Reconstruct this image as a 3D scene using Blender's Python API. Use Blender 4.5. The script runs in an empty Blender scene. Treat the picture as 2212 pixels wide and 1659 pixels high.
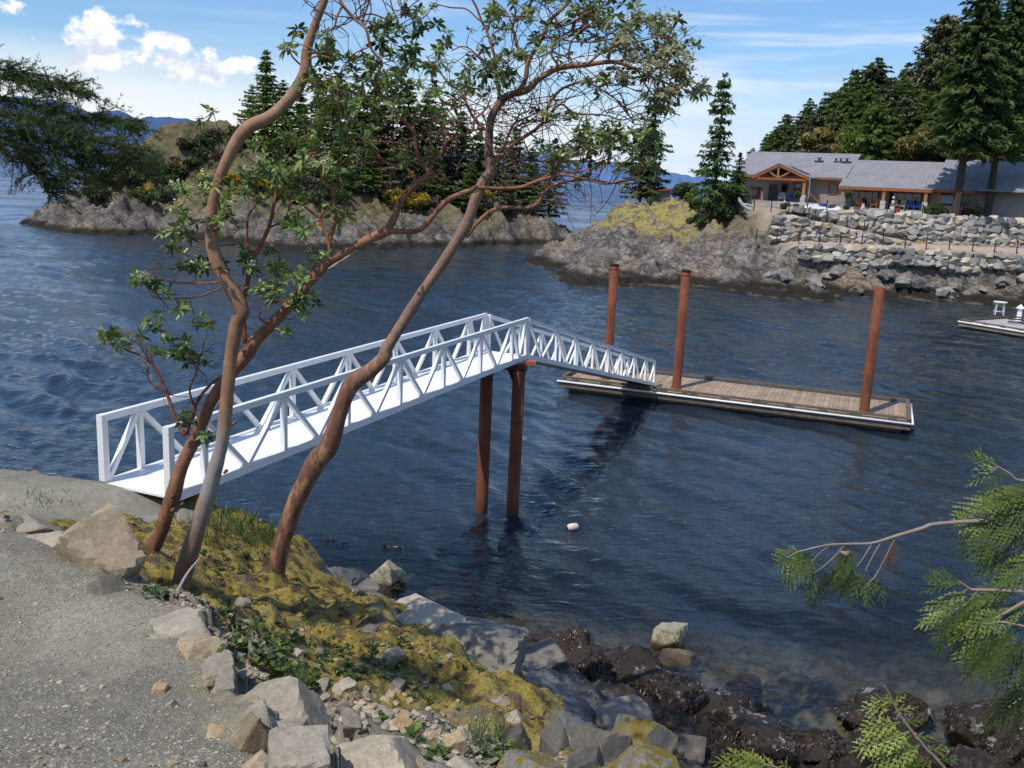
import bpy, bmesh, math, random
import numpy as np
from mathutils import Vector, Matrix
random.seed(7); RNG = np.random.default_rng(7)
scene = bpy.context.scene
COL = scene.collection
R = math.radians
# ---------------------------------------------------------------- camera model
FPX, CX, CY, CAMH = 2050.0, 1106.0, 829.5, 9.3
PITCH, ROLL = R(12.2), R(2.6)
FWD = np.array([0, math.cos(PITCH), -math.sin(PITCH)])
_u0 = np.array([0, math.sin(PITCH), math.cos(PITCH)]); _r0 = np.array([1., 0, 0])
RGT = _r0*math.cos(ROLL)+_u0*math.sin(ROLL)
UPV = -_r0*math.sin(ROLL)+_u0*math.cos(ROLL)
EYE = np.array([0, 0, CAMH])
def ray(u, v): return FWD+RGT*((u-CX)/FPX)-UPV*((v-CY)/FPX)
def atz(u, v, z=0.):
    d = ray(u, v); return EYE+d*((z-CAMH)/d[2])
def aty(u, v, y):
    d = ray(u, v); return EYE+d*(y/d[1])
def horizon_v(u): return 387.0+(u-1106)*0.0455

cam = bpy.data.cameras.new('camera'); camo = bpy.data.objects.new('camera', cam); COL.objects.link(camo)
cam.sensor_width = 36; cam.lens = 36*FPX/2212.0; cam.clip_start = .05; cam.clip_end = 90000
M = Matrix.Identity(4)
for i in range(3):
    M[i][0] = RGT[i]; M[i][1] = UPV[i]; M[i][2] = -FWD[i]; M[i][3] = EYE[i]
camo.matrix_world = M
scene.camera = camo
scene.view_settings.view_transform = 'Standard'; scene.view_settings.look = 'None'
scene.view_settings.exposure = 0; scene.view_settings.gamma = 1
scene.cycles.max_bounces = 8; scene.cycles.transparent_max_bounces = 16
scene.cycles.caustics_reflective = False; scene.cycles.caustics_refractive = False
scene.cycles.sample_clamp_indirect = 4.0

# ---------------------------------------------------------------- numeric noise
def _h(ix, iy, iz, s):
    h = (ix.astype(np.int64)*374761393+iy.astype(np.int64)*668265263+iz.astype(np.int64)*2147483647+s*974634777) & 0xffffffff
    h = ((h ^ (h >> 13))*1274126177) & 0xffffffff
    h = ((h ^ (h >> 16))*2246822519) & 0xffffffff
    return ((h ^ (h >> 15)) & 0xffff)/32767.5-1.0
def vnoise(p, s=0):
    p = np.asarray(p, float); f = np.floor(p); t = p-f; i = f.astype(np.int64)
    t = t*t*t*(t*(t*6-15)+10); x, y, z = i[:, 0], i[:, 1], i[:, 2]
    def L(a, b, w): return a+(b-a)*w
    r = []
    for dz in (0, 1):
        a = L(_h(x, y, z+dz, s), _h(x+1, y, z+dz, s), t[:, 0]); b = L(_h(x, y+1, z+dz, s), _h(x+1, y+1, z+dz, s), t[:, 0])
        r.append(L(a, b, t[:, 1]))
    return L(r[0], r[1], t[:, 2])
def fbm(p, o=4, s=0, gain=.5):
    a = 1.; r = 0; n = 0; p = np.asarray(p, float)
    for k in range(o):
        r = r+a*vnoise(p*(2.03**k)+k*17.3, s+k); n += a; a *= gain
    return r/n
def ridged(p, o=4, s=0):
    a = 1.; r = 0; n = 0; p = np.asarray(p, float)
    for k in range(o):
        r = r+a*(1-np.abs(vnoise(p*(2.03**k)+k*11.1, s+k))*1.8); n += a; a *= .5
    return r/n
def worley(x, y, s=0):
    ix = np.floor(x); iy = np.floor(y); d1 = np.full(x.shape, 9.); d2 = np.full(x.shape, 9.); cid = np.zeros(x.shape)
    for dx in (-1, 0, 1):
        for dy in (-1, 0, 1):
            cx = ix+dx; cy = iy+dy; z0 = np.zeros_like(cx)
            px = cx+.5+.45*_h(cx, cy, z0, s); py = cy+.5+.45*_h(cx, cy, z0+1, s)
            d = np.hypot(px-x, py-y); c = _h(cx, cy, z0+2, s)
            n = d < d1; d2 = np.where(n, d1, np.minimum(d2, d)); cid = np.where(n, c, cid); d1 = np.where(n, d, d1)
    return d1, d2, cid
def sstep(a, b, x):
    t = np.clip((x-a)/(b-a), 0, 1); return t*t*(3-2*t)
class RBF:
    def __init__(s, pts, eps=.4, lam=1e-3):
        s.p = np.array(pts, float); P = s.p[:, :2]; n = len(P); s.e = eps
        d = np.sqrt(((P[:, None]-P[None])**2).sum(-1)+eps*eps)
        A = np.zeros((n+3, n+3)); A[:n, :n] = d-lam*np.eye(n); A[:n, n] = 1; A[:n, n+1:] = P; A[n, :n] = 1; A[n+1:, :n] = P.T
        s.w = np.linalg.lstsq(A, np.concatenate([s.p[:, 2], np.zeros(3)]), rcond=None)[0]
    def __call__(s, x, y):
        x = np.asarray(x, float); y = np.asarray(y, float); sh = x.shape; q = np.stack([x.ravel(), y.ravel()], 1); n = len(s.p); out = np.empty(len(q))
        for k in range(0, len(q), 40000):
            c = q[k:k+40000]; d = np.sqrt(((c[:, None]-s.p[None, :, :2])**2).sum(-1)+s.e**2)
            out[k:k+40000] = d@s.w[:n]+s.w[n]+c@s.w[n+1:]
        return out.reshape(sh)

# ---------------------------------------------------------------- objects
def tag(o, label=None, cat=None, group=None, kind=None):
    if label: o['label'] = label
    if cat: o['category'] = cat
    if group: o['group'] = group
    if kind: o['kind'] = kind
    return o
def thing(name, label, cat, loc=(0, 0, 0), group=None, rz=0.):
    o = bpy.data.objects.new(name, None); COL.objects.link(o); o.location = loc; o.rotation_euler = (0, 0, rz); o.empty_display_size = .2
    return tag(o, label, cat, group)
def mk(name, V, F, mat, parent=None, var=None, smooth=False, attrs=None):
    """V (n,3); F list of int arrays (m,k)"""
    V = np.asarray(V, np.float32).reshape(-1, 3)
    if isinstance(F, np.ndarray): F = [F]
    F = [np.asarray(f, np.int32) for f in F if len(f)]
    me = bpy.data.meshes.new(name); me.vertices.add(len(V)); me.vertices.foreach_set('co', V.ravel())
    nl = sum(f.size for f in F); nf = sum(len(f) for f in F)
    me.loops.add(nl); me.polygons.add(nf)
    me.loops.foreach_set('vertex_index', np.concatenate([f.ravel() for f in F]))
    tot = np.concatenate([np.full(len(f), f.shape[1], np.int32) for f in F]); st = np.concatenate([[0], np.cumsum(tot)[:-1]]).astype(np.int32)
    me.polygons.foreach_set('loop_start', st); me.polygons.foreach_set('loop_total', tot)
    me.polygons.foreach_set('use_smooth', np.full(nf, bool(smooth)))
    al = dict(attrs or {})
    if var is not None: al['var'] = var
    for k, a in al.items():
        at = me.attributes.new(k, 'FLOAT', 'POINT'); at.data.foreach_set('value', np.asarray(a, np.float32))
    me.update(calc_edges=True); me.validate()
    if mat is not None: me.materials.append(mat)
    o = bpy.data.objects.new(name, me); COL.objects.link(o)
    if parent is not None: o.parent = parent
    return o
class MB:
    def __init__(s): s.v = []; s.f = {}; s.n = 0; s.var = []
    def add(s, V, F, var=0.):
        V = np.asarray(V, float).reshape(-1, 3); F = np.asarray(F, int); s.v.append(V); s.f.setdefault(F.shape[1], []).append(F+s.n); s.n += len(V)
        s.var.append(np.full(len(V), var) if np.isscalar(var) else np.asarray(var)); return s
    def box(s, c, d, rz=0, var=0., axes=None):
        """centre c, full dims d"""
        q = np.array([[x, y, z] for x in (-.5, .5) for y in (-.5, .5) for z in (-.5, .5)])*np.array(d)
        if axes is not None: q = q@np.array(axes)
        elif rz: cs, sn = math.cos(rz), math.sin(rz); q = np.stack([q[:, 0]*cs-q[:, 1]*sn, q[:, 0]*sn+q[:, 1]*cs, q[:, 2]], 1)
        return s.add(q+np.array(c), [[0, 1, 3, 2], [4, 6, 7, 5], [0, 4, 5, 1], [2, 3, 7, 6], [0, 2, 6, 4], [1, 5, 7, 3]], var)
    def bar(s, a, b, w, h, up=(0, 0, 1), var=0.):
        """rectangular bar from a to b, width w sideways, height h along up"""
        a = np.array(a, float); b = np.array(b, float); x = b-a; L = np.linalg.norm(x); x /= L; up = np.array(up, float)
        y = np.cross(up, x); y /= np.linalg.norm(y); z = np.cross(x, y)
        return s.box((a+b)/2, (L, w, h), var=var, axes=[x, y, z])
    def tube(s, pts, rad, n=8, var=0., cap=True):
        pts = np.asarray(pts, float); rad = np.broadcast_to(np.asarray(rad, float), (len(pts),)); k = len(pts)
        t = np.gradient(pts, axis=0); t /= np.linalg.norm(t, axis=1)[:, None]+1e-9
        a = np.array([0, 0, 1.]) if abs(t[0, 2]) < .9 else np.array([1., 0, 0]); nv = np.cross(t[0], a); nv /= np.linalg.norm(nv); N = []
        for i in range(k):
            nv = nv-t[i]*(nv@t[i]); nv /= np.linalg.norm(nv)+1e-9; N.append(nv)
        N = np.array(N); B = np.cross(t, N); an = np.arange(n)*2*np.pi/n
        V = pts[:, None]+rad[:, None, None]*(np.cos(an)[None, :, None]*N[:, None]+np.sin(an)[None, :, None]*B[:, None])
        i = np.arange(k-1)[:, None]*n; j = np.arange(n)[None]; j2 = (j+1) % n
        F = np.stack([i+j, i+j2, i+n+j2, i+n+j], -1).reshape(-1, 4); b0 = s.n
        s.add(V.reshape(-1, 3), F, var)
        if cap:
            s.f.setdefault(n, []).append(np.array([np.arange(n)[::-1]+b0, np.arange(n)+b0+(k-1)*n]))
        return s
    def build(s, name, mat, parent=None, smooth=False, attrs=None):
        return mk(name, np.concatenate(s.v), [np.concatenate(f) for f in s.f.values()], mat, parent, np.concatenate(s.var), smooth, attrs)
def spline(P, k=6):
    P = np.asarray(P, float)
    if len(P) < 3: return P[0]+(P[-1]-P[0])*np.linspace(0, 1, k+1)[:, None]
    Q = np.concatenate([[2*P[0]-P[1]], P, [2*P[-1]-P[-2]]]); o = []
    for i in range(1, len(Q)-2):
        t = np.linspace(0, 1, k, endpoint=False)[:, None]; a, b, c, d = Q[i-1], Q[i], Q[i+1], Q[i+2]
        o.append(.5*(2*b+(c-a)*t+(2*a-5*b+4*c-d)*t*t+(3*b-a-3*c+d)*t**3))
    o.append(P[-1:]); return np.concatenate(o)
def gridF(nx, ny):
    i = np.arange(ny-1)[:, None]*nx; j = np.arange(nx-1)[None]
    return np.stack([i+j, i+j+1, i+nx+j+1, i+nx+j], -1).reshape(-1, 4)
def inpoly(x, y, poly):
    c = np.zeros(x.shape, bool); n = len(poly)
    for i in range(n):
        (x0, y0), (x1, y1) = poly[i], poly[(i+1) % n]
        m = ((y0 > y) != (y1 > y)); c ^= m & (x < (x1-x0)*(y-y0)/((y1-y0) if y1 != y0 else 1e-9)+x0)
    return c
def polysd(x, y, poly):
    """signed distance, positive inside"""
    d = np.full(x.shape, 1e9); n = len(poly)
    for i in range(n):
        a = np.array(poly[i]); b = np.array(poly[(i+1) % n]); e = b-a; t = np.clip(((x-a[0])*e[0]+(y-a[1])*e[1])/(e@e+1e-12), 0, 1)
        d = np.minimum(d, np.hypot(x-a[0]-t*e[0], y-a[1]-t*e[1]))
    return np.where(inpoly(x, y, poly), d, -d)

# ---------------------------------------------------------------- materials
class NG:
    def __init__(s, name, tree=None):
        if tree is None:
            s.m = bpy.data.materials.new(name); s.m.use_nodes = True; s.t = s.m.node_tree
        else: s.t = tree; s.m = None
        s.t.nodes.clear()
    def add(s, typ, ins=None, **pr):
        n = s.t.nodes.new(typ)
        for k, v in pr.items(): setattr(n, k, v)
        for k, v in (ins or {}).items():
            sk = n.inputs[k]
            if isinstance(v, bpy.types.NodeSocket): s.t.links.new(v, sk)
            elif isinstance(v, (tuple, list)) and len(v) == 3 and sk.type == 'RGBA': sk.default_value = (*v, 1)
            else: sk.default_value = v
        return n
    def co(s, k='Object'): return s.add('ShaderNodeTexCoord').outputs[k]
    def mapv(s, vec, sc=(1, 1, 1), rot=(0, 0, 0), loc=(0, 0, 0)): return s.add('ShaderNodeMapping', {'Vector': vec, 'Scale': sc, 'Rotation': rot, 'Location': loc}).outputs[0]
    def noise(s, vec, scale, detail=4, rough=.55, dist=0., out='Fac'):
        return s.add('ShaderNodeTexNoise', {'Vector': vec, 'Scale': scale, 'Detail': detail, 'Roughness': rough, 'Distortion': dist}).outputs[out]
    def vor(s, vec, scale, out='Distance', feature='F1', rnd=1.): return s.add('ShaderNodeTexVoronoi', {'Vector': vec, 'Scale': scale, 'Randomness': rnd}, feature=feature).outputs[out]
    def ramp(s, fac, st, interp='LINEAR'):
        n = s.add('ShaderNodeValToRGB', {'Fac': fac}); r = n.color_ramp; r.interpolation = interp
        while len(r.elements) < len(st): r.elements.new(.5)
        for e, (p, c) in zip(r.elements, st):
            e.position = p; e.color = (*c, 1) if not np.isscalar(c) else (c, c, c, 1)
        return n.outputs[0]
    def mix(s, f, a, b, blend='MIX'):
        n = s.add('ShaderNodeMix', data_type='RGBA', blend_type=blend)
        for k, v in ((0, f), (6, a), (7, b)):
            if isinstance(v, bpy.types.NodeSocket): s.t.links.new(v, n.inputs[k])
            else: n.inputs[k].default_value = v if k == 0 else (*v, 1)
        return n.outputs[2]
    def m_(s, op, a, b=0., c=0., clamp=False):
        n = s.add('ShaderNodeMath', operation=op, use_clamp=clamp)
        for k, v in enumerate((a, b, c)):
            if isinstance(v, bpy.types.NodeSocket): s.t.links.new(v, n.inputs[k])
            else: n.inputs[k].default_value = v
        return n.outputs[0]
    def mr(s, v, a, b, c=0., d=1.): return s.add('ShaderNodeMapRange', {'Value': v, 'From Min': a, 'From Max': b, 'To Min': c, 'To Max': d}, interpolation_type='SMOOTHSTEP').outputs[0]
    def attr(s, k): return s.add('ShaderNodeAttribute', attribute_name=k).outputs['Fac']
    def rnd(s): return s.add('ShaderNodeObjectInfo').outputs['Random']
    def bump(s, h, st=.5, dist=.1, nrm=None):
        d = {'Height': h, 'Strength': st, 'Distance': dist}
        if nrm is not None: d['Normal'] = nrm
        return s.add('ShaderNodeBump', d).outputs[0]
    def pr(s, col, rough=.8, nrm=None, metal=0., spec=.5, **k):
        d = {'Base Color': col, 'Roughness': rough, 'Metallic': metal, 'Specular IOR Level': spec}
        if nrm is not None: d['Normal'] = nrm
        d.update(k); return s.add('ShaderNodeBsdfPrincipled', d).outputs[0]
    def out(s, sh): s.add('ShaderNodeOutputMaterial', {'Surface': sh}); return s.m
def leaf_mat(name, cols, trans=.35, rough=.5, spec=.3, hue=.15, back=None):
    g = NG(name); v = g.attr('var'); c = g.ramp(v, cols); n = g.noise(g.co(), 1.3, 2)
    c = g.mix(1., c, g.ramp(n, [(.3, 1-hue), (.7, 1+hue)]), 'MULTIPLY')
    rd = g.rnd(); c = g.mix(1., c, g.ramp(rd, [(0, .8), (1, 1.2)]), 'MULTIPLY')
    p = g.pr(c, rough, spec=spec); t = g.add('ShaderNodeBsdfTranslucent', {'Color': g.mix(1., c, (1.3, 1.5, .7), 'MULTIPLY')}).outputs[0]
    return g.out(g.add('ShaderNodeMixShader', {0: trans, 1: p, 2: t}).outputs[0])
def plain(name, col, rough=.6, metal=0., spec=.4, nscale=8., nvar=.2, bump=.0, bscale=40., bdist=.01):
    g = NG(name); co = g.co(); n = g.noise(co, nscale, 5); c = g.mix(1., col, g.ramp(n, [(.25, 1-nvar), (.75, 1+nvar)]), 'MULTIPLY')
    nr = g.bump(g.noise(co, bscale, 4), bump, bdist) if bump else None
    return g.out(g.pr(c, rough, nr, metal, spec))
# ---------------------------------------------------------------- daylight
SUN_AZ, SUN_EL = R(-138), R(58)       # azimuth from +Y toward +X
w = bpy.data.worlds.new("World"); scene.world = w; w.use_nodes = True
g = NG('', w.node_tree)
sky = g.add('ShaderNodeTexSky', sky_type='NISHITA', sun_disc=False, sun_elevation=SUN_EL, sun_rotation=SUN_AZ, altitude=0, air_density=1.0, dust_density=.6, ozone_density=2.0).outputs[0]
dirv = g.add('ShaderNodeTexCoord').outputs['Generated']
sp = g.add('ShaderNodeSeparateXYZ', {0: dirv}); x, y, z = sp.outputs
az = g.m_('ARCTAN2', x, y); el = g.m_('ARCSINE', z)
tint = g.ramp(g.mr(el, 0., .6), [(0, (.76, .94, 1.12)), (.25, (.68, .88, 1.12)), (1, (.75, .95, 1.2))])
c = g.mix(1., sky, tint, 'MULTIPLY')
v = g.add('ShaderNodeCombineXYZ', {0: az, 1: el, 2: 0.}).outputs[0]
# hazy white band low over the sea
hz = g.mr(g.m_('ADD', el, g.m_('MULTIPLY', g.m_('SUBTRACT', g.noise(g.mapv(v, (2.4, 16, 1)), 1., 4), .5), .06)), .042, .118, 1., 0.)
lowwhite = g.mix(g.mr(az, -.15, .22), (7.3, 7.4, 7.6), (5.2, 6.2, 7.5))
c = g.mix(g.m_('MULTIPLY', hz, .93), c, lowwhite)
# thin streaks of high cloud
st = g.noise(g.mapv(v, (3.2, 34, 1), (0, 0, R(1.2)), (3.1, .7, 0)), 1., 5, .55, .3)
st = g.m_('MULTIPLY', g.mr(st, .46, .70), g.m_('MULTIPLY', g.mr(el, .02, .4, .75, .5), g.mr(az, -.25, .2, .25, 1.))); c = g.mix(st, c, (6.6, 7.0, 7.6))
gw = g.noise(g.mapv(v, (4, 11, 1), loc=(1.3, 3.3, 0)), 1., 5, .6, .2)
gm = g.m_('MULTIPLY', g.mr(gw, .52, .66), g.m_('MULTIPLY', g.mr(el, .05, .075), g.m_('MULTIPLY', g.mr(el, .135, .105), g.mr(az, .16, .3))))
c = g.mix(g.m_('MULTIPLY', gm, .7), c, (3.8, 4.5, 6.3))
# a bank of cumulus to the left
def cumulus(c, ca, ce, ra, re, seed, th=.36, sc=26.):
    p = g.mapv(v, (sc, sc*1.25, 1), loc=(seed, seed*.7, 0)); n = g.noise(p, 1., 7, .58, .15)
    e1 = g.m_('DIVIDE', g.m_('SUBTRACT', az, ca), ra); e2 = g.m_('DIVIDE', g.m_('SUBTRACT', el, ce), re)
    r2 = g.m_('ADD', g.m_('MULTIPLY', e1, e1), g.m_('MULTIPLY', e2, e2))
    dn = g.m_('SUBTRACT', n, g.m_('MULTIPLY', r2, .17)); msk = g.mr(dn, th, th+.12)
    n2 = g.noise(g.mapv(v, (sc, sc*1.25, 1), loc=(seed+.10, seed*.7-.30, 0)), 1., 7, .58, .15)
    sh = g.m_('ADD', g.mr(g.m_('SUBTRACT', n2, n), -.10, .12), g.mr(e2, -.1, -.9, 0., .6), clamp=True)
    return g.mix(msk, c, g.mix(sh, (8.6, 8.6, 8.6), (5.2, 5.7, 6.9)))
c = cumulus(c, -.375, .103, .085, .030, 2.2)
c = cumulus(c, -.300, .090, .055, .016, 5.1, .38, 30.)
c = cumulus(c, -.475, .128, .016, .008, 8.3, .38, 34.)
c = cumulus(c, .52, .185, .09, .012, 3.4, .42, 20.)
c = g.mix(g.mr(el, -.004, -.02), c, (.35, .55, .85))
g.add('ShaderNodeOutputWorld', {'Surface': g.add('ShaderNodeBackground', {'Color': c, 'Strength': .135}).outputs[0]})
sl = bpy.data.lights.new('sun', 'SUN'); so = bpy.data.objects.new('sun', sl); COL.objects.link(so)
sl.energy = 3.9; sl.angle = R(.5); sl.color = (1, .95, .87)
sd = Vector((math.sin(SUN_AZ)*math.cos(SUN_EL), math.cos(SUN_AZ)*math.cos(SUN_EL), math.sin(SUN_EL)))
so.rotation_euler = sd.to_track_quat('Z', 'Y').to_euler(); so.location = (-20, 40, 60)
# ---------------------------------------------------------------- the near bank: gravel path, moss, shore rock, sea bed
CP = []
def cz(u, v, z): CP.append(atz(u, v, z))
def cy(u, v, y): CP.append(aty(u, v, y))
def cw(*p): CP.append(p)
for p in [(-6, .3, 7.7), (-3, .3, 7.75), (0, .3, 7.7), (2, .3, 7.5), (-6, 3, 7.4), (-3, 2.5, 7.55), (-1.2, 2.2, 7.55), (-4.5, 5, 6.95), (-9, 4, 7.2), (-8, 7, 6.5), (-12, 6, 7), (-14, 10, 5.6),
          (4, 2, 7.0), (6, 3, 5.6), (5, 6, 4.4), (8.5, 6, 3.6), (7.5, 9, 2.2), (12, 9, 1.8), (13, 4, 5)]: cw(*p)
# path rim and the ground falling away beyond it
for u, v, y in [(720, 1659, 3.1), (600, 1560, 3.85), (510, 1450, 4.5), (450, 1340, 5.2), (330, 1275, 5.9), (230, 1225, 6.4), (120, 1160, 6.9), (0, 1135, 7.1), (300, 1500, 4.0), (100, 1400, 4.75), (500, 1600, 3.5)]: cy(u, v, y)
for u, v, y in [(120, 1190, 8.6), (230, 1235, 9.2), (320, 1240, 9.2), (290, 1278, 8.9), (380, 1297, 8.7), (470, 1330, 8.3), (480, 1400, 7.3), (560, 1470, 7.0), (640, 1510, 6.7), (720, 1560, 5.9), (820, 1560, 6.0),
                (900, 1600, 5.6), (1000, 1655, 5.3), (700, 1600, 4.9), (1100, 1640, 6.3)]: cy(u, v, y)
# lower landing
for x, yy in [(-13, 12), (-11, 14.5), (-8.5, 12.4), (-8, 14.5), (-5.6, 12.4), (-5.6, 13.8), (-6.6, 14.2), (-4.4, 12.9)]: cw(x, yy, 4.385)
for p in [(-12, 17.5, 2.0), (-9, 17, 2.2), (-6.5, 16.4, 2.4), (-4.6, 15.9, 3.0), (-13, 21, -1.2), (-9, 20, -1.0), (-6, 19.2, -.5), (-14, 27, -5), (-6, 26, -4)]: cw(*p)
# moss shelf
for u, v, y in [(450, 1140, 13.4), (560, 1140, 14.0), (500, 1200, 11.6), (520, 1290, 10.0), (600, 1250, 11.8), (690, 1238, 13.0), (760, 1285, 13.6), (700, 1320, 10.8), (620, 1400, 8.7), (850, 1330, 11.6), (830, 1420, 9.0),
                (760, 1480, 7.6), (960, 1405, 10.6), (1050, 1415, 11.2), (950, 1500, 8.2), (1060, 1470, 9.2), (1170, 1500, 9.0), (1200, 1560, 8.3), (1100, 1560, 7.8), (1000, 1590, 6.9), (1180, 1610, 7.3)]: cy(u, v, y)
# outer face of the shelf and grey slabs at the waterline
for u, v, y in [(1228, 1500, 13.0), (1245, 1580, 11.8), (1300, 1650, 10.8), (1215, 1620, 9.6), (1150, 1410, 14.2), (1060, 1370, 15.0), (950, 1320, 15.8), (880, 1300, 15.8), (820, 1296, 15.6), (1100, 1395, 14.4)]: cy(u, v, y)
for u, v in [(690, 1222), (780, 1272), (990, 1335), (1130, 1380), (1250, 1385), (1370, 1405), (1500, 1485), (1750, 1505), (1930, 1570), (2060, 1600), (2250, 1590)]: cz(u, v, 0.)
for u, v, z in [(1200, 1420, .8), (1330, 1440, .75), (1450, 1510, .5), (1600, 1545, .5), (1850, 1600, .6), (1400, 1600, 1.3), (1600, 1640, 1.1), (1900, 1659, 1.0), (2150, 1640, .5), (1480, 1659, 1.5)]: cz(u, v, z)
for p in [(13, 15, .3), (16, 12, 1.5)]: cw(*p)
for p in [(-3.2, 22.5, -.7), (-1, 20.6, -.6), (1.5, 19.6, -.55), (4, 18.2, -.45), (6.5, 18.0, -.5), (9.5, 17.6, -.5), (14, 17.5, -.5), (1, 22, -1.3), (5, 21, -1.2), (10, 20.5, -1.2), (-3, 25, -2.2), (2, 25, -2.6), (8, 24, -2.3), (16, 22, -2), (-2, 30, -5), (6, 30, -5), (16, 30, -5)]: cw(*p)
HB = RBF(CP, .5, .004)
NR, NA = 540, 820
rr = np.exp(np.linspace(math.log(.7), math.log(60), NR)); aa = np.linspace(R(-58), R(58), NA)
AX, RX = np.meshgrid(aa, rr); GX = (np.sin(AX)*RX).ravel(); GY = (np.cos(AX)*RX-.15).ravel()
def hit0(u, v, f=None):
    d = ray(u, v); t = np.arange(1.2, 34, .03); P = EYE+d*t[:, None]; z = (f or HB)(P[:, 0], P[:, 1]); k = np.argmax(P[:, 2] < z); return P[k] if P[k, 2] < z[k] else P[-1]
UP_POLY = [tuple(hit0(u, v)[:2]) for u, v in [(120, 1165), (225, 1235), (330, 1282), (440, 1335), (480, 1400), (520, 1480), (570, 1545), (640, 1620), (690, 1659)]]+[(-.35, 2.2), (.4, .2), (-1, -2), (-16, -2), (-16, 6)]+[tuple(hit0(0, 1138)[:2])]
LAND_POLY = [(-16, 10.2), (-8.2, 10.4), (-6.6, 11.3), (-4.6, 11.9), (-4.1, 13.1), (-4.8, 14.0), (-6.5, 14.8), (-16, 15.3)]
MOSS_POLY = [tuple(hit0(u, v)[:2]) for u, v in [(440, 1118), (585, 1128), (690, 1230), (780, 1285), (860, 1312), (1000, 1398), (1080, 1430), (1180, 1500), (1205, 1560), (1185, 1612)]]+[(1.2, 5.2), (1.5, 3.0), (-.2, 2.0), (-2.2, 5), (-5, 9), (-8, 10.5), (-14, 9), (-14, 19), (-5, 16.5)]
def zones(x, y, z):
    p = np.stack([x, y, 0*x], 1); n1 = fbm(p*1.7, 4, 3); n2 = fbm(p*5, 3, 9)
    gr = np.maximum(sstep(-.10, .16, polysd(x, y, UP_POLY)+n1*.22+n2*.10), sstep(-.15, .2, polysd(x, y, LAND_POLY)+n1*.3))
    sdu = polysd(x, y, UP_POLY); rim = np.exp(-((sdu+.30+n1*.2)/.34)**2)*sstep(8.2, 6.6, y)*sstep(2.2, 2.8, y)
    sea = sstep(2.0, 1.15, z+n1*.55+n2*.2)*(1-gr)*sstep(-2.5, -.5, x+.35*(y-16))           # rockweed belt
    debris = np.exp(-((x+.95)**2/2.0+(y-5.4)**2/1.6))+np.exp(-((x-.1)**2/1.+(y-5.3)**2/1.))  # loose stones below the rim
    slab = sstep(1.6, .2, np.abs(y-15.2-.1*x)+.0)*sstep(-4.6, -3.6, x)*sstep(2.2, 1.2, x)
    md = polysd(x, y, MOSS_POLY)+n1*.35+n2*.12; rk2 = sstep(.12, -.12, md)
    gr = gr*(1-.75*rim*sstep(-.1, .25, n2+.2)); rock = np.clip(1.3*rim+rk2+slab*1.3*sstep(2.9, 1.9, z)+sstep(.25, .7, n1*.7+n2*.4)*.8, 0, 1)*(1-gr)
    deb = np.clip(debris*1.25+n2*.4, 0, 1)*(1-gr)
    return gr, sea, rock, deb, n1, n2
def near_h(x, y, full=False):
    z = HB(x, y); gr, sea, rock, deb, n1, n2 = zones(x, y, z); p = np.stack([x, y, 0*x], 1)
    w1, w2, _w = worley(x*1.25+n1*.4, y*1.25+n2*.2, 5); v1, v2, vc = worley(x*2.9, y*2.9, 8)
    dome = lambda d, r: np.sqrt(np.clip(1-(d/r)**2, 0, 1))
    bl = dome(w1, .75)*.22*(.7+.5*_w)+dome(v1, .75)*.10*(.6+.4*vc)+(ridged(p*np.array([.9, 1.5, 1]), 5, 33)-.45)*.55
    rk = ridged(p*1.1, 5, 31)*.25+fbm(p*6, 3, 5)*.05
    moss = np.clip(1-gr-sea, 0, 1)
    hm = fbm(p*1.3, 3, 2)*.22+np.clip(1-v1*1.2, 0, 1)*.16+fbm(p*3.7, 3, 15)*.07+n2*.035+fbm(p*22, 2, 4)*.012
    hg = n1*.03+fbm(p*9, 3, 6)*.012+fbm(p*40, 2, 7)*.004
    z = np.maximum(z, -5)
    h = z+gr*hg+sea*(bl-.28+n2*.05)*sstep(-3, -.3, z)+moss*(hm*(1-rock)+rock*(rk-.12+.16*vc*sstep(4, 5.5, z)))+deb*moss*fbm(p*11, 3, 8)*.05
    under = sstep(.05, -.6, z); h = h+under*(fbm(p*1.1, 4, 12)*.13-.04)
    return (h, gr, sea, rock, deb) if full else h
GZ, zg, zs, zr, zd = near_h(GX, GY, True)
def hit(u, v): return hit0(u, v, lambda x, y: near_h(np.asarray(x), np.asarray(y)))

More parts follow.
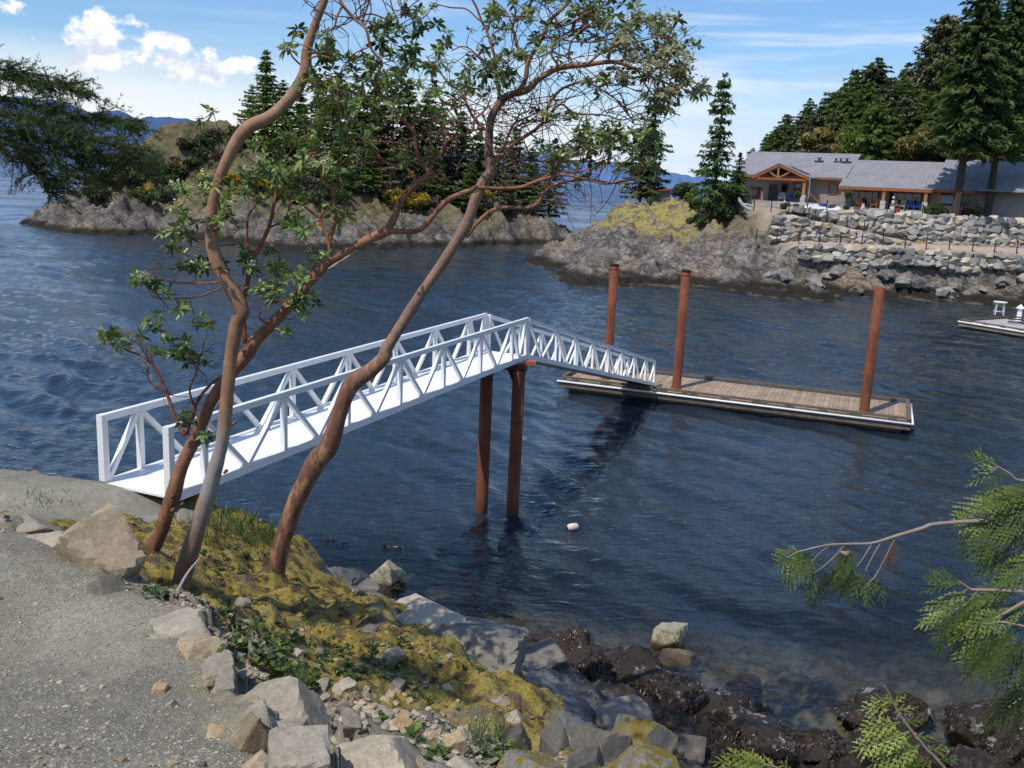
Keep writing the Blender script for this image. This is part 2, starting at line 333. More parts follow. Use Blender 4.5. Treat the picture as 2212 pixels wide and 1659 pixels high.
def ground_material():
    g = NG('bank_ground'); co = g.co(); sp = g.add('ShaderNodeSeparateXYZ', {0: co}); z = sp.outputs[2]
    n0 = g.noise(co, .9, 5); n1 = g.noise(co, 5, 6, .65); n2 = g.noise(co, 28, 5, .7); n3 = g.noise(co, 160, 3, .7); vg = g.vor(co, 75, 'Color'); vgd = g.vor(co, 75)
    # gravel: crushed grey stone and sand
    gcol = g.ramp(n3, [(.22, (.14, .125, .092)), (.5, (.325, .295, .22)), (.78, (.56, .51, .40))])
    gcol = g.mix(.55, gcol, g.ramp(vg, [(.0, (.16, .145, .11)), (.5, (.33, .30, .23)), (1., (.56, .51, .41))]))
    gcol = g.mix(1., gcol, g.ramp(n0, [(.3, .74), (.7, 1.08)]), 'MULTIPLY'); gcol = g.mix(1., gcol, g.ramp(n1, [(.25, .78), (.75, 1.16)]), 'MULTIPLY')
    # moss
    mcol = g.ramp(n2, [(.2, (.095, .07, .016)), (.42, (.25, .185, .036)), (.6, (.39, .30, .066)), (.85, (.50, .42, .14))])
    mcol = g.mix(g.mr(n1, .48, .60), mcol, g.ramp(n2, [(.3, (.045, .03, .016)), (.7, (.15, .10, .045))])); mcol = g.mix(g.mr(g.noise(co, 2.1, 4), .54, .66), mcol, g.ramp(n2, [(.3, (.035, .05, .012)), (.7, (.12, .14, .03))]))
    mcol = g.mix(g.mr(g.noise(g.mapv(co, loc=(7, 3, 1)), 3.3, 5, .6), .60, .68), mcol, g.ramp(n2, [(.3, (.05, .038, .025)), (.7, (.16, .12, .085))]))
    # grey granite
    rcol = g.ramp(n1, [(.25, (.10, .10, .10)), (.5, (.22, .22, .215)), (.75, (.36, .355, .34))]); rcol = g.mix(1., rcol, g.ramp(n3, [(.3, .75), (.7, 1.2)]), 'MULTIPLY')
    rcol = g.mix(g.mr(n0, .55, .7), rcol, (.20, .165, .12))
    # stony rubble
    dcol = g.mix(.6, g.ramp(n2, [(.25, (.10, .085, .065)), (.5, (.25, .215, .165)), (.8, (.44, .39, .32))]), g.ramp(g.vor(co, 22, 'Color'), [(0, (.12, .10, .08)), (1, (.42, .38, .31))]))
    # shore rock in the rockweed belt
    scol = g.ramp(n1, [(.3, (.012, .009, .007)), (.52, (.035, .026, .02)), (.66, (.09, .075, .065)), (.8, (.30, .285, .27))])
    under = g.ramp(g.noise(co, 1.6, 5, .6), [(.3, (.05, .048, .032)), (.5, (.13, .115, .075)), (.72, (.24, .21, .15))])
    scol = g.mix(g.mr(z, .02, -.12), scol, under)
    rcol = g.mix(g.mr(z, 3.5, 5.5), rcol, g.mix(1., rcol, (1.75, 1.6, 1.28), 'MULTIPLY')); c = g.mix(g.attr('rock'), mcol, rcol); c = g.mix(g.attr('deb'), c, dcol); c = g.mix(g.attr('sea'), c, scol); c = g.mix(g.attr('grav'), c, gcol)
    h = g.m_('ADD', g.m_('MULTIPLY', n2, .6), g.m_('MULTIPLY', n3, .35)); h = g.m_('ADD', h, g.m_('MULTIPLY', vgd, .25)); nr = g.bump(h, .8, .045)
    return g.out(g.pr(c, g.mix(g.attr('sea'), (.92, .92, .92), (.42, .42, .42)), nr, spec=.3))
M_GROUND = ground_material()
bank = tag(mk('shore_ground', np.stack([GX, GY, GZ], 1), gridF(NA, NR), M_GROUND, smooth=True, attrs=dict(grav=zg, sea=zs, rock=zr, deb=zd)), 'gravel path and mossy bank falling to a rocky shore', 'ground', kind='structure')

sb = np.array([[-400, -200, -5.6], [400, -200, -5.6], [400, 400, -5.6], [-400, 400, -5.6]], float)
tag(mk('sea_floor', sb, np.array([[0, 1, 2, 3]]), plain('sea_floor_silt', (.03, .035, .03), .9)), 'dark sea floor', 'sea floor', kind='structure')
# ---------------------------------------------------------------- the sea: one sheet, real wavelets near by, finer ripples as bump
wr = np.concatenate([np.exp(np.linspace(math.log(7.), math.log(330), 900)), np.exp(np.linspace(math.log(335), math.log(70000), 60))])
wa = np.concatenate([np.linspace(R(-180), R(-60), 24, endpoint=False), np.linspace(R(-60), R(60), 860), np.linspace(R(60), R(180), 24)[1:]])
WA, WR = np.meshgrid(wa, wr); fx = (np.sin(WA)*WR).ravel(); fy = (np.cos(WA)*WR).ravel(); fr_ = WR.ravel()
dep = np.full(fx.shape, 6.); ins = (fx > -16) & (fx < 18) & (fy > 8) & (fy < 34)
dep[ins] = np.clip(-HB(fx[ins], fy[ins]), -1, 6); edge = np.clip((34-fy)/4, 0, 1); dep = np.where(ins, dep*edge+6*(1-edge), dep)
fz = np.zeros(fx.shape); q = np.stack([fx*.045, fy*.03, 0*fx], 1); patch = .62+.75*np.clip(fbm(q, 3, 77)+.25, -.3, .8)
rw = np.random.default_rng(3)
for k in range(46):
    lam = .45*(9**rw.random()); th = R(62)+rw.normal()*.5; kx, ky = math.cos(th)*6.283/lam, math.sin(th)*6.283/lam
    cell = .0044*fr_; fz += (.036*lam/6.283)*np.clip((lam/cell-2.2)/2.5, 0, 1)*np.sin(kx*fx+ky*fy+rw.random()*6.28+1.1*q[:, 0]*k)
fz *= patch*np.clip(dep/1.2, .4, 1)
def water_material():
    g = NG('sea_water'); co = g.co(); yy = g.add('ShaderNodeSeparateXYZ', {0: co}).outputs[1]
    far = g.mr(yy, 45, 150)
    big = g.noise(g.mapv(co, (.03, .05, .03), (0, 0, .5)), 1., 3)                 # wind patches
    wav = g.noise(g.mapv(co, (.16, .42, 1), (0, 0, R(14))), 1., 3, .55, .6)
    rip = g.noise(g.mapv(co, (1.5, 3.4, 1), (0, 0, R(24))), 1., 4, .6, .5)
    fin = g.noise(g.mapv(co, (6, 10, 1), (0, 0, R(33))), 1., 3, .6, .3)
    amp = g.mr(big, .40, .60, .42, 1.2)
    h = g.m_('ADD', g.m_('MULTIPLY', g.m_('MULTIPLY', wav, g.m_('ADD', far, g.mr(yy, 140, 500, 0., 1.6))), 2.2), g.m_('ADD', g.m_('MULTIPLY', rip, .31), g.m_('MULTIPLY', fin, .06)))
    h = g.m_('MULTIPLY', h, amp); nr = g.bump(h, 1., .30)
    fr = g.add('ShaderNodeFresnel', {'IOR': 1.45, 'Normal': nr}).outputs[0]
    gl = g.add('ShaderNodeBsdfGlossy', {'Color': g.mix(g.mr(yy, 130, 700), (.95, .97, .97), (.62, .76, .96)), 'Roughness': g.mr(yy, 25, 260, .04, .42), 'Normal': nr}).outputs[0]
    d = g.attr('depth')
    deep = g.add('ShaderNodeBsdfDiffuse', {'Color': g.mix(g.noise(g.mapv(co, (.3, .8, 1), (0, 0, .4)), 1., 4), (.010, .0165, .023), (.020, .030, .041))}).outputs[0]
    clear = g.add('ShaderNodeBsdfTransparent', {'Color': g.ramp(g.mr(d, 0., 2.2), [(0, (.88, .89, .84)), (1, (.22, .30, .30))])}).outputs[0]
    body = g.add('ShaderNodeMixShader', {0: g.mr(d, -.15, 2.5, .02, .985), 1: clear, 2: deep}).outputs[0]
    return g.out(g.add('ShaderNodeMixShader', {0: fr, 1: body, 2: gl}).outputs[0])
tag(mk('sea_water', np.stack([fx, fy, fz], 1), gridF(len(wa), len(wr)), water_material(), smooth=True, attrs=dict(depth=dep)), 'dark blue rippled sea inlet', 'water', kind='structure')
# ---------------------------------------------------------------- gangway, ramp, piles, float
M_ALU = plain('mill_aluminium', (.80, .785, .755), .45, .08, .5, 3, .07)
g = NG('deck_aluminium'); _c = g.co(); _w = g.add('ShaderNodeTexWave', {'Vector': g.mapv(_c, (1, 1, 1), (0, 0, -math.atan2(5.4, 12.4))), 'Scale': 9., 'Distortion': .3}, bands_direction='Y').outputs['Fac']; M_ALUD = g.out(g.pr(g.mix(g.noise(_c, 5, 5), (.76, .76, .75), (.88, .88, .87)), .55, g.bump(_w, .25, .004), 0., .4))
def rust():
    g = NG('rusted_steel'); co = g.co(); n = g.noise(g.mapv(co, (3, 3, .8)), 1., 6, .65); f = g.noise(co, 26, 4)
    c = g.ramp(n, [(.25, (.055, .018, .011)), (.48, (.155, .047, .023)), (.7, (.27, .095, .045))]); c = g.mix(1., c, g.ramp(f, [(.3, .75), (.7, 1.2)]), 'MULTIPLY')
    z = g.add('ShaderNodeSeparateXYZ', {0: g.add('ShaderNodeNewGeometry').outputs['Position']}).outputs[2]
    c = g.mix(g.mr(g.m_('ADD', z, g.m_('MULTIPLY', f, .25)), .75, .2), c, (.014, .011, .010))
    c = g.mix(g.m_('MULTIPLY', g.mr(z, 2.4, .6), .45), c, (.34, .13, .06))
    return g.out(g.pr(c, .8, g.bump(f, .4, .01), spec=.25))
M_RUST = rust(); M_DARK = plain('black_rubber', (.015, .014, .014), .7)
zD = 4.45
nR = np.array(atz(365, 1076, zD)); fR = np.array(atz(1136, 769, zD)); ax = fR-nR; ax[2] = 0; GL = np.linalg.norm(ax); ax /= GL
side = np.array([-ax[1], ax[0], 0]); GW = 1.28; UPZ = np.array([0, 0, 1.]); PH = 1.07
gw = thing('aluminium_gangway', 'long level white aluminium gangway with truss railings from the gravel landing to the two piles', 'gangway', tuple(nR+side*GW/2))
def part(mb, name, mat, root, **k):
    o = mb.build(name, mat, None, **k); o.parent = root; o.matrix_parent_inverse = Matrix.Translation(-Vector(root.location)); return o
def along(px):   # distance along the near chord of a post foot seen at pixel
    P = atz(px[0], px[1], zD); return float((P-nR)@ax)
posts = [0.03, .62]+[0]*6
pp = [along(p) for p in [(422, 1062), (622, 975), (773, 913), (891, 862), (989, 820), (1070, 790)]]
posts = [.03]+[float(x) for x in np.linspace(.78, GL-1.05, 7)]+[GL-.03]
def truss(root, o, d, s, L, ps, ph, pw, slope=0., diag0='first'):
    """one side: o origin on chord axis, d unit axis (may slope), posts plumb"""
    for nm, z, w_, h_ in (('top_rail', ph-.03, .092, .105), ('bottom_chord', -.02, .092, .14)):
        part(MB().bar(o+UPZ*z+d*(0 if nm == 'bottom_chord' else .05), o+d*L+UPZ*z-d*(0 if nm == 'bottom_chord' else .05), w_, h_), nm, M_ALU, root)
    for i, t in enumerate(ps):
        b = MB(); q = o+d*t; wv = pw*1.25 if i in (0,) else pw
        b.bar(q+UPZ*.056, q+UPZ*(ph-.088), wv, wv, d)
        if i in (0, len(ps)-1):   # mitred corner knuckle
            b.bar(q+UPZ*(ph-.084), q+UPZ*(ph+.024), wv*1.02, wv*1.02, d)
        part(b, 'post', M_ALU, root)
    for i in range(len(ps)-1):
        a, c = ps[i], ps[i+1]; m = (a+c)/2
        dg = []
        if i == 0 and diag0 == 'first': dg = [(c-.05, a+.07)]
        else: dg = [(a+.05, m-.03), (c-.05, m+.03)]
        for t0, t1 in dg:
            part(MB().bar(o+d*t0+UPZ*(ph-.09), o+d*t1+UPZ*.058, pw*.85, pw*.85, s), 'diagonal_brace', M_ALU, root)
for k in (0, 1):
    truss(gw, nR+side*(GW*k)+UPZ*.0, ax, side, GL, posts, PH, .09)
dk = MB(); c0 = nR+side*GW/2
dk.bar(c0+UPZ*.005, c0+ax*GL+UPZ*.005, GW-.085, .035)
part(dk, 'deck', M_ALUD, gw)
for t in np.linspace(.4, GL-.4, 8): part(MB().bar(nR+ax*t+side*.05-UPZ*.06, nR+ax*t+side*(GW-.05)-UPZ*.06, .06, .07, ax), 'cross_beam', M_ALU, gw)
# ramp
rE = np.array(atz(1412, 829, .62)); rS = fR+ax*.10+side*.02+UPZ*-.02; rv = rE-rS; RL = np.linalg.norm(rv); rd = rv/RL; rs = np.cross(UPZ, rd); rs /= np.linalg.norm(rs)
rp = thing('boarding_ramp', 'sloping white aluminium ramp with truss railings leading down from the piles to the wooden float', 'ramp', tuple(rS+rs*.6))
rps = [.04]+[RL*(i/8.15)+.55 for i in range(1, 8)]+[RL-.04]
for k in (0, 1):
    truss(rp, rS+rs*(1.2*k), rd, rs, RL, rps, 1.05, .075, diag0='all')
dk = MB(); c0 = rS+rs*.6; nU = np.cross(rd, rs)
for i in range(60): dk.bar(c0+rd*(RL*i/60), c0+rd*(RL*(i+1)/60-.008), 1.1, .03, nU)
part(dk, 'deck', M_ALUD, rp)
part(MB().bar(rE+rs*1.15+UPZ*-.06, rE+rs*1.15+rd*1.0-UPZ*.09, .06, .02).bar(rE+rs*.6-UPZ*.05, rE+rs*.6+rd*.75-UPZ*.075, 1.1, .02, UPZ), 'transition_plate', M_ALUD, rp)
rl = MB().tube([rE+rs*.1+rd*(-.3)-UPZ*.02, rE+rs*1.1+rd*(-.3)-UPZ*.02], .06, 10); part(rl, 'roller', M_DARK, rp)
# piles
def pile(label, base, top, r, group, cap='rim', tilt=0.):
    t = thing('steel_pile', label, 'pile', (base[0], base[1], 0), group); H = top-(-4.)
    b = MB(); b.tube([(0, 0, -4), (0, 0, 1.2), (0, 0, top-.02)], r, 20); o = b.build('shaft', M_RUST, t, smooth=False); 
    o.data.polygons.foreach_set('use_smooth', [len(p.vertices) == 4 for p in o.data.polygons])
    if cap == 'rim':
        MB().tube([(0, 0, top-.19), (0, 0, top-.14)], r*1.05, 20).build('weld_band', M_RUST, t)
        MB().tube([(0, 0, top-.024), (0, 0, top+.03)], r*1.09, 20).tube([(0, 0, top+.03), (0, 0, top+.06)], r*.8, 20).build('cap', M_DARK, t)
    else:
        for z in (1.05, 2.7): MB().tube([(0, 0, z), (0, 0, z+.03)], r*1.012, 20).build('weld_band', M_RUST, t)
    return t
pA, pB = atz(1040, 1106), atz(1107, 1111)
g1 = 'rusted steel piles holding up the gangway'
pile('rusty steel pile under the far gangway end, left of the pair', pA, zD-.27, .175, g1, 'none')
pile('rusty steel pile under the far gangway end, right of the pair', pB, zD-.27, .175, g1, 'none')
cr = thing('pile_cap_beam', 'dark steel cross beam on the two piles where gangway and ramp meet', 'beam', (float((pA[0]+pB[0])/2), 25.6, zD-.2))
dv = (pB-pA); dv /= np.linalg.norm(dv)
part(MB().bar(pA-dv*.3+UPZ*(zD-.185), pB+dv*.22+UPZ*(zD-.185), .26, .165), 'beam', plain('dark_rust', (.05, .02, .014), .8), cr)
part(MB().box(pB+dv*.16+np.array([.12, .05, zD-.06]), (.34, .22, .10)), 'hinge_block', plain('red_primer', (.38, .09, .05), .6), cr)
gs = MB()
for P, s_ in ((pA, -1), (pB, -1)):
    q = P+dv*s_*.175; gs.add([q+UPZ*(zD-.28), q+dv*s_*.14+UPZ*(zD-.28), q+UPZ*(zD-.62), q+UPZ*(zD-.28)+ax*.02, q+dv*s_*.14+UPZ*(zD-.28)+ax*.02, q+UPZ*(zD-.62)+ax*.02], [[0, 1, 2], [5, 4, 3]])
part(gs, 'gusset', M_DARK, cr)
g2 = 'tall rusted steel piles mooring the float'
zF = .52
for u, v, lab, cp in [(1311, 818, 'tall rusty steel pile behind the ramp, leftmost of three in the float', 'rim'), (1461, 838, 'tall rusty steel pile beside the ramp foot, middle of three in the float', 'rim'), (1866, 893, 'tall rusty steel pile without cap at the right end of the float', 'none')]:
    P = atz(u, v, zF); pile(lab, P, 5.72, .20, g2, cp)
# float
def wood(name, a, b, c):
    g = NG(name); co = g.co(); v = g.attr('var'); n = g.noise(g.mapv(co, (1.5, 1.5, 9)), 3., 6, .7); m = g.noise(co, 1.1, 4)
    cc = g.mix(v, a, b); cc = g.mix(g.mr(n, .4, .75), cc, c); cc = g.mix(1., cc, g.ramp(m, [(.3, .8), (.7, 1.15)]), 'MULTIPLY')
    return g.out(g.pr(cc, .85, g.bump(n, .3, .01), spec=.2))
M_DECK = wood('weathered_deck_wood', (.43, .315, .22), (.31, .225, .155), (.22, .165, .12))
M_CURB = wood('grey_brown_timber', (.14, .105, .075), (.19, .145, .105), (.07, .055, .04))
M_TUB = plain('black_float_tub', (.012, .012, .013), .6)
M_WHITE = plain('white_plastic', (.80, .80, .78), .35, 0, .5, 4, .06)
fa = np.array(atz(1211, 820, zF)); fb = np.array(atz(1966.5, 912.5, zF)); fl = fb-fa; fl[2] = 0; FL = np.linalg.norm(fl); fl /= FL; fd = np.array([-fl[1], fl[0], 0]); FW = 3.9
def mkfloat(root, o, fl, fd, FL, FW, zt, deckm, curbm, skirtm, gap=True, curb=True):
    F = lambda a, b, z: o*np.array([1, 1, 0])+fl*a+fd*b+UPZ*z
    d = MB(); n = int(FL/.20)
    for i in range(n): d.bar(F(FL*i/n+.004, .12, zt-.03), F(FL*i/n+.004, FW-.12, zt-.03), FL/n-.009, .05, var=random.random()) if False else d.bar(F(FL*(i+.5)/n, .02, zt-.03), F(FL*(i+.5)/n, FW-.02, zt-.03), FL/n-.010, .05, var=random.random())
    part(d, 'deck', deckm, root)
    if curb:
        for a0, b0, a1, b1 in [(0, .07, FL, .07), (0, FW-.07, FL, FW-.07), (.07, .16, .07, FW-.16), (FL-.07, .16, FL-.07, FW-.16)]:
            r = MB().bar(F(a0, b0, zt+.13), F(a1, b1, zt+.13), .14, .09, var=.5); L = math.hypot(a1-a0, b1-b0); k = max(2, int(L/1.25)); e = np.array([a1-a0, b1-b0])/L
            for j in range(k):
                t = (j+.5)*L/k; s_ = F(a0+e[0]*(t-.17), b0+e[1]*(t-.17), zt+.04); q = F(a0+e[0]*(t+.17), b0+e[1]*(t+.17), zt+.04); r.bar(s_, q, .13, .085, var=.2)
            part(r, 'curb_rail', curbm, root)
    sk = MB()
    for a0, b0, a1, b1 in [(-.03, -.03, FL+.03, -.03), (-.03, FW+.03, FL+.03, FW+.03), (-.03, 0, -.03, FW), (FL+.03, 0, FL+.03, FW)]: sk.bar(F(a0, b0, zt-.19), F(a1, b1, zt-.19), .06, .25, var=.7)
    part(sk, 'skirt_board', skirtm, root)
    part(MB().bar(F(.35, FW/2, zt-.55), F(FL-.3, FW/2, zt-.55), FW-.45, .46), 'flotation_tub', M_TUB, root)
    return F
ft = thing('wooden_float', 'long brown planked mooring float with white edge pipe and three piles through it', 'float', tuple(fa+fl*FL/2+fd*FW/2-UPZ*zF))
F1 = mkfloat(ft, fa, fl, fd, FL, FW, zF, M_DECK, M_CURB, M_CURB)
fp = MB().tube([F1(-.14, -.10, zF-.05), F1(FL/2, -.10, zF-.05), F1(FL+.10, -.10, zF-.05)], .045, 10).tube([F1(FL+.10, -.13, zF-.05), F1(FL+.10, FW, zF-.05)], .04, 10)
part(fp, 'edge_pipe', M_WHITE, ft, smooth=True)
for u, v in [(1311, 818), (1461, 838), (1866, 893)]:
    P = atz(u, v, zF); h = MB(); h.tube([P*[1, 1, 0]+UPZ*(zF+.0), P*[1, 1, 0]+UPZ*(zF+.05)], .27, 20); part(h, 'pile_hoop', M_RUST, ft)
for k in range(4):
    c = F1(2.2+k*3.4, .28, zF); part(MB().bar(c-fl*.14+UPZ*.09, c+fl*.14+UPZ*.09, .04, .04).bar(c-fl*.05, c-fl*.05+UPZ*.08, .05, .05, fl).bar(c+fl*.05, c+fl*.05+UPZ*.08, .05, .05, fl), 'cleat', M_DARK, ft)
# right hand dock
zR = .5; M_PALE = wood('bleached_deck_wood', (.52, .47, .44), (.43, .39, .37), (.33, .29, .27)); M_SKT = wood('tan_skirt_timber', (.36, .27, .19), (.30, .22, .15), (.2, .15, .1))
ra = np.array(atz(2074, 694, zR)); rb = np.array(atz(2212, 716.5, zR)); rl_ = rb-ra; rl_[2] = 0; rl_ /= np.linalg.norm(rl_); rdp = np.array([-rl_[1], rl_[0], 0]); rc = np.array(atz(2146, 655, zR))-ra
RWd = float(rc@rdp); RWd = min(max(RWd, 6), 14)
rt = thing('floating_dock', 'pale bleached wooden dock floating near the far shore at the right edge', 'dock', tuple(ra+rl_*6+rdp*RWd/2-UPZ*zR))
F2 = mkfloat(rt, ra, rl_, rdp, 13., RWd, zR, M_PALE, M_CURB, M_SKT)
part(MB().tube([F2(-.1, -.1, zR-.02), F2(5.5, -.1, zR-.02)], .06, 8).tube([F2(5.7, -.1, zR-.02), F2(13, -.1, zR-.02)], .06, 8), 'edge_pipe', M_WHITE, rt)
part(MB().box(F2(5.6, -.08, zR-.16), (.16, .10, .5)), 'joint_bracket', M_DARK, rt)
sp_ = atz(2157, 680, zR); st = thing('side_table', 'small round white table with slim legs standing on the pale dock', 'table', tuple(sp_[:2])+(zR,))
MB().tube([(0, 0, .98), (0, 0, 1.04)], .52, 20).build('table_top', M_WHITE, st)
for a in range(4): MB().tube([(.36*math.cos(a*1.57+.5), .36*math.sin(a*1.57+.5), .98), (.42*math.cos(a*1.57+.5), .42*math.sin(a*1.57+.5), 0)], .04, 6).build('leg', M_WHITE, st)
MB().tube([(.4*math.cos(t), .4*math.sin(t), .28) for t in np.linspace(0, 6.283, 17)], .025, 6, cap=False).build('lower_ring', M_WHITE, st)
sp_ = atz(2200, 693, zR); st = thing('dock_pedestal', 'white pedestal light with pointed cap on the pale dock at the frame edge', 'pedestal', tuple(sp_[:2])+(zR,))
MB().tube([(0, 0, 0), (0, 0, .05), (0, 0, .9)], [.28, .20, .16], 10).build('pillar', M_WHITE, st)
MB().tube([(0, 0, .9), (0, 0, .96), (0, 0, 1.25)], [.2, .32, .03], 10).build('cap', M_WHITE, st)
sp_ = atz(2196, 700, zR); rope = tag(MB().tube(spline([sp_+np.array([.5*math.cos(t)*(1+.3*math.sin(3*t)), .35*math.sin(t), .06+.03*t]) for t in np.linspace(0, 15, 30)], 3), .05, 6).build('mooring_rope', plain('dark_rope', (.06, .05, .045), .9)), 'heap of dark mooring rope on the pale dock', 'rope')
# buoy
P = atz(1237, 1142); by = thing('mooring_buoy', 'small faded pink and white float bobbing in the water right of the gangway piles', 'buoy', tuple(P), rz=.5)
pr = np.array([(-.17, .0), (-.165, .05), (-.13, .09), (0, .105), (.13, .09), (.165, .05), (.17, 0.)])
b = MB().tube([(x, 0, .05) for x, _ in pr], pr[:, 1]+.002, 14); b.build('float_body', plain('faded_pink', (.72, .56, .50), .5), by, smooth=True)
MB().tube([(-.165, 0, .05), (-.20, 0, .05)], .03, 8).tube([(-.2, 0, .05), (-.24, .02, .0), (-.25, .04, -.3)], .012, 6).build('rope_eye', M_DARK, by)
# ---------------------------------------------------------------- far shores: islet, headland with terraces, mountains
def rock_material(name, mosscol=((.20, .16, .035), (.34, .27, .06)), wet=1.1, tone=1.):
    g = NG(name); co = g.co(); z = g.add('ShaderNodeSeparateXYZ', {0: co}).outputs[2]
    n0 = g.noise(co, .12, 5); n1 = g.noise(co, .55, 6, .68); n2 = g.noise(co, 2.6, 5, .7)
    c = g.ramp(n1, [(.28, tuple(t*tone for t in (.07, .068, .066))), (.46, tuple(t*tone for t in (.17, .163, .155))), (.6, tuple(t*tone for t in (.27, .262, .25))), (.76, tuple(t*tone for t in (.42, .41, .39)))])
    c = g.mix(1., c, g.ramp(n2, [(.3, .65), (.7, 1.25)]), 'MULTIPLY'); c = g.mix(g.mr(n0, .5, .66), c, (.23, .19, .15), 'MIX')
    cr = g.vor(g.mapv(g.add('ShaderNodeVectorMath', {0: co, 1: g.add('ShaderNodeVectorMath', {0: g.noise(co, .5, 4, .6, 0., 'Color'), 'Scale': 3.2}, operation='SCALE').outputs[0]}).outputs[0], (1, .5, 2.2), (0, R(25), 0)), .42, 'Distance', 'DISTANCE_TO_EDGE'); c = g.mix(g.mr(cr,   .05, .0, 0., .55), c, (.03, .028, .026))
    for sc_, wd, op in ((.34, .035, .75), (1.1, .05, .55)):
        ln = g.noise(g.mapv(co, (1, .55, 1.9), (.2, R(22), .3)), sc_, 5, .6, .4); c = g.mix(g.mr(g.m_('ABSOLUTE', g.m_('SUBTRACT', ln, .5)), wd, 0., 0., op), c, (.03, .027, .024))
    c = g.mix(1., c, (1.12, 1.03, .93), 'MULTIPLY')
    ms = g.m_('MULTIPLY', g.attr('moss'), g.mr(g.noise(g.mapv(co, (.55, 1.1, 1.6), (0, 0, R(-20))), 1., 6, .72), .43, .53)); c = g.mix(ms, c, g.mix(n2, *mosscol))
    soil = g.m_('MULTIPLY', g.attr('soil'), g.mr(n1, .38, .56)); c = g.mix(soil, c, g.mix(g.mr(g.noise(co, .45, 6, .75), .40, .60), g.mix(n2, (.028, .030, .014), (.085, .082, .036)), g.mix(n2, (.09, .07, .035), (.24, .19, .09))))
    c = g.mix(g.attr('path'), c, g.mix(n2, (.36, .27, .20), (.46, .37, .29)))
    zz = g.m_('ADD', z, g.m_('MULTIPLY', n1, .8)); c = g.mix(g.mr(zz, wet+.5, wet-.15), c, (.022, .018, .013)); c = g.mix(g.mr(zz, wet-.55, wet-.75), c, (.10, .09, .055))
    return g.out(g.pr(c, .9, g.bump(g.m_('ADD', n1, g.m_('MULTIPLY', n2, .4)), .7, .35), spec=.2))
def strata(x, y, sc, s):
    a = (x*.8+y*.35)*sc; p = np.stack([a, (y-.3*x)*sc*.45, 0*x], 1); return ridged(p, 5, s)
# --- islet
ISL = [tuple(atz(u, v, 0.)) for u, v in [(80, 491), (180, 506), (330, 513), (500, 530), (700, 541), (900, 541), (1050, 533), (1150, 530), (1215, 512)]]
ISL += [tuple(aty(u, v, y)) for u, v, y in [(150, 428, 133), (200, 397, 137), (250, 360, 140), (310, 308, 144), (370, 288, 147), (420, 279, 149), (500, 288, 150), (590, 300, 150), (700, 320, 152), (330, 420, 134), (450, 400, 136), (250, 450, 130), (380, 470, 127),
       (420, 340, 143), (560, 430, 130), (560, 480, 122), (700, 495, 119), (800, 495, 123), (900, 495, 126), (1000, 488, 132), (1080, 470, 140), (750, 455, 130), (900, 450, 136), (1000, 455, 142), (1150, 462, 148), (1190, 480, 150)]]
ISL += [(9, 150, .2), (8.5, 160, 0), (-62, 150, 0), (-55, 170, 0), (-35, 190, 0), (-10, 195, 0), (5, 180, 0), (-38, 165, 9), (-15, 165, 6), (-20, 150, 7.5), (-8, 155, 5.5), (-50, 150, 5),
        (-75, 122, -4), (-50, 112, -4), (-23, 104, -4), (-12, 108, -4), (3, 120, -4), (15, 140, -4), (18, 170, -4), (-80, 160, -4), (-70, 185, -4), (-40, 205, -5), (-10, 210, -5), (15, 200, -5)]
HI = RBF(ISL, 6., .05)
def islet_h(x, y):
    z = HI(x, y); p = np.stack([x, y, 0*x], 1); a = sstep(-2, 1.5, z)
    return z+a*(1-.40*sstep(6, 9.5, z))*((strata(x, y, .16, 40)-.45)*2.3+(strata(x, y, .55, 44)-.45)*1.5+fbm(p*.9, 4, 41)*.8)
ix = np.arange(-84, 22, .36); iy = np.concatenate([np.arange(100, 160, .36), np.arange(160, 214, 1.2)]); IX, IY = np.meshgrid(ix, iy); IX = IX.ravel(); IY = IY.ravel(); IZ = islet_h(IX, IY); b0 = HI(IX, IY)
nmo = fbm(np.stack([IX*.14, IY*.14, 0*IX], 1), 3, 55)
mo = sstep(3.6, 5.5, b0+nmo*2.2)*sstep(-36, -42, IX)+.9*sstep(2.6, 4., b0+nmo*1.5)*sstep(-36, -26, IX)*(IY < 140); so_ = sstep(3.2, 4.8, b0+nmo*1.5)
tag(mk('rocky_islet', np.stack([IX, IY, IZ], 1), gridF(len(ix), len(iy)), rock_material('islet_rock', ((.085, .075, .03), (.25, .205, .075)), 1.0, .68), smooth=True, attrs=dict(moss=np.clip(mo, 0, 1)*.8, soil=so_, path=0*IX)), 'rocky islet with mossy dome and dark tide line', 'islet', kind='structure')
# --- headland
def zp1(x): return np.interp(x, [20, 25, 40, 44], [7.3, 7.3, 4.75, 4.6])
HLP = [tuple(atz(u, v, 0.)) for u, v in [(1145, 562), (1175, 585), (1200, 600), (1240, 615), (1300, 626), (1400, 626), (1500, 622), (1580, 630), (1650, 640), (1750, 648), (1900, 645), (2050, 650), (2212, 672)]]
HLP += [tuple(aty(u, v, y)) for u, v, y in [(1190, 535, 110), (1230, 518, 112), (1265, 492, 113), (1300, 468, 113), (1370, 439, 113), (1450, 438, 114), (1500, 440, 113), (1560, 440, 106), (1610, 450, 104), (1330, 512, 104), (1400, 490, 106), (1480, 520, 100), (1560, 505, 99),
       (1430, 455, 109), (1520, 470, 105), (1300, 560, 97), (1400, 570, 95), (1500, 565, 95), (1590, 540, 95), (1640, 530, 95), (1600, 480, 100), (1650, 600, 90.5), (1750, 600, 90.8)]]
HLP += [(x, 91.6, 1.9) for x in (30, 36, 42, 48, 56, 66)]+[(x, 93.2, 3.0) for x in (30, 36, 42, 48, 56, 66, 80)]+[(x, 98.2, 7.4) for x in (26, 32, 40, 50, 60, 80)]+[(x, 118, 7.5) for x in (18, 30, 45, 60, 80)]
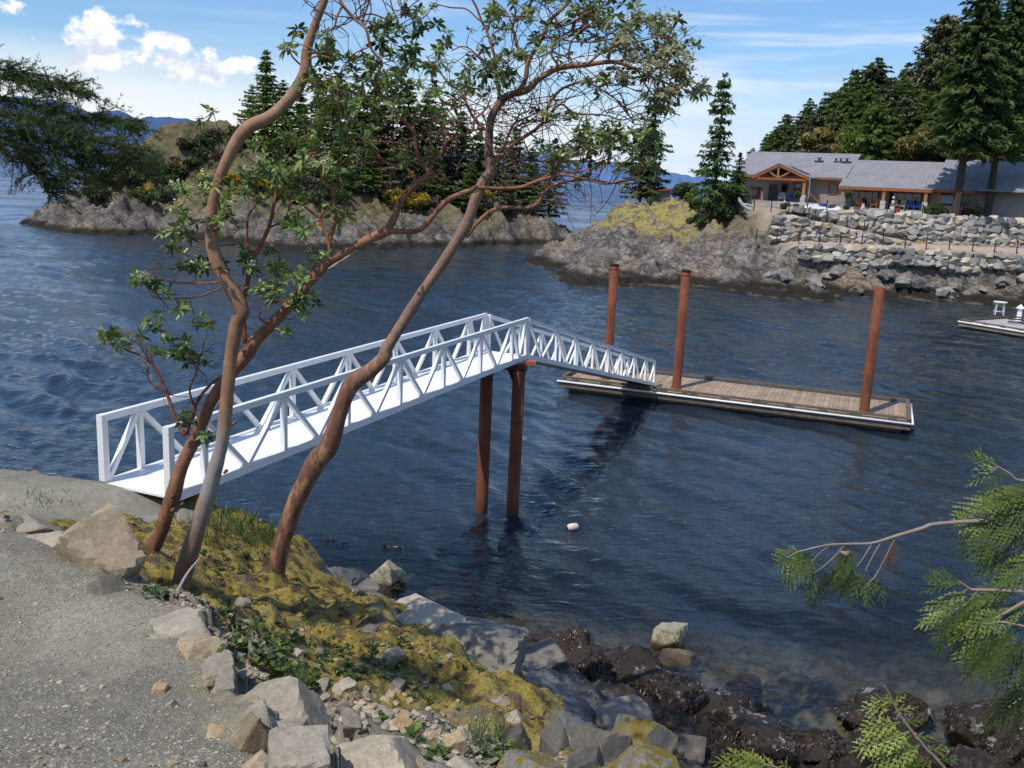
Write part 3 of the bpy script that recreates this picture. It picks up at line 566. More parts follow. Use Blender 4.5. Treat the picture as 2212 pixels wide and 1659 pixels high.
HLP += [(16, 122, 6), (8, 124, 2), (4, 128, -2), (12, 135, -1), (30, 135, 8.5), (45, 140, 9.5), (60, 135, 9), (90, 130, 11), (35, 165, 9), (60, 170, 14), (100, 170, 20), (25, 160, 0), (22, 185, -3), (50, 210, 14), (100, 210, 25), (40, 225, 0), (95, 100, 8), (95, 88, 3), (60, 84, 0), (80, 82, 0),
        (0, 100, -3), (5, 82, -3), (20, 80, -3), (40, 78, -3), (70, 76, -3), (-4, 115, -3), (0, 125, -4)]
HH = RBF(HLP, 1.6, .02)
def headland_h(x, y, full=False):
    b = HH(x, y); p = np.stack([x, y, 0*x], 1); tw = sstep(24.5, 27.5, x)*sstep(92.2, 92.6, y)*sstep(99.5, 98.6, y)
    a1 = zp1(x); t = 3.0+sstep(92.9, 93.25, y)*1.2+np.clip((y-93.2)/1.7, 0, 1)*.5; t = t+sstep(94.9, 95.3, y)*np.maximum(a1-.3-4.7, -.15)+np.clip((y-95.3)/1.5, 0, 1)*.5; t = t+sstep(96.8, 97.2, y)*(7.45-t)
    flat = sstep(24, 26.5, x)*sstep(92.4, 93, y)*sstep(135, 118, y)
    rough = sstep(-2, 1, b)*(1-flat); b = b+(7.48-b)*sstep(25, 27, x)*sstep(97.1, 97.4, y)*sstep(121, 117, y); z = b*(1-tw)+t*tw
    z = z+rough*((strata(x, y, .22, 60)-.45)*1.5+(strata(x, y, .6, 64)-.45)*1.25+fbm(p*1.2, 4, 61)*.6)+flat*fbm(p*1.5, 3, 66)*.06
    if not full: return z
    path = tw*np.maximum(sstep(93.2, 93.4, y)*sstep(95., 94.85, y), sstep(95.25, 95.4, y)*sstep(96.9, 96.75, y)); path = np.maximum(path, sstep(97.1, 97.4, y)*sstep(23.5, 25.5, x)*sstep(110, 103, y)*.75)
    nm = fbm(p*.2, 3, 68); moss = sstep(4.2, 5.6, b+nm*1.2)*sstep(29, 24.5, x)*(y < 122); soil = sstep(7.5, 8.2, b+nm)*sstep(112, 118, y)
    soil = np.maximum(soil, sstep(19, 22, x)*sstep(4, 6, b+nm*1.5)*sstep(29, 26, x)*.8)
    return z, moss*(1-path)*sstep(23.5, 20, x), soil, path
hx = np.concatenate([np.arange(-6, 52, .22), np.arange(52, 110, 1.0)]); hy = np.concatenate([np.arange(74, 92, .24), np.arange(92, 99.5, .1), np.arange(99.5, 118, .3), np.arange(118, 232, 1.6)]); HX, HY = np.meshgrid(hx, hy); HX = HX.ravel(); HY = HY.ravel()
HZ, hm_, hs_, hp_ = headland_h(HX, HY, True)
tag(mk('headland', np.stack([HX, HY, HZ], 1), gridF(len(hx), len(hy)), rock_material('headland_rock', ((.17, .135, .04), (.40, .33, .10)), 1.1, .80), smooth=True, attrs=dict(moss=hm_, soil=hs_, path=hp_)), 'rocky headland with mossy knoll and terraced paths', 'headland', kind='structure')
# --- mountains
def mtn(name, label, prof, y, depth, col):
    us = np.linspace(prof[0][0], prof[-1][0], 260); vs = np.interp(us, *zip(*prof)); V = []; top = np.array([aty(u, v, y) for u, v in zip(us, vs)]); rows = 26
    p0 = np.stack([us*.02, 0*us, 0*us], 1); top[:, 2] += fbm(p0*2.2, 5, 91)*y*.0035
    for k in range(rows):
        t = k/(rows-1); q = top.copy(); q[:, 1] = y-depth*(1-t); q[:, 0] *= q[:, 1]/y
        q[:, 2] = -5+(np.maximum(top[:, 2], 8)+5)*t**.9+fbm(np.stack([us*.05, np.full_like(us, t*4), 0*us], 1), 4, 90)*y*.012*t*(1-t)*4; V.append(q)
    q = top.copy(); q[:, 1] = y+depth; q[:, 2] = -50; V.append(q)
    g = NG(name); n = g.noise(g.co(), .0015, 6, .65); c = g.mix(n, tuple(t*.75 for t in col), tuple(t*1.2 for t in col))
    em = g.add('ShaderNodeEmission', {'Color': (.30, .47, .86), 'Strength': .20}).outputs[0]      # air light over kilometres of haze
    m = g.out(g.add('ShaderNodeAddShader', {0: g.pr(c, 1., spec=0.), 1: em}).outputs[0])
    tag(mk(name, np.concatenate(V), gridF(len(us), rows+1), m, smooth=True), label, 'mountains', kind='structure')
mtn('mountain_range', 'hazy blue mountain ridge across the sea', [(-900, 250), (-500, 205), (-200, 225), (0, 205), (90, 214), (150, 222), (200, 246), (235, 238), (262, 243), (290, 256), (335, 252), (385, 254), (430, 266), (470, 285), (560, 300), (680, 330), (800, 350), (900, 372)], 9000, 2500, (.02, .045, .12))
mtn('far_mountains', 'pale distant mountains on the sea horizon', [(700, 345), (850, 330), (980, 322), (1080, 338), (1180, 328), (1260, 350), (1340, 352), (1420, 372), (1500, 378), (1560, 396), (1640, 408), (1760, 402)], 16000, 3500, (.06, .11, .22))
# ---------------------------------------------------------------- rocks as meshes
def _ico(sub):
    bm = bmesh.new(); bmesh.ops.create_icosphere(bm, subdivisions=sub, radius=1); V = np.array([v.co[:] for v in bm.verts]); F = np.array([[v.index for v in f.verts] for f in bm.faces]); bm.free(); return V, F
ICO = {k: _ico(k) for k in (1, 2, 3, 4, 5)}
def rock(seed, sub=3, npl=14, rough=.05, lo=.62, hi=1.0):
    r = np.random.default_rng(seed); V, F = ICO[sub]; A_ = np.linalg.qr(r.normal(size=(3, 3)))[0]; N = np.concatenate([A_, -A_, r.normal(size=(max(3, npl-6), 3))]); N /= np.linalg.norm(N, axis=1)[:, None]; D = np.concatenate([r.uniform(.50, .72, 6), r.uniform(.62, .86, max(3, npl-6))])
    dd = V@N.T; rad = np.where(dd > .05, D/np.maximum(dd, .05), 9).min(1); rad = np.minimum(rad, 1.3); P = V*rad[:, None]
    P += V*(fbm(P*1.6+seed*3.1, 4, seed % 50)*rough*2+fbm(P*6+seed, 3, seed % 31)*rough*.6)[:, None]; return P, F
def stone_mat(name, ramp_, bs=1., flat=False, mossy=0.):
    g = NG(name); co = g.co(); v = g.m_('FRACT', g.m_('ADD', g.attr('var'), g.m_('MULTIPLY', g.rnd(), 3.7))); n = g.noise(co, 2.2*bs, 6, .65); f = g.noise(co, 16*bs, 4, .7); ff = g.noise(co, 70*bs, 3, .7)
    c = g.ramp(v, ramp_); c = g.mix(1., c, g.ramp(n, [(.25, .55), (.5, .95), (.75, 1.3)]), 'MULTIPLY'); c = g.mix(1., c, g.ramp(f, [(.3, .8), (.7, 1.15)]), 'MULTIPLY'); c = g.mix(1., c, g.ramp(ff, [(.3, .78), (.7, 1.18)]), 'MULTIPLY')
    c = g.mix(1., c, (1.05, 1.0, .92), 'MULTIPLY'); c = g.mix(g.mr(n, .56, .7, 0., .55), c, g.mix(v, (.36, .22, .10), (.30, .27, .22)))
    if mossy: 
        nz = g.add('ShaderNodeSeparateXYZ', {0: g.add('ShaderNodeNewGeometry').outputs['Normal']}).outputs[2]
        c = g.mix(g.m_('MULTIPLY', g.mr(nz, .3, .8), g.mr(g.noise(co, 3*bs, 6, .75), .56-mossy*.12, .60-mossy*.12)), c, g.ramp(ff, [(.3, (.06, .045, .012)), (.5, (.17, .125, .025)), (.75, (.33, .26, .06))]))
    return g.out(g.pr(c, .9, g.bump(g.m_('ADD', g.m_('MULTIPLY', f, .5), g.m_('MULTIPLY', ff, .3)), .6, .03/bs), spec=.25))
M_WALLST = stone_mat('terrace_boulders', [(0, (.12, .12, .125)), (.2, (.25, .25, .25)), (.4, (.42, .41, .39)), (.55, (.36, .29, .20)), (.7, (.55, .50, .43)), (.85, (.30, .295, .285)), (1, (.17, .17, .175))], .8)
# ---------------------------------------------------------------- terrace walls of stacked boulders
def stone_wall(name, label, x0, x1, zlo, zhi, yf, seed, slope=.25, big=1.):
    r = np.random.default_rng(seed); mb = MB(); z = 0
    zmax = max(zhi(x) for x in np.linspace(x0, x1, 20)); zmin = min(zlo(x) for x in np.linspace(x0, x1, 20)); z = zmin
    while z < zmax:
        h = r.uniform(.42, .62)*big; x = x0+r.uniform(0, .5)
        while x < x1:
            w = r.uniform(.55, 1.15)*big
            if zlo(x)-.25 < z < zhi(x)-h*.35:
                P, F = rock(int(r.integers(1, 90)), 3, 9, .022, .62, .9); th = r.uniform(-.35, .35); c, s_ = math.cos(th), math.sin(th)
                P = P*np.array([w*.80, .62, h*.88]); P = np.stack([P[:, 0]*c-P[:, 2]*s_*.6, P[:, 1], P[:, 0]*s_*.6+P[:, 2]*c], 1)
                mb.add(P+np.array([x+w/2, yf+(z-zlo(x))*slope+r.uniform(-.08, .08), z+h/2+r.uniform(-.1, .1)]), F, r.random())
            x += w*r.uniform(.84, .98)
        z += h*.82
    tag(mb.build(name, M_WALLST), label, 'stone wall')
stone_wall('boulder_wall', 'lowest stacked boulder wall, just above the natural shore rock', 27, 66, lambda x: 2.6+.3*math.sin(x*.7), lambda x: 4.1, 92.45, 1, .28, 1.2)
stone_wall('boulder_wall', 'middle stacked boulder wall between the two sloping paths', 24.6, 42.5, lambda x: 4.5, lambda x: float(zp1(x))-.38, 94.85, 2, .2, 1.12)
stone_wall('boulder_wall', 'highest stacked boulder wall holding up the house terrace', 26.6, 66, lambda x: float(zp1(x)), lambda x: 7.4, 96.55, 3, .2, 1.15)
# rubble bank right of the paths and loose boulders at the shore
rb_ = random.Random(5); M_SHOREB = stone_mat('shore_boulder', [(0, (.10, .10, .10)), (.5, (.20, .19, .18)), (1, (.33, .31, .28))], .8)
for i in range(46):
    x = rb_.uniform(24, 64); y = rb_.uniform(88.6, 92.3); P, F = rock(100+i % 12, 3, 13, .06); s_ = rb_.uniform(.45, 1.25)
    o = mk('shore_boulder', P*[s_*1.2, s_, s_*.75], F, M_SHOREB, smooth=False); z = float(headland_h(np.array([x]), np.array([y]))[0]); o.location = (x, y, z+s_*.2); o.rotation_euler = (rb_.uniform(-.3, .3), rb_.uniform(-.3, .3), rb_.uniform(0, 6))
    tag(o, 'rough grey boulder on the far shore below the lowest stone wall', 'boulder', 'boulders on the far shore')
# ---------------------------------------------------------------- path railings
M_POST = plain('black_post', (.025, .022, .02), .5)
def railing(label, xs, y, zf):
    t = thing('path_railing', label, 'railing', (xs[0], y, zf(xs[0])))
    for x in xs: part(MB().bar((x, y, zf(x)-.1), (x, y, zf(x)+1.08), .085, .085, (1, 0, 0)).tube([(x, y, zf(x)+1.08), (x, y, zf(x)+1.14)], .06, 8), 'post', M_POST, t)
    for h in (.98, .5):
        b = MB(); P = []
        for a, c in zip(xs[:-1], xs[1:]):
            for k in range(6): f = k/6; x = a+(c-a)*f; P.append((x, y, zf(a)+(zf(c)-zf(a))*f+h-.12*math.sin(math.pi*f)))
        P.append((xs[-1], y, zf(xs[-1])+h)); b.tube(P, .018, 5); part(b, 'cable', M_POST, t)
railing('black post and cable railing along the lower path', [float(aty(u, 530, 93.5)[0]) for u in (1632, 1676.6, 1724.6, 1769, 1814, 1861, 1906, 1955, 2001, 2051, 2102, 2150, 2198)], 93.5, lambda x: 4.47)
railing('black post and cable railing along the upper sloping path', [float(aty(u, 500, 95.45)[0]) for u in (1623.8, 1661, 1699, 1743, 1782, 1828, 1866)], 95.45, lambda x: float(zp1(x)))
railing('black post and cable railing along the terrace edge below the house', [float(aty(u, 455, 97.5)[0]) for u in (1703, 1743, 1785.4, 1829, 1872.6, 1916, 1955, 1992.5, 2030, 2061)], 97.5, lambda x: 7.5)
# ---------------------------------------------------------------- the house
PHI = R(30); EX = np.array([math.cos(PHI), -math.sin(PHI), 0]); EY = np.array([math.sin(PHI), math.cos(PHI), 0])
H0 = aty(1827, 384, 108.)
def hp(u, v, ly=0.):
    d = ray(u, v); t = ((H0-EYE)@EY+ly)/(d@EY); P = EYE+d*t; return float((P-H0)@EX), float(P[2])
def HL(a, ly, z): return np.array([H0[0], H0[1], 0])+EX*a+EY*ly+UPZ*z
house = thing('timber_lodge', 'long low lodge with grey metal roof, timber gable porch and covered patio', 'house', tuple(HL(0, 0, 7.5)))
def metal_roof():
    g = NG('standing_seam_roof'); v = g.attr('var'); co = g.co(); n = g.noise(co, .8, 4)
    rib = g.m_('PINGPONG', v, .21); c = g.mix(g.mr(rib, .0, .04), (.16, .158, .165), (.245, .24, .25)); c = g.mix(1., c, g.ramp(n, [(.3, .88), (.7, 1.1)]), 'MULTIPLY')
    return g.out(g.pr(c, .75, g.bump(g.mr(rib, 0., .05), .5, .03), 0., .12))
M_ROOF = metal_roof(); M_TIM = wood('red_cedar_timber', (.36, .115, .04), (.29, .085, .03), (.20, .06, .025)); M_POSTW = wood('honey_timber', (.40, .19, .08), (.34, .15, .06), (.25, .1, .04))
M_STUC = plain('taupe_stucco', (.27, .235, .20), .9, 0, .2, 1.5, .12); M_GLASS = NG('dark_glass'); M_GLASS = M_GLASS.out(M_GLASS.pr((.012, .014, .016), .06, spec=.7))
M_FRAME = plain('red_window_frame', (.20, .035, .03), .6); M_STONEW = plain('pale_stone', (.42, .40, .37), .9, 0, .2, 3, .3); M_GREEN = plain('dark_green_door', (.015, .05, .045), .5); M_BLIND = plain('pale_blind', (.36, .46, .47), .8)
def slope_roof(name, a0, a1, lye, ze, lyr, zr, th=.10, edge=True):
    mb = MB(); n = 2; q = [HL(a0, lye, ze), HL(a1, lye, ze), HL(a1, lyr, zr), HL(a0, lyr, zr)]; V = np.array(q+[p-UPZ*th for p in q])
    mb.add(V, [[0, 1, 2, 3], [7, 6, 5, 4], [0, 4, 5, 1], [1, 5, 6, 2], [2, 6, 7, 3], [3, 7, 4, 0]], np.array([a0, a1, a1, a0]*2)); o = part(mb, name, M_ROOF, house); return o
def lbox(name, a0, a1, l0, l1, z0, z1, mat, root=None, var=0.):
    mb = MB(); mb.box(HL((a0+a1)/2, (l0+l1)/2, (z0+z1)/2), (a1-a0, l1-l0, z1-z0), var=var, axes=[EX, EY, UPZ]); return part(mb, name, mat, root or house)
FZ = 8.12; aL = hp(1600, 380, 0)[0]-1.; ZE = float(H0[2]); aR0 = hp(1812, 400, -2.)[0]; aR1, _ = hp(2016, 409.6, -2.); zRe = hp(1912, 404.6, -2.)[1]; zRr = hp(1945, 348, 5.)[1]; ZR = hp(1855.8, 332.8, 7.)[1]
slope_roof('roof', aL, 0., 0., ZE, 7., ZR); slope_roof('roof', aL, 0., 14., ZE, 7.01, ZR)
slope_roof('roof', aR0, aR1, -2., zRe, 5., zRr); slope_roof('roof', aR0, aR1+8, 12., zRe, 5.01, zRr)
aX = aR1+9.; slope_roof('roof', aR1+.003, aX, -2.4, zRe+.12, 5.2, zRr+.30)
lbox('fascia', aL, 0, .02, .10, ZE-.30, ZE-.10, M_TIM); lbox('fascia', aR0, aR1, -1.98, -1.88, zRe-.36, zRe-.105, M_TIM); lbox('fascia', aR1+.01, aR1+3.9, -2.38, -2.28, zRe-.28, zRe+.015, M_TIM)
# rake board of the tall roof
part(MB().bar(HL(.06, 0, ZE-.12), HL(.06, 7., ZR-.12), .08, .32), 'rake_board', plain('brown_trim', (.10, .06, .045), .7), house)
lbox('wall', aL+1, -.5, 1., 13., 7.3, ZE+.05, M_STUC); lbox('wall', -.49, aR1-.2, .8, 11., 7.3, zRe+.6, M_STUC); lbox('wall', aR1-.19, aX-.5, -.9, 11., 7.3, zRe+.1, M_STUC)
for a0, a1, z0, z1, y0, y1 in [(aL+1.0, -.5, ZE+.05, ZR-.1, 1., 13.)]:   # gable infill
    part(MB().add([HL(-.52, 1.2, z0), HL(-.52, 12.8, z0), HL(-.52, 7, z1), HL(-.7, 1.2, z0), HL(-.7, 12.8, z0), HL(-.7, 7, z1)], [[0, 1, 2], [5, 4, 3]]), 'gable_wall', M_STUC, house)
lbox('porch_slab', aL-.5, hp(1790, 440, -3.)[0], -3.0, 1.0, 7.0, FZ, M_STONEW); lbox('patio_slab', aR0+.2, aR1+.3, -3.6, .8, 7.0, FZ-.22, M_STONEW); lbox('patio_step', aR0+3, aR1-1, -4.3, -3.6, 7.0, FZ-.45, M_STONEW)
def zz(u, zx, zy): pass
def Z9(x, y): return 1592.6+.16*x, 300.8+.16*y
def Z9b(x, y): return 1858.1+.16*x, 300.8+.16*y
def opening(name, f, x0, y0, x1, y1, ly, pane, frame=M_FRAME, fw=.12, mull=0):
    a0, z1 = hp(*f(x0, y0), ly); a1, z0 = hp(*f(x1, y1), ly); fr = MB()
    for (p, q) in ((HL(a0, ly-.04, z0), HL(a0, ly-.04, z1)), (HL(a1, ly-.04, z0), HL(a1, ly-.04, z1))): fr.bar(p, q, .1, fw, EX)
    fr.bar(HL(a0-fw/2, ly-.04, z0), HL(a1+fw/2, ly-.04, z0), .105, fw); fr.bar(HL(a0-fw/2, ly-.04, z1), HL(a1+fw/2, ly-.04, z1), .105, fw)
    for k in range(mull): a = a0+(a1-a0)*(k+1)/(mull+1); fr.bar(HL(a, ly-.035, z0), HL(a, ly-.035, z1), .09, .07, EX)
    o = part(fr, name, frame, house); o2 = MB().box(HL((a0+a1)/2, ly-.012, (z0+z1)/2), (a1-a0, .02, z1-z0), axes=[EX, EY, UPZ]).build('pane' if pane is not M_GREEN else 'door_leaf', pane); o2.parent = o; return o
W1 = 1.0; W2 = .8
opening('window', Z9, 1250, 605, 1345, 740, W1, M_GLASS); opening('window', Z9, 600, 600, 672, 715, W1, M_GLASS); opening('window', Z9, 775, 592, 862, 715, W1, M_GLASS); opening('glass_door', Z9, 92, 640, 310, 815, W1, M_GLASS, mull=1); opening('door', Z9, 440, 612, 528, 828, W1, M_GREEN)
opening('glass_door', Z9, 1555, 700, 1900, 905, W2, M_GLASS, mull=3, fw=.08); opening('glass_door', Z9b, 400, 720, 800, 935, W2, M_GLASS, mull=3, fw=.08)
opening('window', Z9b, 1062, 735, 1362, 888, -.9, M_BLIND, fw=.2)
lbox('wall', hp(*Z9b(1040, 900), -1.0)[0], hp(*Z9b(1390, 900), -1.0)[0], -1.08, -.91, 7.4, hp(*Z9b(1200, 905), -1.0)[1], M_STONEW)
for f, x, base, mid, top, ly in [(Z9, 1960, 925, 830, 680, -1.7), (Z9b, 865, 950, 850, 705, -1.7), (Z9, 878, 890, 750, 545, -2.6), (Z9, 52, 838, 690, 560, -2.6), (Z9b, 1035, 960, 900, 705, -1.7)]:
    a, zb = hp(*f(x, base), ly); zm = hp(*f(x, mid), ly)[1]; zt = hp(*f(x, top), ly)[1]
    lbox('post', a-.16, a+.16, ly-.16, ly+.16, zm, zt+.1, M_POSTW, var=.4); lbox('stone_base', a-.26, a+.26, ly-.26, ly+.26, 7.4, zm-.002, M_STONEW)
# gable porch
A0, zA0 = hp(*Z9(210, 488), -2.8); A1, zA1 = hp(*Z9(1000, 520), -2.8); Ap, zAp = hp(*Z9(478, 332), -2.8); Ap = (A0+A1)/2-.4; zA = (zA0+zA1)/2
for s_, ae in ((-1, A0), (1, A1)):
    q = [HL(Ap, -3.0, zAp+.1), HL(ae, -3.0, zA), HL(ae, 2.2, zA+.0), HL(Ap, 5.2, zAp+.1)]; V = np.array(q+[p-UPZ*.1 for p in q]); fs = [[0, 1, 2, 3], [7, 6, 5, 4], [0, 4, 5, 1], [1, 5, 6, 2], [2, 6, 7, 3], [3, 7, 4, 0]]
    part(MB().add(V, fs, np.array([0, 0, 5.2, 5.2]*2)), 'porch_roof', M_ROOF, house)
    part(MB().bar(HL(Ap, -2.92, zAp-.14), HL(ae, -2.92, zA-.24), .12, .27), 'gable_rafter', M_TIM, house)
zc = zA-.28; part(MB().bar(HL(A0+.5, -2.8, zc), HL(A1-.5, -2.8, zc), .2, .24), 'tie_beam', M_TIM, house)
part(MB().bar(HL(Ap, -2.8, zc+.1), HL(Ap, -2.8, zAp-.2), .2, .2, EX), 'king_post', M_POSTW, house)
for s_, ae in ((-1, A0), (1, A1)): part(MB().bar(HL(Ap, -2.8, zc+.12), HL(Ap+(ae-Ap)*.42, -2.8, zc+(zAp-zc)*.56), .16, .15), 'strut', M_POSTW, house)
part(MB().box(HL(Ap+(A1-Ap)*.5, -.4, zAp+(zA-zAp)*.5+.13), (1, 1, 1), axes=[(EX*(A1-Ap)+UPZ*(zA-zAp))*.5, EY*1.6, UPZ*.06]), 'skylight', M_GLASS, house)
for x, big in ((1105, 1), (1330, 0), (1395, 0), (1475, 1)):
    f = .42; a, z = hp(*Z9(x, 320), 7*.62); P = HL(a, 7*.62, ZE+(ZR-ZE)*.62); w_ = .5 if big else .22
    part(MB().tube([P-UPZ*.1, P+UPZ*.38], .13 if big else .1, 10).tube([P+UPZ*.4, P+UPZ*.47], .3 if big else .18, 10).box(P+UPZ*.06, (w_*2, w_*1.2, .16), axes=[EX, EY, UPZ]), 'roof_vent', plain('dark_flashing', (.05, .05, .055), .5), house)
# ---------------------------------------------------------------- things on the terrace
def at_house(f, x, y, ly=-3.4):
    a, z = hp(*f(x, y), ly); return HL(a, ly, 0)
M_ORG = wood('orange_wood', (.50, .16, .06), (.44, .14, .05), (.3, .1, .04)); M_BLUE = plain('blue_plastic', (.03, .07, .28), .5); M_GREYW = plain('grey_white_wood', (.42, .46, .47), .7); M_BEIGE = plain('beige_canvas', (.36, .27, .18), .8)
def adirondack(P, z, label, mat, group, rz):
    t = thing('garden_chair', label, 'chair', (P[0], P[1], z), group, rz)
    MB().bar((0, -.3, .38), (0, .3, .28), .56, .04).build('seat', mat, t)
    b = MB()
    for i in range(5): x = (i-2)*.115; b.bar((x, .26, .3), (x*1.12, .55, 1.05-.05*abs(i-2)), .10, .025, (0, 1, 0))
    b.build('backrest', mat, t)
    for s_ in (-1, 1):
        MB().bar((s_*.33, -.38, .56), (s_*.33, .36, .56), .12, .03).build('armrest', mat, t); MB().bar((s_*.32, -.32, 0), (s_*.32, -.32, .54), .05, .09, (0, 1, 0)).build('leg', mat, t); MB().bar((s_*.30, .5, 0), (s_*.30, -.1, .36), .04, .1).build('leg', mat, t)
for f, x, y, z, lab, mt, ly, rz in [(Z9, 595, 835, FZ, 'grey white garden chair on the porch in front of the green door', M_GREYW, -.8, .2), (Z9, 700, 835, FZ, 'blue garden chair on the gable porch beside the grey white one', M_BLUE, -.8, -.2), (Z9, 1640, 905, FZ-.22, 'orange wooden armchair at the left end of the covered patio', M_ORG, -1.2, .3), (Z9, 1855, 910, FZ-.22, 'orange wooden armchair left of the patio timber post', M_ORG, -1.2, -.2),
      (Z9b, 450, 930, FZ-.22, 'beige patio chair behind the stacked white stone figure', M_BEIGE, -1.4, .1), (Z9b, 560, 930, FZ-.22, 'beige patio chair left of the blue patio chairs', M_BEIGE, -1.4, -.1), (Z9b, 680, 930, FZ-.22, 'blue patio chair in the middle of the right patio bay', M_BLUE, -1.2, .2), (Z9b, 775, 930, FZ-.22, 'blue patio chair nearest the right patio post', M_BLUE, -1.2, -.1)]:
    adirondack(at_house(f, x, y, ly), z, lab, mt, 'chairs on the porch and patio', rz-PHI)
def at_y(f, x, y, yy): P = aty(*f(x, y), yy); return P
M_TERRA = plain('terracotta', (.42, .10, .04), .8); M_LEAFD = leaf_mat('shrub_leaves', [(0, (.03, .055, .015)), (.6, (.07, .11, .025)), (1, (.14, .17, .05))], .2)
def leafball(r, n, seed, size, squash=1., hollow=.35):
    q = np.random.default_rng(seed); d = q.normal(size=(n, 3)); d /= np.linalg.norm(d, axis=1)[:, None]; lump = 1+.28*vnoise(d*1.8+seed, seed % 9); rad = r*lump*q.uniform(hollow, 1., n)**.4
    C = d*rad[:, None]*np.array([1, 1, squash]); a = q.normal(size=(n, 3)); a /= np.linalg.norm(a, axis=1)[:, None]; b = np.cross(a, q.normal(size=(n, 3))); b /= np.linalg.norm(b, axis=1)[:, None]; s_ = size*q.uniform(.6, 1.3, n)[:, None]
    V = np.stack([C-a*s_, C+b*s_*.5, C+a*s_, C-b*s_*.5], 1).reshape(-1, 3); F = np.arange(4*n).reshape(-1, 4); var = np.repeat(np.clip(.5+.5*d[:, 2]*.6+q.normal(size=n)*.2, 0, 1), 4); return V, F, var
def pot_plant(P, label, pot, r, h, stem, br, mat=M_LEAFD):
    t = thing('potted_plant', label, 'potted plant', tuple(P)); MB().tube([(0, 0, 0), (0, 0, h)], [r*.75, r], 12).tube([(0, 0, h), (0, 0, h+.05)], r*1.1, 12).build('pot', pot, t)
    if stem > .05: MB().tube([(0, 0, h), (.02, 0, h+stem)], .04, 6).build('stem', M_CURB, t)
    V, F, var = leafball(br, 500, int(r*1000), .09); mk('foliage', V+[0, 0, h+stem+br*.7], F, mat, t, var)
TZ = 7.52
pot_plant((*at_y(Z9, 795, 930, 100)[:2], TZ), 'clipped ball shrub in a black pot below the porch timber post', M_DARK, .3, .45, .75, .38); pot_plant((*at_y(Z9, 1470, 960, 99.5)[:2], TZ), 'clipped ball shrub in a black pot left of the covered patio', M_DARK, .34, .5, 1.0, .42)
pot_plant((*at_y(Z9, 1612, 955, 99.5)[:2], TZ), 'red terracotta pot with a small plant on the terrace', M_TERRA, .3, .5, .0, .22); pot_plant((*at_y(Z9b, 492, 985, 99.5)[:2], TZ), 'orange terracotta pot beside the white stone figure', M_TERRA, .34, .5, 0., .15)
pot_plant((*at_y(Z9b, 1040, 1040, 98.6)[:2], TZ), 'dark round pot with bushy plant below the pale window', M_DARK, .42, .5, .05, .5)
for f, x, y, yy, r, lab, mat in [(Z9b, 960, 985, 100, .75, 'round green shrub left of the pale window', M_LEAFD), (Z9b, 1500, 960, 101, 1.3, 'tall yellow green shrub at the right of the pale window', leaf_mat('lime_leaves', [(0, (.07, .09, .01)), (1, (.26, .25, .04))])), (Z9b, 1440, 1020, 99, .6, 'low dark red leaved shrub at the terrace edge', leaf_mat('red_leaves', [(0, (.10, .02, .02)), (1, (.22, .08, .05))])), (Z9b, 1120, 1000, 99.5, .5, 'low lime green shrub under the pale window', leaf_mat('lime_leaves', [(0, (.09, .10, .02)), (1, (.26, .24, .06))])),
      (Z9, 640, 980, 97.9, .45, 'low shrub at the left top end of the highest stone wall', M_LEAFD)]:
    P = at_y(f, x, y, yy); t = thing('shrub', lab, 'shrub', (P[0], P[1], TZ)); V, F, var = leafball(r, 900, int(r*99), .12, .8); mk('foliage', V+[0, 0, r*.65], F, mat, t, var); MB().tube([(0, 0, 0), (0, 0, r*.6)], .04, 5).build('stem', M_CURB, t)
M_WST = plain('white_stone', (.55, .52, .48), .9, 0, .2, 4, .2)
for f, x, y, hgt, lab in [(Z9, 632, 935, 1.0, 'upright pointed pale stone at the left end of the terrace edge'), (Z9, 1692, 960, 1.0, 'upright pointed pale stone on the terrace beside the red pot')]:
    P, F = rock(211+int(x), 3, 10, .05); Q = P*[.27, .22, .6]; Q[:, :2] *= (1.15-.5*np.clip((Q[:, 2:]+.6)/1.2, 0, 1)); o = mk('standing_stone', Q+[0, 0, hgt*.45], F, M_WST); p = at_y(f, x, y, 98.3); o.location = (p[0], p[1], TZ); tag(o, lab, 'stone')
p = at_y(Z9b, 425, 985, 98.6); t = thing('stone_figure', 'stacked figure of rounded white stones on the terrace wall', 'sculpture', (p[0], p[1], TZ))
for i, (r_, z_, sc) in enumerate([(.42, .45, (1, .8, 1.2)), (.22, 1.15, (1, .9, 1.25)), (.17, 1.62, (1, 1, 1))]):
    P, F = rock(300+i, 3, 16, .04, .8, 1.05); mk('stone', P*np.array(sc)*r_+[0, 0, z_], F, M_WST, t, smooth=True)
p = at_y(Z9, 1155, 900, 101); t = thing('tub', 'blue tub with two long poles leaning out of it', 'tub', (p[0], p[1], TZ)); MB().tube([(0, 0, 0), (0, 0, .7)], [.34, .42], 14).build('tub_body', M_BLUE, t)
for dx in (0, .25): MB().tube([(.1+dx*.3, 0, .3), (-1.6+dx, .6, 1.75)], .03, 6).build('pole', M_POSTW, t)
p0 = at_y(Z9, 925, 960, 98.6); n = 40; xs, ys = np.meshgrid(np.linspace(0, 3.6, n), np.linspace(0, 1.5, 16)); zz_ = .12+.42*np.sin(np.clip(ys/1.5, 0, 1)*math.pi)*(.6+.4*np.sin(xs*2))+fbm(np.stack([xs.ravel()*2.4, ys.ravel()*2.4, 0*xs.ravel()], 1), 4, 5).reshape(xs.shape)*.28
o = mk('tarpaulin', np.stack([xs, ys, np.maximum(zz_, .02)], -1).reshape(-1, 3), gridF(n, 16), plain('white_sheet', (.66, .66, .70), .7)); o.location = (p0[0], p0[1], TZ); tag(o, 'crumpled white sheet heaped on the terrace edge', 'tarpaulin')
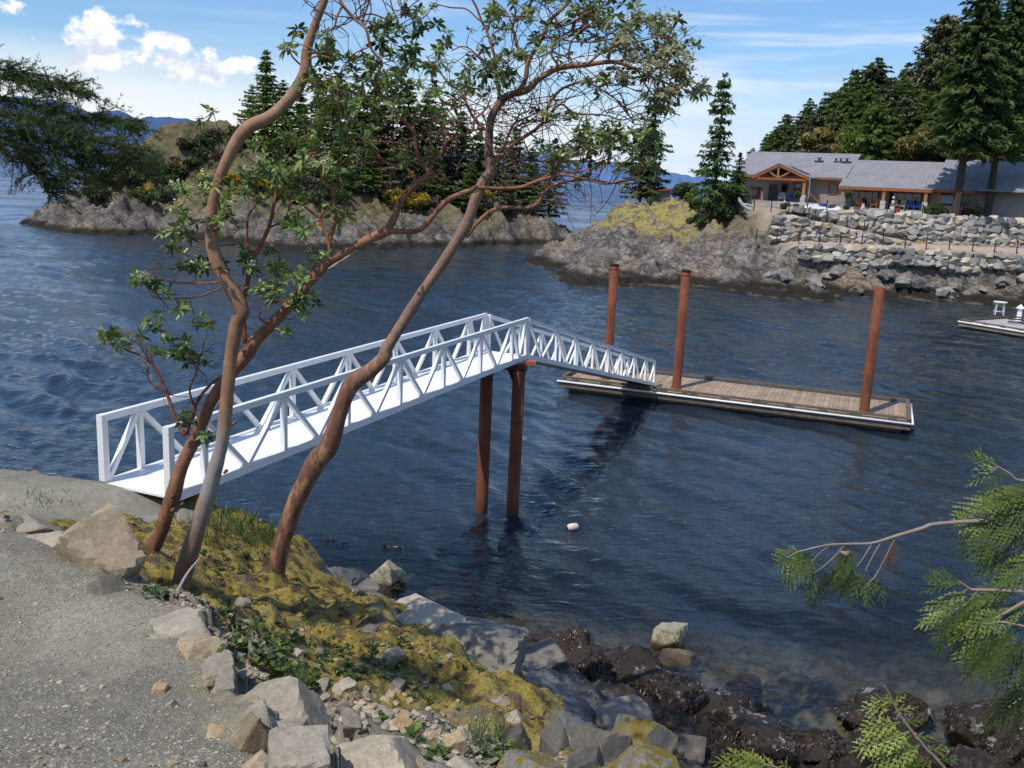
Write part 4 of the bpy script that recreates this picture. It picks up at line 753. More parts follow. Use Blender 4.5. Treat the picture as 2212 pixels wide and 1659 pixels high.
p = at_y(Z9, 935, 900, 100.5); q = at_y(Z9, 985, 540, 100.5); tag(MB().tube([(p[0], p[1], TZ), (p[0]+.1, p[1], TZ+1.6), q], .05, 6).build('pole', plain('grey_pole', (.33, .31, .29), .7)), 'thin grey leaning pole between the porch post and window', 'pole')
# driftwood log at the left end of the terrace
p = [np.array(at_y(Z9, x, y, 101)) for x, y in [(20, 790), (40, 840), (80, 890), (130, 930), (175, 950)]]; tag(MB().tube(spline(p, 4), [.12]*3+[.18]*14, 8).tube(spline([p[2]+[0, 0, .1], p[3]+[.2, 0, .35], p[4]+[.5, 0, .2]], 4), .1, 7).build('driftwood', M_GREYW), 'bleached driftwood log lying at the left end of the porch', 'driftwood')
# ---------------------------------------------------------------- shed and timber deck on the knoll
def Z7(x, y): return 1362.6+.12*x, 353.9+.12*y
s0, s1 = aty(*Z7(330, 690), 115.), aty(*Z7(700, 690), 115.); top0 = aty(*Z7(330, 505), 115.)[2]; top1 = aty(*Z7(700, 480), 115.)[2]; zb = min(s0[2], s1[2])-.6
sh = thing('garden_shed', 'small grey shed with sloping red roof edge on the mossy knoll', 'shed', (float((s0[0]+s1[0])/2), 116.2, float(s0[2])))
V = []; 
for y_ in (115., 117.6):
    V += [(s0[0], y_, zb), (s1[0], y_, zb), (s1[0], y_, top1), (s0[0], y_, top0)]
part(MB().add(V, [[0, 1, 2, 3], [7, 6, 5, 4], [0, 4, 5, 1], [1, 5, 6, 2], [2, 6, 7, 3], [3, 7, 4, 0]]), 'wall', plain('grey_boards', (.20, .18, .15), .85), sh)
part(MB().bar((s0[0]-.35, 116.3, top0+.05), (s1[0]+.2, 116.3, top1+.12), 3.3, .16), 'roof', plain('red_roof_edge', (.28, .06, .035), .7), sh)
d0, d1 = aty(*Z7(680, 705), 112.), aty(*Z7(1250, 735), 112.); dkt = thing('timber_deck', 'low red brown timber deck on the knoll above the moss', 'deck', tuple(d0))
part(MB().bar(d0+[0, 1.6, -.12], d1+[0, 1.6, -.12+(d0[2]-d1[2])], 3.2, .24), 'platform', M_TIM, dkt); part(MB().bar(d0+[.3, 1.6, -.5], d1+[-.3, 1.6, -.5+(d0[2]-d1[2])], 2.6, .5), 'underframe', M_DARK, dkt)
for x, lab in ((930, 'white chair on the timber deck, left one'), (1040, 'white chair on the timber deck, middle one'), (1135, 'white chair on the timber deck, right one')): 
    p = aty(*Z7(x, 700), 112.6); adirondack(p, float(d0[2]), lab, M_GREYW, 'white chairs on the timber deck', .3)
# ---------------------------------------------------------------- conifers and shrubs of the far shores
M_BARK = plain('conifer_bark', (.075, .055, .045), .95, 0, .1, 3, .35, .5, 12, .05)
def fir_parts(h, r, seed, z0=.12, dens=1., gap=.18, droop=.35, size=.46, pw=.85, top=.0, nt=4):
    q = np.random.default_rng(seed); C = []; A = []; B = []; S = []; br = MB(); n = int(h*2.0*dens)
    for i in range(n):
        t = (i+q.random())/n; z = h*(z0+(1-z0)*t); L = r*((1-t)**pw+top)*q.uniform(.55, 1.12)*(1 if t > .06 else .7)+.18; nb = 3 if t > .93 else int(q.integers(5, 8)); a0 = q.random()*6.28
        if q.random() < gap: L *= .5
        for b in range(nb):
            if q.random() < gap: continue
            a = a0+b*6.283/nb+q.normal()*.25; l = L*q.uniform(.6, 1.15); m = max(2, int(l/.34*dens)); u = np.linspace(.12, 1, m); up = .30*(t-.35)
            dx, dy = math.cos(a), math.sin(a); P = np.stack([dx*u*l, dy*u*l, z+l*(up*u-droop*u**2+.16*u**5)], 1)
            if l > 1.2: br.tube(np.array([[0, 0, z], P[len(P)//2], P[-1]]), [.045, .03, .012], 3, cap=False)
            for k in range(m):
                w_ = .45*l*(1-u[k])*.6+.12
                for s_ in range(nt):
                    off = q.normal(size=3)*np.array([w_, w_, .12])*.7; c = P[k]+off; d = np.array([dx, dy, -.35])+q.normal(size=3)*.55; d /= np.linalg.norm(d); e = np.cross(d, (0, 0, 1))+q.normal(size=3)*.35; e /= np.linalg.norm(e)+1e-6
                    C.append(c); A.append(d); B.append(e); S.append(size*q.uniform(.55, 1.25))
    C = np.array(C); A = np.array(A); B = np.array(B); S = np.array(S)[:, None]; m = len(C)
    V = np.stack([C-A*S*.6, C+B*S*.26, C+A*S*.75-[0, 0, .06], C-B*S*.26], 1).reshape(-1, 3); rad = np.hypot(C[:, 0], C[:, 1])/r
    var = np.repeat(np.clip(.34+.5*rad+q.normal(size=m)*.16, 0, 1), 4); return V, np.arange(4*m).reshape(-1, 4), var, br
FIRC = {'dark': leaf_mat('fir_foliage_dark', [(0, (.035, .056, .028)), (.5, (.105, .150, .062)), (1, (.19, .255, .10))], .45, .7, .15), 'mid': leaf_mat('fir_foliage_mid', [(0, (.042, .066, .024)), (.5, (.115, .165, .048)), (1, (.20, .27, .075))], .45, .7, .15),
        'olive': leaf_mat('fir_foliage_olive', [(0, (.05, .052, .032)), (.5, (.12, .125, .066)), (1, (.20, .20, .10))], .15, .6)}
PROTO = {}
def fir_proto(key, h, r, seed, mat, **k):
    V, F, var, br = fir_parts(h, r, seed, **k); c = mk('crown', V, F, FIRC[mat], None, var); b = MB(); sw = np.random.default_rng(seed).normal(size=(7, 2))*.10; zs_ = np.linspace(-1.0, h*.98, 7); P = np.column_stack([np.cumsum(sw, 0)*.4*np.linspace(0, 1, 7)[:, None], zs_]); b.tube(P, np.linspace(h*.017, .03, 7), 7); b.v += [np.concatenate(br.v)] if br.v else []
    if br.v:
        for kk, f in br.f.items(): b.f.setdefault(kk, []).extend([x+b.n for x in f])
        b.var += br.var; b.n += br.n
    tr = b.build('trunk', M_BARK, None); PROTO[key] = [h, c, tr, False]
def put_tree(key, name, label, cat, P, h, group=None, rz=None, sx=1.):
    if group: sx *= random.uniform(.85, 1.3)*(1.35 if 'islet' in group else 1)
    H_, c, tr, used = PROTO[key]; t = thing(name, label, cat, tuple(float(v) for v in P), group, random.uniform(0, 6.28) if rz is None else rz); s_ = h/H_; t.scale = (s_*sx, s_*sx, s_)
    for o in (tr, c):
        if used: o = o.copy(); COL.objects.link(o)
        o.parent = t
    PROTO[key][3] = True; return t
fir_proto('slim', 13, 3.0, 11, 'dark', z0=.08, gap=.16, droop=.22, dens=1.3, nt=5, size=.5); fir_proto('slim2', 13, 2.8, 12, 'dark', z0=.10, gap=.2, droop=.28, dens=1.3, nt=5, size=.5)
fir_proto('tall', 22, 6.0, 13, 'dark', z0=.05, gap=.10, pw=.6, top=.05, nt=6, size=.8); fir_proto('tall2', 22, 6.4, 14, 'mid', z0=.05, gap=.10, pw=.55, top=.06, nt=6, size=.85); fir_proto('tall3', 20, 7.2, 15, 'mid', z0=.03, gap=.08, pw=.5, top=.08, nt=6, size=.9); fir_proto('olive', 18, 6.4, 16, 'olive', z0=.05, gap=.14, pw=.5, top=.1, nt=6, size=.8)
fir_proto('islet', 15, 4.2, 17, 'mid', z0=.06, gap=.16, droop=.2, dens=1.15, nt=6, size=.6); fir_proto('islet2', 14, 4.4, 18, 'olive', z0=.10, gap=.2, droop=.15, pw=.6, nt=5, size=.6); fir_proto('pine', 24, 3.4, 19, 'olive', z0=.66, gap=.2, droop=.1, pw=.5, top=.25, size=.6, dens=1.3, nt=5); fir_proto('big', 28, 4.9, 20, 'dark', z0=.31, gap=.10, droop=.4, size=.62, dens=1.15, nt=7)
ORD = ['first', 'second', 'third', 'fourth', 'fifth', 'sixth', 'seventh', 'eighth', 'ninth', 'tenth', 'eleventh', 'twelfth', 'thirteenth', 'fourteenth', 'fifteenth', 'sixteenth', 'seventeenth', 'eighteenth', 'nineteenth', 'twentieth', 'twenty-first', 'twenty-second']
def ground(x, y): return float((islet_h if x < 10 and y > 112 else headland_h)(np.array([x]), np.array([y]))[0])
def tree_px(key, name, label, cat, u, vtop, y, group=None, zb=None, **k):
    T = aty(u, vtop, y); x = float(T[0]); zb = ground(x, y) if zb is None else zb; return put_tree(key, name, label, cat, (x, y, zb), float(T[2])-zb, group, **k)
# two slim firs on the knoll, tall pine and the big firs at the right
tree_px('slim', 'fir_tree', 'slim lone fir on the knoll left of the lodge, in front of its porch', 'fir tree', 1566, 160, 103.5)
tree_px('slim2', 'fir_tree', 'slim fir at the seaward end of the knoll, beside the grey shed', 'fir tree', 1420, 190, 116)
tree_px('islet2', 'fir_tree', 'short bushy fir at the foot of the shed knoll, right beside the taller shed fir', 'fir tree', 1392, 300, 117, sx=1.5)
tree_px('slim2', 'fir_tree', 'low dark fir close behind the lone knoll fir', 'fir tree', 1600, 330, 105, sx=1.5)
tree_px('big', 'fir_tree', 'huge dark fir with bare lower trunk standing before the right end of the lodge', 'fir tree', 2150, -150, 97.4, zb=5.5)
tree_px('big', 'fir_tree', 'huge dark fir at the right edge, second from right', 'fir tree', 2215, -90, 99, zb=6., rz=1.)
tree_px('big', 'fir_tree', 'huge dark fir behind the lodge roof at the right edge of the photo', 'fir tree', 2260, -60, 112, zb=8., rz=2.4)
tree_px('pine', 'pine_tree', 'tall bare-trunked pine with flat tufted top above the hillside firs', 'pine tree', 2050, 38, 128)
SKY = [(1560, 350), (1625, 318), (1650, 268), (1700, 232), (1760, 208), (1800, 190), (1850, 150), (1890, 115), (1930, 150), (1970, 112), (2010, 128), (2060, 120), (2100, 70), (2150, 10), (2200, 20), (2260, -30), (2330, -60)]
rt_ = random.Random(9); rows = [('in the skyline row on the hillside', 168, 0, 22, ('tall', 'tall2', 'olive')), ('in the second row from the skyline', 159, 24, 20, ('tall2', 'tall3', 'tall', 'olive')), ('in the middle row on the hillside', 150, 46, 18, ('tall', 'tall3', 'tall2', 'olive')), ('in the second row behind the lodge roof', 142, 70, 16, ('tall3', 'olive', 'tall2')), ('in the front row close behind the lodge roof', 134, 98, 15, ('tall3', 'tall2', 'tall', 'olive'))]
for nm, y, dv_, n, keys in rows:
    for i in range(n):
        u = 1628+(2320-1628)*(i+rt_.uniform(-.3, .3))/(n-1)+(8 if dv_ else 0); vt = np.interp(u, *zip(*SKY))+dv_+rt_.uniform(-4, 22); yy = y+rt_.uniform(-7, 7)
        if u < 1660: yy -= 8; vt = max(vt, 290 if not dv_ else 300)
        key = keys[i % len(keys)] if rt_.random() < .7 else rt_.choice(keys); colr = {'tall': 'dark green', 'tall2': 'mid green', 'tall3': 'broad bright green', 'olive': 'brownish olive'}[key]
        tree_px(key, 'fir_tree', f'{colr} fir, {ORD[i]} from left {nm}', 'fir tree', u, vt, yy, 'firs on the hillside behind the lodge', zb=max(6., ground(float(aty(u, 300, yy)[0]), yy)))
# islet trees
isl = [(575, 108, 146, 'islet'), (545, 190, 148, 'islet2'), (612, 175, 150, 'islet2'), (650, 185, 146, 'islet'), (690, 170, 150, 'islet'), (735, 160, 148, 'islet2'), (775, 185, 144, 'islet'), (815, 165, 150, 'islet'), (850, 195, 146, 'islet2'), (885, 170, 148, 'islet'), (925, 200, 150, 'islet'), (960, 235, 146, 'islet2'), (1000, 240, 150, 'islet'), (1040, 265, 152, 'islet'), (1080, 290, 150, 'islet2'), (1115, 275, 154, 'islet'), (1150, 320, 152, 'islet'), (1190, 345, 152, 'islet2'), (670, 285, 138, 'islet2'), (725, 300, 136, 'islet'), (800, 310, 138, 'islet'), (870, 300, 138, 'islet2'), (940, 320, 140, 'islet'), (1020, 345, 142, 'islet'), (1090, 370, 145, 'islet2')]
for i, (u, v, y, k) in enumerate(isl):
    row = 'back' if y >= 143 else 'front'; j = sum(1 for q in isl[:i] if (q[2] >= 143) == (y >= 143))
    lab = 'tall lone fir standing highest at the left of the islet grove' if i == 0 else f'{"dark" if k == "islet" else "olive"} fir, {ORD[j]} from left in the {row} row of the islet grove'
    tree_px(k, 'fir_tree', lab, 'fir tree', u, v, y, 'firs on the islet')
# broad crowned trees and shrubs
def broad(name, label, cat, P, h, r, mat, seed, n=1600, size=.3, group=None):
    t = thing(name, label, cat, tuple(float(v) for v in P), group); q = np.random.default_rng(seed); Vs = []; Fs = []; vs = []; k0 = 0; tr = MB(); tr.tube(spline([(0, 0, -.5), (q.normal()*.2, q.normal()*.2, h*.35), (q.normal()*.4, q.normal()*.4, h*.75)], 4), np.linspace(.05*r+.05, .03, 9), 6)
    for j in range(7):
        c = np.array([q.normal()*r*.42, q.normal()*r*.42, h*(.5+.42*q.random())]); V, F, v = leafball(r*q.uniform(.38, .6), n//7, seed*7+j, size, .8); Vs.append(V+c); Fs.append(F+k0); vs.append(v); k0 += len(V); tr.tube(spline([(0, 0, h*.25), c*[.5, .5, .7], c], 3), [.08, .06, .05, .04, .03, .02, .02][:7], 4)
    mk('crown', np.concatenate(Vs), np.concatenate(Fs), mat, t, np.concatenate(vs)); tr.build('trunk', M_BARK, t); return t
M_GOLD = leaf_mat('golden_leaves', [(0, (.07, .06, .02)), (.5, (.19, .15, .045)), (1, (.32, .26, .09))], .25); M_LIME = leaf_mat('bright_leaves', [(0, (.03, .055, .01)), (1, (.15, .20, .035))], .25)
for u, vt, vb, y, r, m, lab in [(1985, 248, 345, 127, 3.0, M_GOLD, 'golden brown broadleaf tree among the firs behind the lodge roof'), (1790, 262, 330, 132, 2.4, M_GOLD, 'smaller golden broadleaf tree higher up the hillside'), (1845, 292, 350, 124, 2.4, M_LIME, 'bright lime green tree just above the step in the lodge roof'), (2100, 300, 360, 122, 2.2, M_GOLD, 'olive golden tree behind the right part of the lodge roof')]:
    T = aty(u, vt, y); zb = ground(float(T[0]), y); broad('broadleaf_tree', lab, 'tree', (T[0], y, zb), float(T[2])-zb, r, m, int(u), 2200, .36)
M_BROOM = leaf_mat('broom_flowers', [(0, (.05, .06, .012)), (.45, (.10, .11, .02)), (.62, (.50, .29, .01)), (1, (.68, .42, .02))], .25)
sb_ = [(315, 425, 'yellow flowering broom bush alone on the grey islet rock', 1.3), (255, 398, 'dull yellow broom bush near the left slope of the islet', 1.3), (275, 385, 'dull yellow broom bush on the left slope, right of another', 1.2), (385, 375, 'yellow broom bush below the islet dome', 1.6), (435, 395, 'yellow broom bush right below the islet dome', 1.5), (500, 395, 'yellow broom bush behind the leaning trunk', 1.6), (560, 420, 'yellow broom bush low on the middle of the islet', 1.6), (790, 395, 'yellow broom bush left of the bare driftwood on the islet', 1.9), (865, 445, 'yellow broom bush at the rock edge, largest on the islet', 2.2), (905, 450, 'orange yellow broom bush right of the largest one', 2.), (955, 425, 'yellow broom bush in front of the islet firs', 1.8), (1045, 430, 'yellow broom bush at the right part of the islet', 1.6), (700, 415, 'yellow broom bush among small trees of the islet', 1.6)]
for u, v, lab, r in sb_:
    P = hit0(u, v+10, None) if False else None; y = 100.
    for y in np.arange(112, 160, .5):
        p = aty(u, v+8, y)
        if p[2] < ground(float(p[0]), y): break
    broad('broom_bush', lab, 'shrub', (p[0], y, ground(float(p[0]), y)-.2), r*1.1, r*.9, M_BROOM, int(u), 900, .2, 'broom bushes on the islet')
M_GREY = leaf_mat('dry_scrub', [(0, (.03, .025, .018)), (1, (.13, .10, .075))], .15); M_SCR = leaf_mat('green_scrub', [(0, (.018, .03, .012)), (1, (.09, .12, .035))], .15)
for i in range(86):
    u = rt_.uniform(190, 1160); lo = np.interp(u, [150, 300, 420, 560, 700, 1160], [430, 330, 295, 310, 400, 460]); hi_ = np.interp(u, [150, 300, 560, 700, 1160], [440, 450, 440, 450, 470]); v = rt_.uniform(lo, hi_)
    for y in np.arange(112, 170, .5):
        p = aty(u, v, y)
        if p[2] < ground(float(p[0]), y): break
    else: continue
    if ground(float(p[0]), y) < 2.6: continue
    m = M_GREY if i % 3 == 0 else M_SCR; broad('scrub_bush', 'leafless brown scrub bush on the islet slope' if i % 3 == 0 else 'small green scrub bush on the islet slope', 'shrub', (p[0], y, ground(float(p[0]), y)-.2), rt_.uniform(1.0, 2.4), rt_.uniform(.9, 1.9), m, 900+i, 420, .24, 'brown scrub on the islet' if i % 3 == 0 else 'green scrub on the islet')
for u, v, y, r, h, m, lab in [(1510, 487, 102.5, 1.0, 1.5, M_SCR, 'round green bush on the rock below the lone knoll fir'), (1540, 442, 105, 1.2, 1.4, M_SCR, 'dark green bush at the foot of the lone knoll fir'), (1580, 442, 103, 1.3, 1.3, M_SCR, 'dark green bush right of the lone knoll fir trunk'), (1500, 440, 108, .9, 1.0, M_LIME, 'light green bush left of the lone knoll fir')]:
    p = aty(u, v, y); zb = ground(float(p[0]), y); broad('bush', lab, 'shrub', (p[0], y, zb-.1), h, r, m, int(u), 900, .2)
# wind-bent pine over the deck
P = [aty(*Z7(x, y), 112.) for x, y in [(1230, 690), (1150, 640), (1090, 570), (1010, 520), (930, 470)]]; t = thing('bent_pine', 'small wind-bent pine leaning over the timber deck', 'pine tree', tuple(P[0])); tb = MB().tube(spline(P, 4), np.linspace(.14, .05, 17), 6); part(tb, 'trunk', M_BARK, t)
Vs = []; Fs = []; vs = []; k0 = 0
for j, (x, y) in enumerate([(880, 440), (960, 400), (1030, 450), (940, 500), (1080, 520), (1000, 560), (860, 520), (1100, 470)]):
    V, F, v = leafball(.85, 420, 70+j, .16, .55); Vs.append(V+aty(*Z7(x, y), 112.)+[0, random.uniform(-.8, .8), 0]); Fs.append(F+k0); vs.append(v); k0 += len(V)
o = mk('crown', np.concatenate(Vs), np.concatenate(Fs), leaf_mat('blue_green_needles', [(0, (.03, .05, .035)), (1, (.12, .16, .10))]), None, np.concatenate(vs)); o.parent = t; o.matrix_parent_inverse = Matrix.Translation(-Vector(t.location))
# ---------------------------------------------------------------- the three arbutus trees
def arb_bark():
    g = NG('arbutus_bark'); co = g.co(); n = g.noise(g.mapv(co, (2.2, 2.2, .9)), 2., 6, .65); f = g.noise(co, 30, 4, .6); v = g.attr('var'); pl = g.noise(g.mapv(co, (5, 5, 1.6)), 1.6, 5, .7, .6)
    c = g.ramp(n, [(.25, (.19, .10, .06)), (.5, (.31, .17, .098)), (.75, (.42, .27, .17))]); c = g.mix(v, c, g.ramp(n, [(.3, (.15, .048, .027)), (.7, (.30, .11, .055))]))   # thin limbs are redder
    c = g.mix(1., c, g.ramp(f, [(.3, .8), (.7, 1.15)]), 'MULTIPLY')
    rg = g.m_('MULTIPLY', g.attr('rough'), g.mr(pl, .40, .54)); c = g.mix(rg, c, g.mix(f, (.06, .028, .018), (.20, .10, .065)))
    gy = g.m_('MULTIPLY', g.attr('grey'), g.mr(pl, .36, .46)); c = g.mix(gy, c, g.mix(f, (.22, .205, .19), (.38, .36, .335)))
    return g.out(g.pr(c, .62, g.bump(g.m_('ADD', g.m_('MULTIPLY', pl, .8), g.m_('MULTIPLY', f, .25)), .45, .02), spec=.25))
M_ARB = arb_bark(); M_TWIG = plain('arbutus_twig', (.105, .055, .038), .8, 0, .2, 3, .3)
M_ALEAF = leaf_mat('arbutus_leaves', [(0, (.035, .055, .018)), (.35, (.088, .130, .040)), (.65, (.165, .23, .065)), (.86, (.29, .36, .12)), (.93, (.26, .12, .045)), (1, (.30, .17, .06))], .25, .5, .3)
M_PLEAF = leaf_mat('arbutus_pale_leaves', [(0, (.09, .10, .045)), (.4, (.19, .20, .09)), (.8, (.33, .32, .16)), (1, (.42, .39, .22))], .22, .4, .4)
M_FLOW = leaf_mat('arbutus_blossom', [(0, (.36, .35, .22)), (1, (.68, .66, .46))], .3, .7, .2)
class Arb:
    def __init__(s, y0, thin=.9): s.y0 = y0; s.thin = thin; s.tr = MB(); s.tw = MB(); s.nodes = []; s.nr = []; s.rough = []; s.grey = []; s.L = []; s.Lv = []; s.P = []; s.Pv = []; s.B = []; s.Bv = []
    def limb(s, px, yoff=0., red=0., rough=0., grey=0., k=6, n=None, wob=0.):
        """px: (u, v, width in photo pixels[, depth offset])"""
        W = np.array([aty(q[0], q[1], s.y0+yoff+(q[3] if len(q) > 3 else 0)) for q in px]); wd = np.array([q[2] for q in px])*s.thin; dep_ = (W-EYE)@FWD; rad = wd*.5*dep_/FPX
        P = spline(W, k); r_ = np.interp(np.linspace(0, 1, len(P)), np.linspace(0, 1, len(rad)), rad)
        if wob: 
            P = P+np.stack([fbm(P*3+i*7, 2, i) for i in range(3)], 1)*wob*np.sin(np.linspace(0, math.pi, len(P)))[:, None]
        big = rad.max() > .05; n = n or (14 if big else 7); r0 = r_.copy(); n0 = s.tr.n
        s.tr.tube(P, r0, n, red); V = s.tr.v[-1]; cen = np.repeat(P, n, 0); d = V-cen
        kn = 1+(.14*fbm(V*np.array([5, 5, 2.2]), 3, 5)+.05*fbm(V*18, 2, 8))*(1 if big else .8); s.tr.v[-1] = cen+d*kn[:, None]
        t = np.repeat(np.linspace(0, 1, len(P)), n); fz_ = lambda a: np.interp(t, np.linspace(0, 1, len(a)), a) if not np.isscalar(a) else np.full(len(t), a)
        s.rough.append(fz_(rough)); s.grey.append(fz_(grey)); s.nodes += list(P[1:]); s.nr += list(r_[1:])
    def rosette(s, c, d, size, q, pale=False, n=None, flower=False):
        n = n or int(q.integers(8, 14)); d = d/np.linalg.norm(d); a = np.cross(d, (.3, .2, .9)); a /= np.linalg.norm(a); b = np.cross(d, a); base = q.uniform(.0, .72)+.18*max(0, d[2])
        for i in range(n):
            th = i*2.4+q.normal()*.3; el = q.uniform(-.35, .75) if i < n*.7 else q.uniform(.5, 1.2); o = (math.cos(th)*a+math.sin(th)*b)*math.cos(el)+d*math.sin(el); l = size*q.uniform(.75, 1.25); w_ = l*q.uniform(.15, .21); sd = np.cross(o, d+q.normal(size=3)*.25); sd /= np.linalg.norm(sd)+1e-6
            up = np.cross(sd, o); dr = np.array([0, 0, -1.])*l*q.uniform(.05, .45); p0 = c+o*l*.10; p1 = c+o*l*.42+dr*.15; p2 = c+o*l*.78+dr*.55; p3 = c+o*l*1.02+dr
            f = up*w_*.18; V = [p0, p1+sd*w_+f, p1-f*.6, p1-sd*w_+f, p2+sd*w_*.85+f, p2-f*.6, p2-sd*w_*.85+f, p3]
            v = np.clip(base+q.normal()*.12, 0, .86) if q.random() > .025 else q.uniform(.92, 1.)
            (s.P if pale else s.L).append(V); (s.Pv if pale else s.Lv).append(v)
        if flower:
            for i in range(int(q.integers(20, 34))):
                p = c+d*size*q.uniform(.1, .75)+q.normal(size=3)*size*.30; e = q.normal(size=(2, 3))*size*.085; s.B.append([p-e[0], p-e[1], p+e[0], p+e[1]]); s.Bv.append(q.random())
    def cloud(s, specs, seed, size=.10, dmax=9.):
        """specs: (u, v, ru, rv, count, depth offset, depth spread, pale, flower share)"""
        q = np.random.default_rng(seed); C = []
        for u, v, ru, rv, n, dy, ds, pale, fl in specs:
            if v < 420 and not pale: n = max(3, int(n*.74))
            for i in range(n):
                a = q.random()*6.283; r_ = math.sqrt(q.random()); C.append((aty(u+ru*r_*math.cos(a), v+rv*r_*math.sin(a), s.y0+dy+q.normal()*ds), pale, q.random() < fl))
        N = np.array(s.nodes); rr_ = np.array(s.nr); N = N[rr_ < .075] if (rr_ < .075).sum() > 20 else N; N = list(N)
        d0 = [np.min(np.linalg.norm(np.array(N)-c[0], axis=1)) for c in C]
        for j in np.argsort(d0):
            c, pale, fl = C[j]; A = np.array(N); dd = np.linalg.norm(A-c, axis=1); k = int(np.argmin(dd+.35*np.maximum(0, A[:, 2]-c[2]))); p = A[k]; L = dd[k]
            if L > dmax: continue
            m = max(2, int(L/.09)); t = np.linspace(0, 1, m+1)[:, None]; P = p+(c-p)*t; w_ = np.sin(t*math.pi)*L*.14; P = P+w_*np.stack([fbm(P*4+31*i, 2, i+3) for i in range(3)], 1)*1.6-np.array([0, 0, 1])*np.sin(t*math.pi)*L*.10
            r0 = .0035+min(L, 1.5)*.0055; s.tw.tube(P, np.linspace(r0, .0032, m+1), 4, 0., False); N += list(P[1:]); d = P[-1]-P[-2]; d = d/np.linalg.norm(d)*.6+np.array([0, 0, .75])+q.normal(size=3)*.35
            s.rosette(P[-1], d, size*q.uniform(.75, 1.2), q, pale, None, fl)
            if q.random() < .55 and m > 3: e = P[m//2]+q.normal(size=3)*.09; s.tw.tube([P[m//2]-d*.01, (P[m//2]+e)/2+[0, 0, -.01], e], [.004, .003, .003], 4, 0., False); s.rosette(e, q.normal(size=3)*.5+[0, 0, .6], size*q.uniform(.6, 1.), q, pale, 7)
    def bare(s, n, seed, box, L=(.3, 1.0), dy=(0, .5)):
        """leafless twigs that fork from limbs inside a box of photo pixels"""
        q = np.random.default_rng(seed); N = np.array([p for p, r in zip(s.nodes, s.nr) if r < .06]); pr_ = np.array([_proj(p) for p in N]); ok = (pr_[:, 0] > box[0]) & (pr_[:, 0] < box[2]) & (pr_[:, 1] > box[1]) & (pr_[:, 1] < box[3]); N = N[ok]
        for i in range(n if len(N) else 0):
            p = N[q.integers(len(N))]; d = q.normal(size=3)*np.array([1, .6, .8])+[.2, 0, .25]; d /= np.linalg.norm(d); l = q.uniform(*L); m = 7; P = [p]
            for k in range(m): d = d+q.normal(size=3)*.28; d /= np.linalg.norm(d); P.append(P[-1]+d*l/m)
            s.tw.tube(P, np.linspace(.0065, .002, m+1), 4, 0., False)
            for k in (3, 5):
                d2 = d+q.normal(size=3)*.9; d2 /= np.linalg.norm(d2); s.tw.tube([P[k], P[k]+d2*l*.18, P[k]+d2*l*.33+q.normal(size=3)*.02], [.003, .0025, .0015], 4, 0., False)
    def finish(s, label, base):
        t = thing('arbutus_tree', label, 'tree', tuple(base)); inv = Matrix.Translation(-Vector(t.location))
        def par(o): o.parent = t; o.matrix_parent_inverse = inv; return o
        par(s.tr.build('trunk', M_ARB, None, True, dict(rough=np.concatenate(s.rough), grey=np.concatenate(s.grey))))
        if s.tw.v: par(s.tw.build('twigs', M_TWIG, None, True))
        F = np.array([[0, 1, 2, 2], [0, 2, 3, 3], [1, 4, 5, 2], [2, 5, 6, 3], [4, 7, 5, 5], [5, 7, 6, 6]]); tri = np.array([[0, 1, 2], [0, 2, 3], [4, 7, 5], [5, 7, 6]]); qd = np.array([[1, 4, 5, 2], [2, 5, 6, 3]])
        for nm, L, Lv, m in (('leaves', s.L, s.Lv, M_ALEAF), ('pale_leaves', s.P, s.Pv, M_PLEAF)):
            if not L: continue
            n = len(L); off = np.arange(n)[:, None, None]*8; par(mk(nm, np.array(L).reshape(-1, 3), [(tri[None]+off).reshape(-1, 3), (qd[None]+off).reshape(-1, 4)], m, None, np.repeat(Lv, 8), True))
        if s.B: n = len(s.B); par(mk('blossom', np.array(s.B).reshape(-1, 3), np.arange(4*n).reshape(-1, 4), M_FLOW, None, np.repeat(s.Bv, 4)))
        return t
def _proj(P):
    q = np.asarray(P)-EYE; w_ = q@FWD; return CX+FPX*(q@RGT)/w_, CY-FPX*(q@UPV)/w_
# --- A: tall pale trunk that sweeps up and right out of the picture
A = Arb(9.0)
A.limb([(360, 1325, 60), (385, 1282, 48), (400, 1225, 44), (430, 1130, 40), (455, 1050, 38), (479, 959, 31), (488, 880, 31), (500, 765, 31), (512, 700, 34), (522, 668, 37), (500, 625, 33), (472, 575, 31), (457, 520, 28), (456, 470, 27), (466, 415, 26), (484, 360, 26), (510, 308, 28), (538, 274, 30), (590, 248, 28), (634, 202, 28), (659, 155, 26), (662, 115, 24), (672, 78, 21), (703, -5, 17), (740, -90, 13), (800, -190, 7)],
       rough=[1, 1, .9, .7, .4, .1, 0, 0, 0, .3, 0, 0, .1, .5]+[0]*12, grey=[.1, .1, .1, .35, .95, .75]+[0]*20, n=18, k=8)
for p in ([(715, -40, 9), (740, 10, 8, -.1), (768, 42, 8, -.1), (790, 62, 7, -.2), (802, 105, 7, -.2), (826, 134, 6, -.2)], [(740, 12, 6, -.1), (728, 36, 5, -.2), (722, 58, 4, -.2), (702, 72, 3, -.2)], [(768, 42, 5, -.1), (800, 30, 4, .1), (840, 40, 3, .2), (880, 22, 3, .2)], [(662, 130, 5), (690, 120, 4, -.2), (720, 128, 3, -.3)], [(660, 150, 5), (630, 120, 4, .1), (625, 95, 3, .1)], [(780, 56, 5), (792, 20, 4), (806, -10, 4), (850, -20, 3)], [(800, 100, 4, -.2), (760, 120, 3, -.3), (735, 160, 3, -.3), (700, 175, 3, -.3)]): A.limb(p, red=.75)
for du, dv in [(-60, 26), (44, 34), (10, 52)]: A.limb([(386, 1262, 40), (378+du*.4, 1288+dv*.4, 26, -.05), (376+du, 1300+dv, 8, -.15)], red=.2, rough=1.)
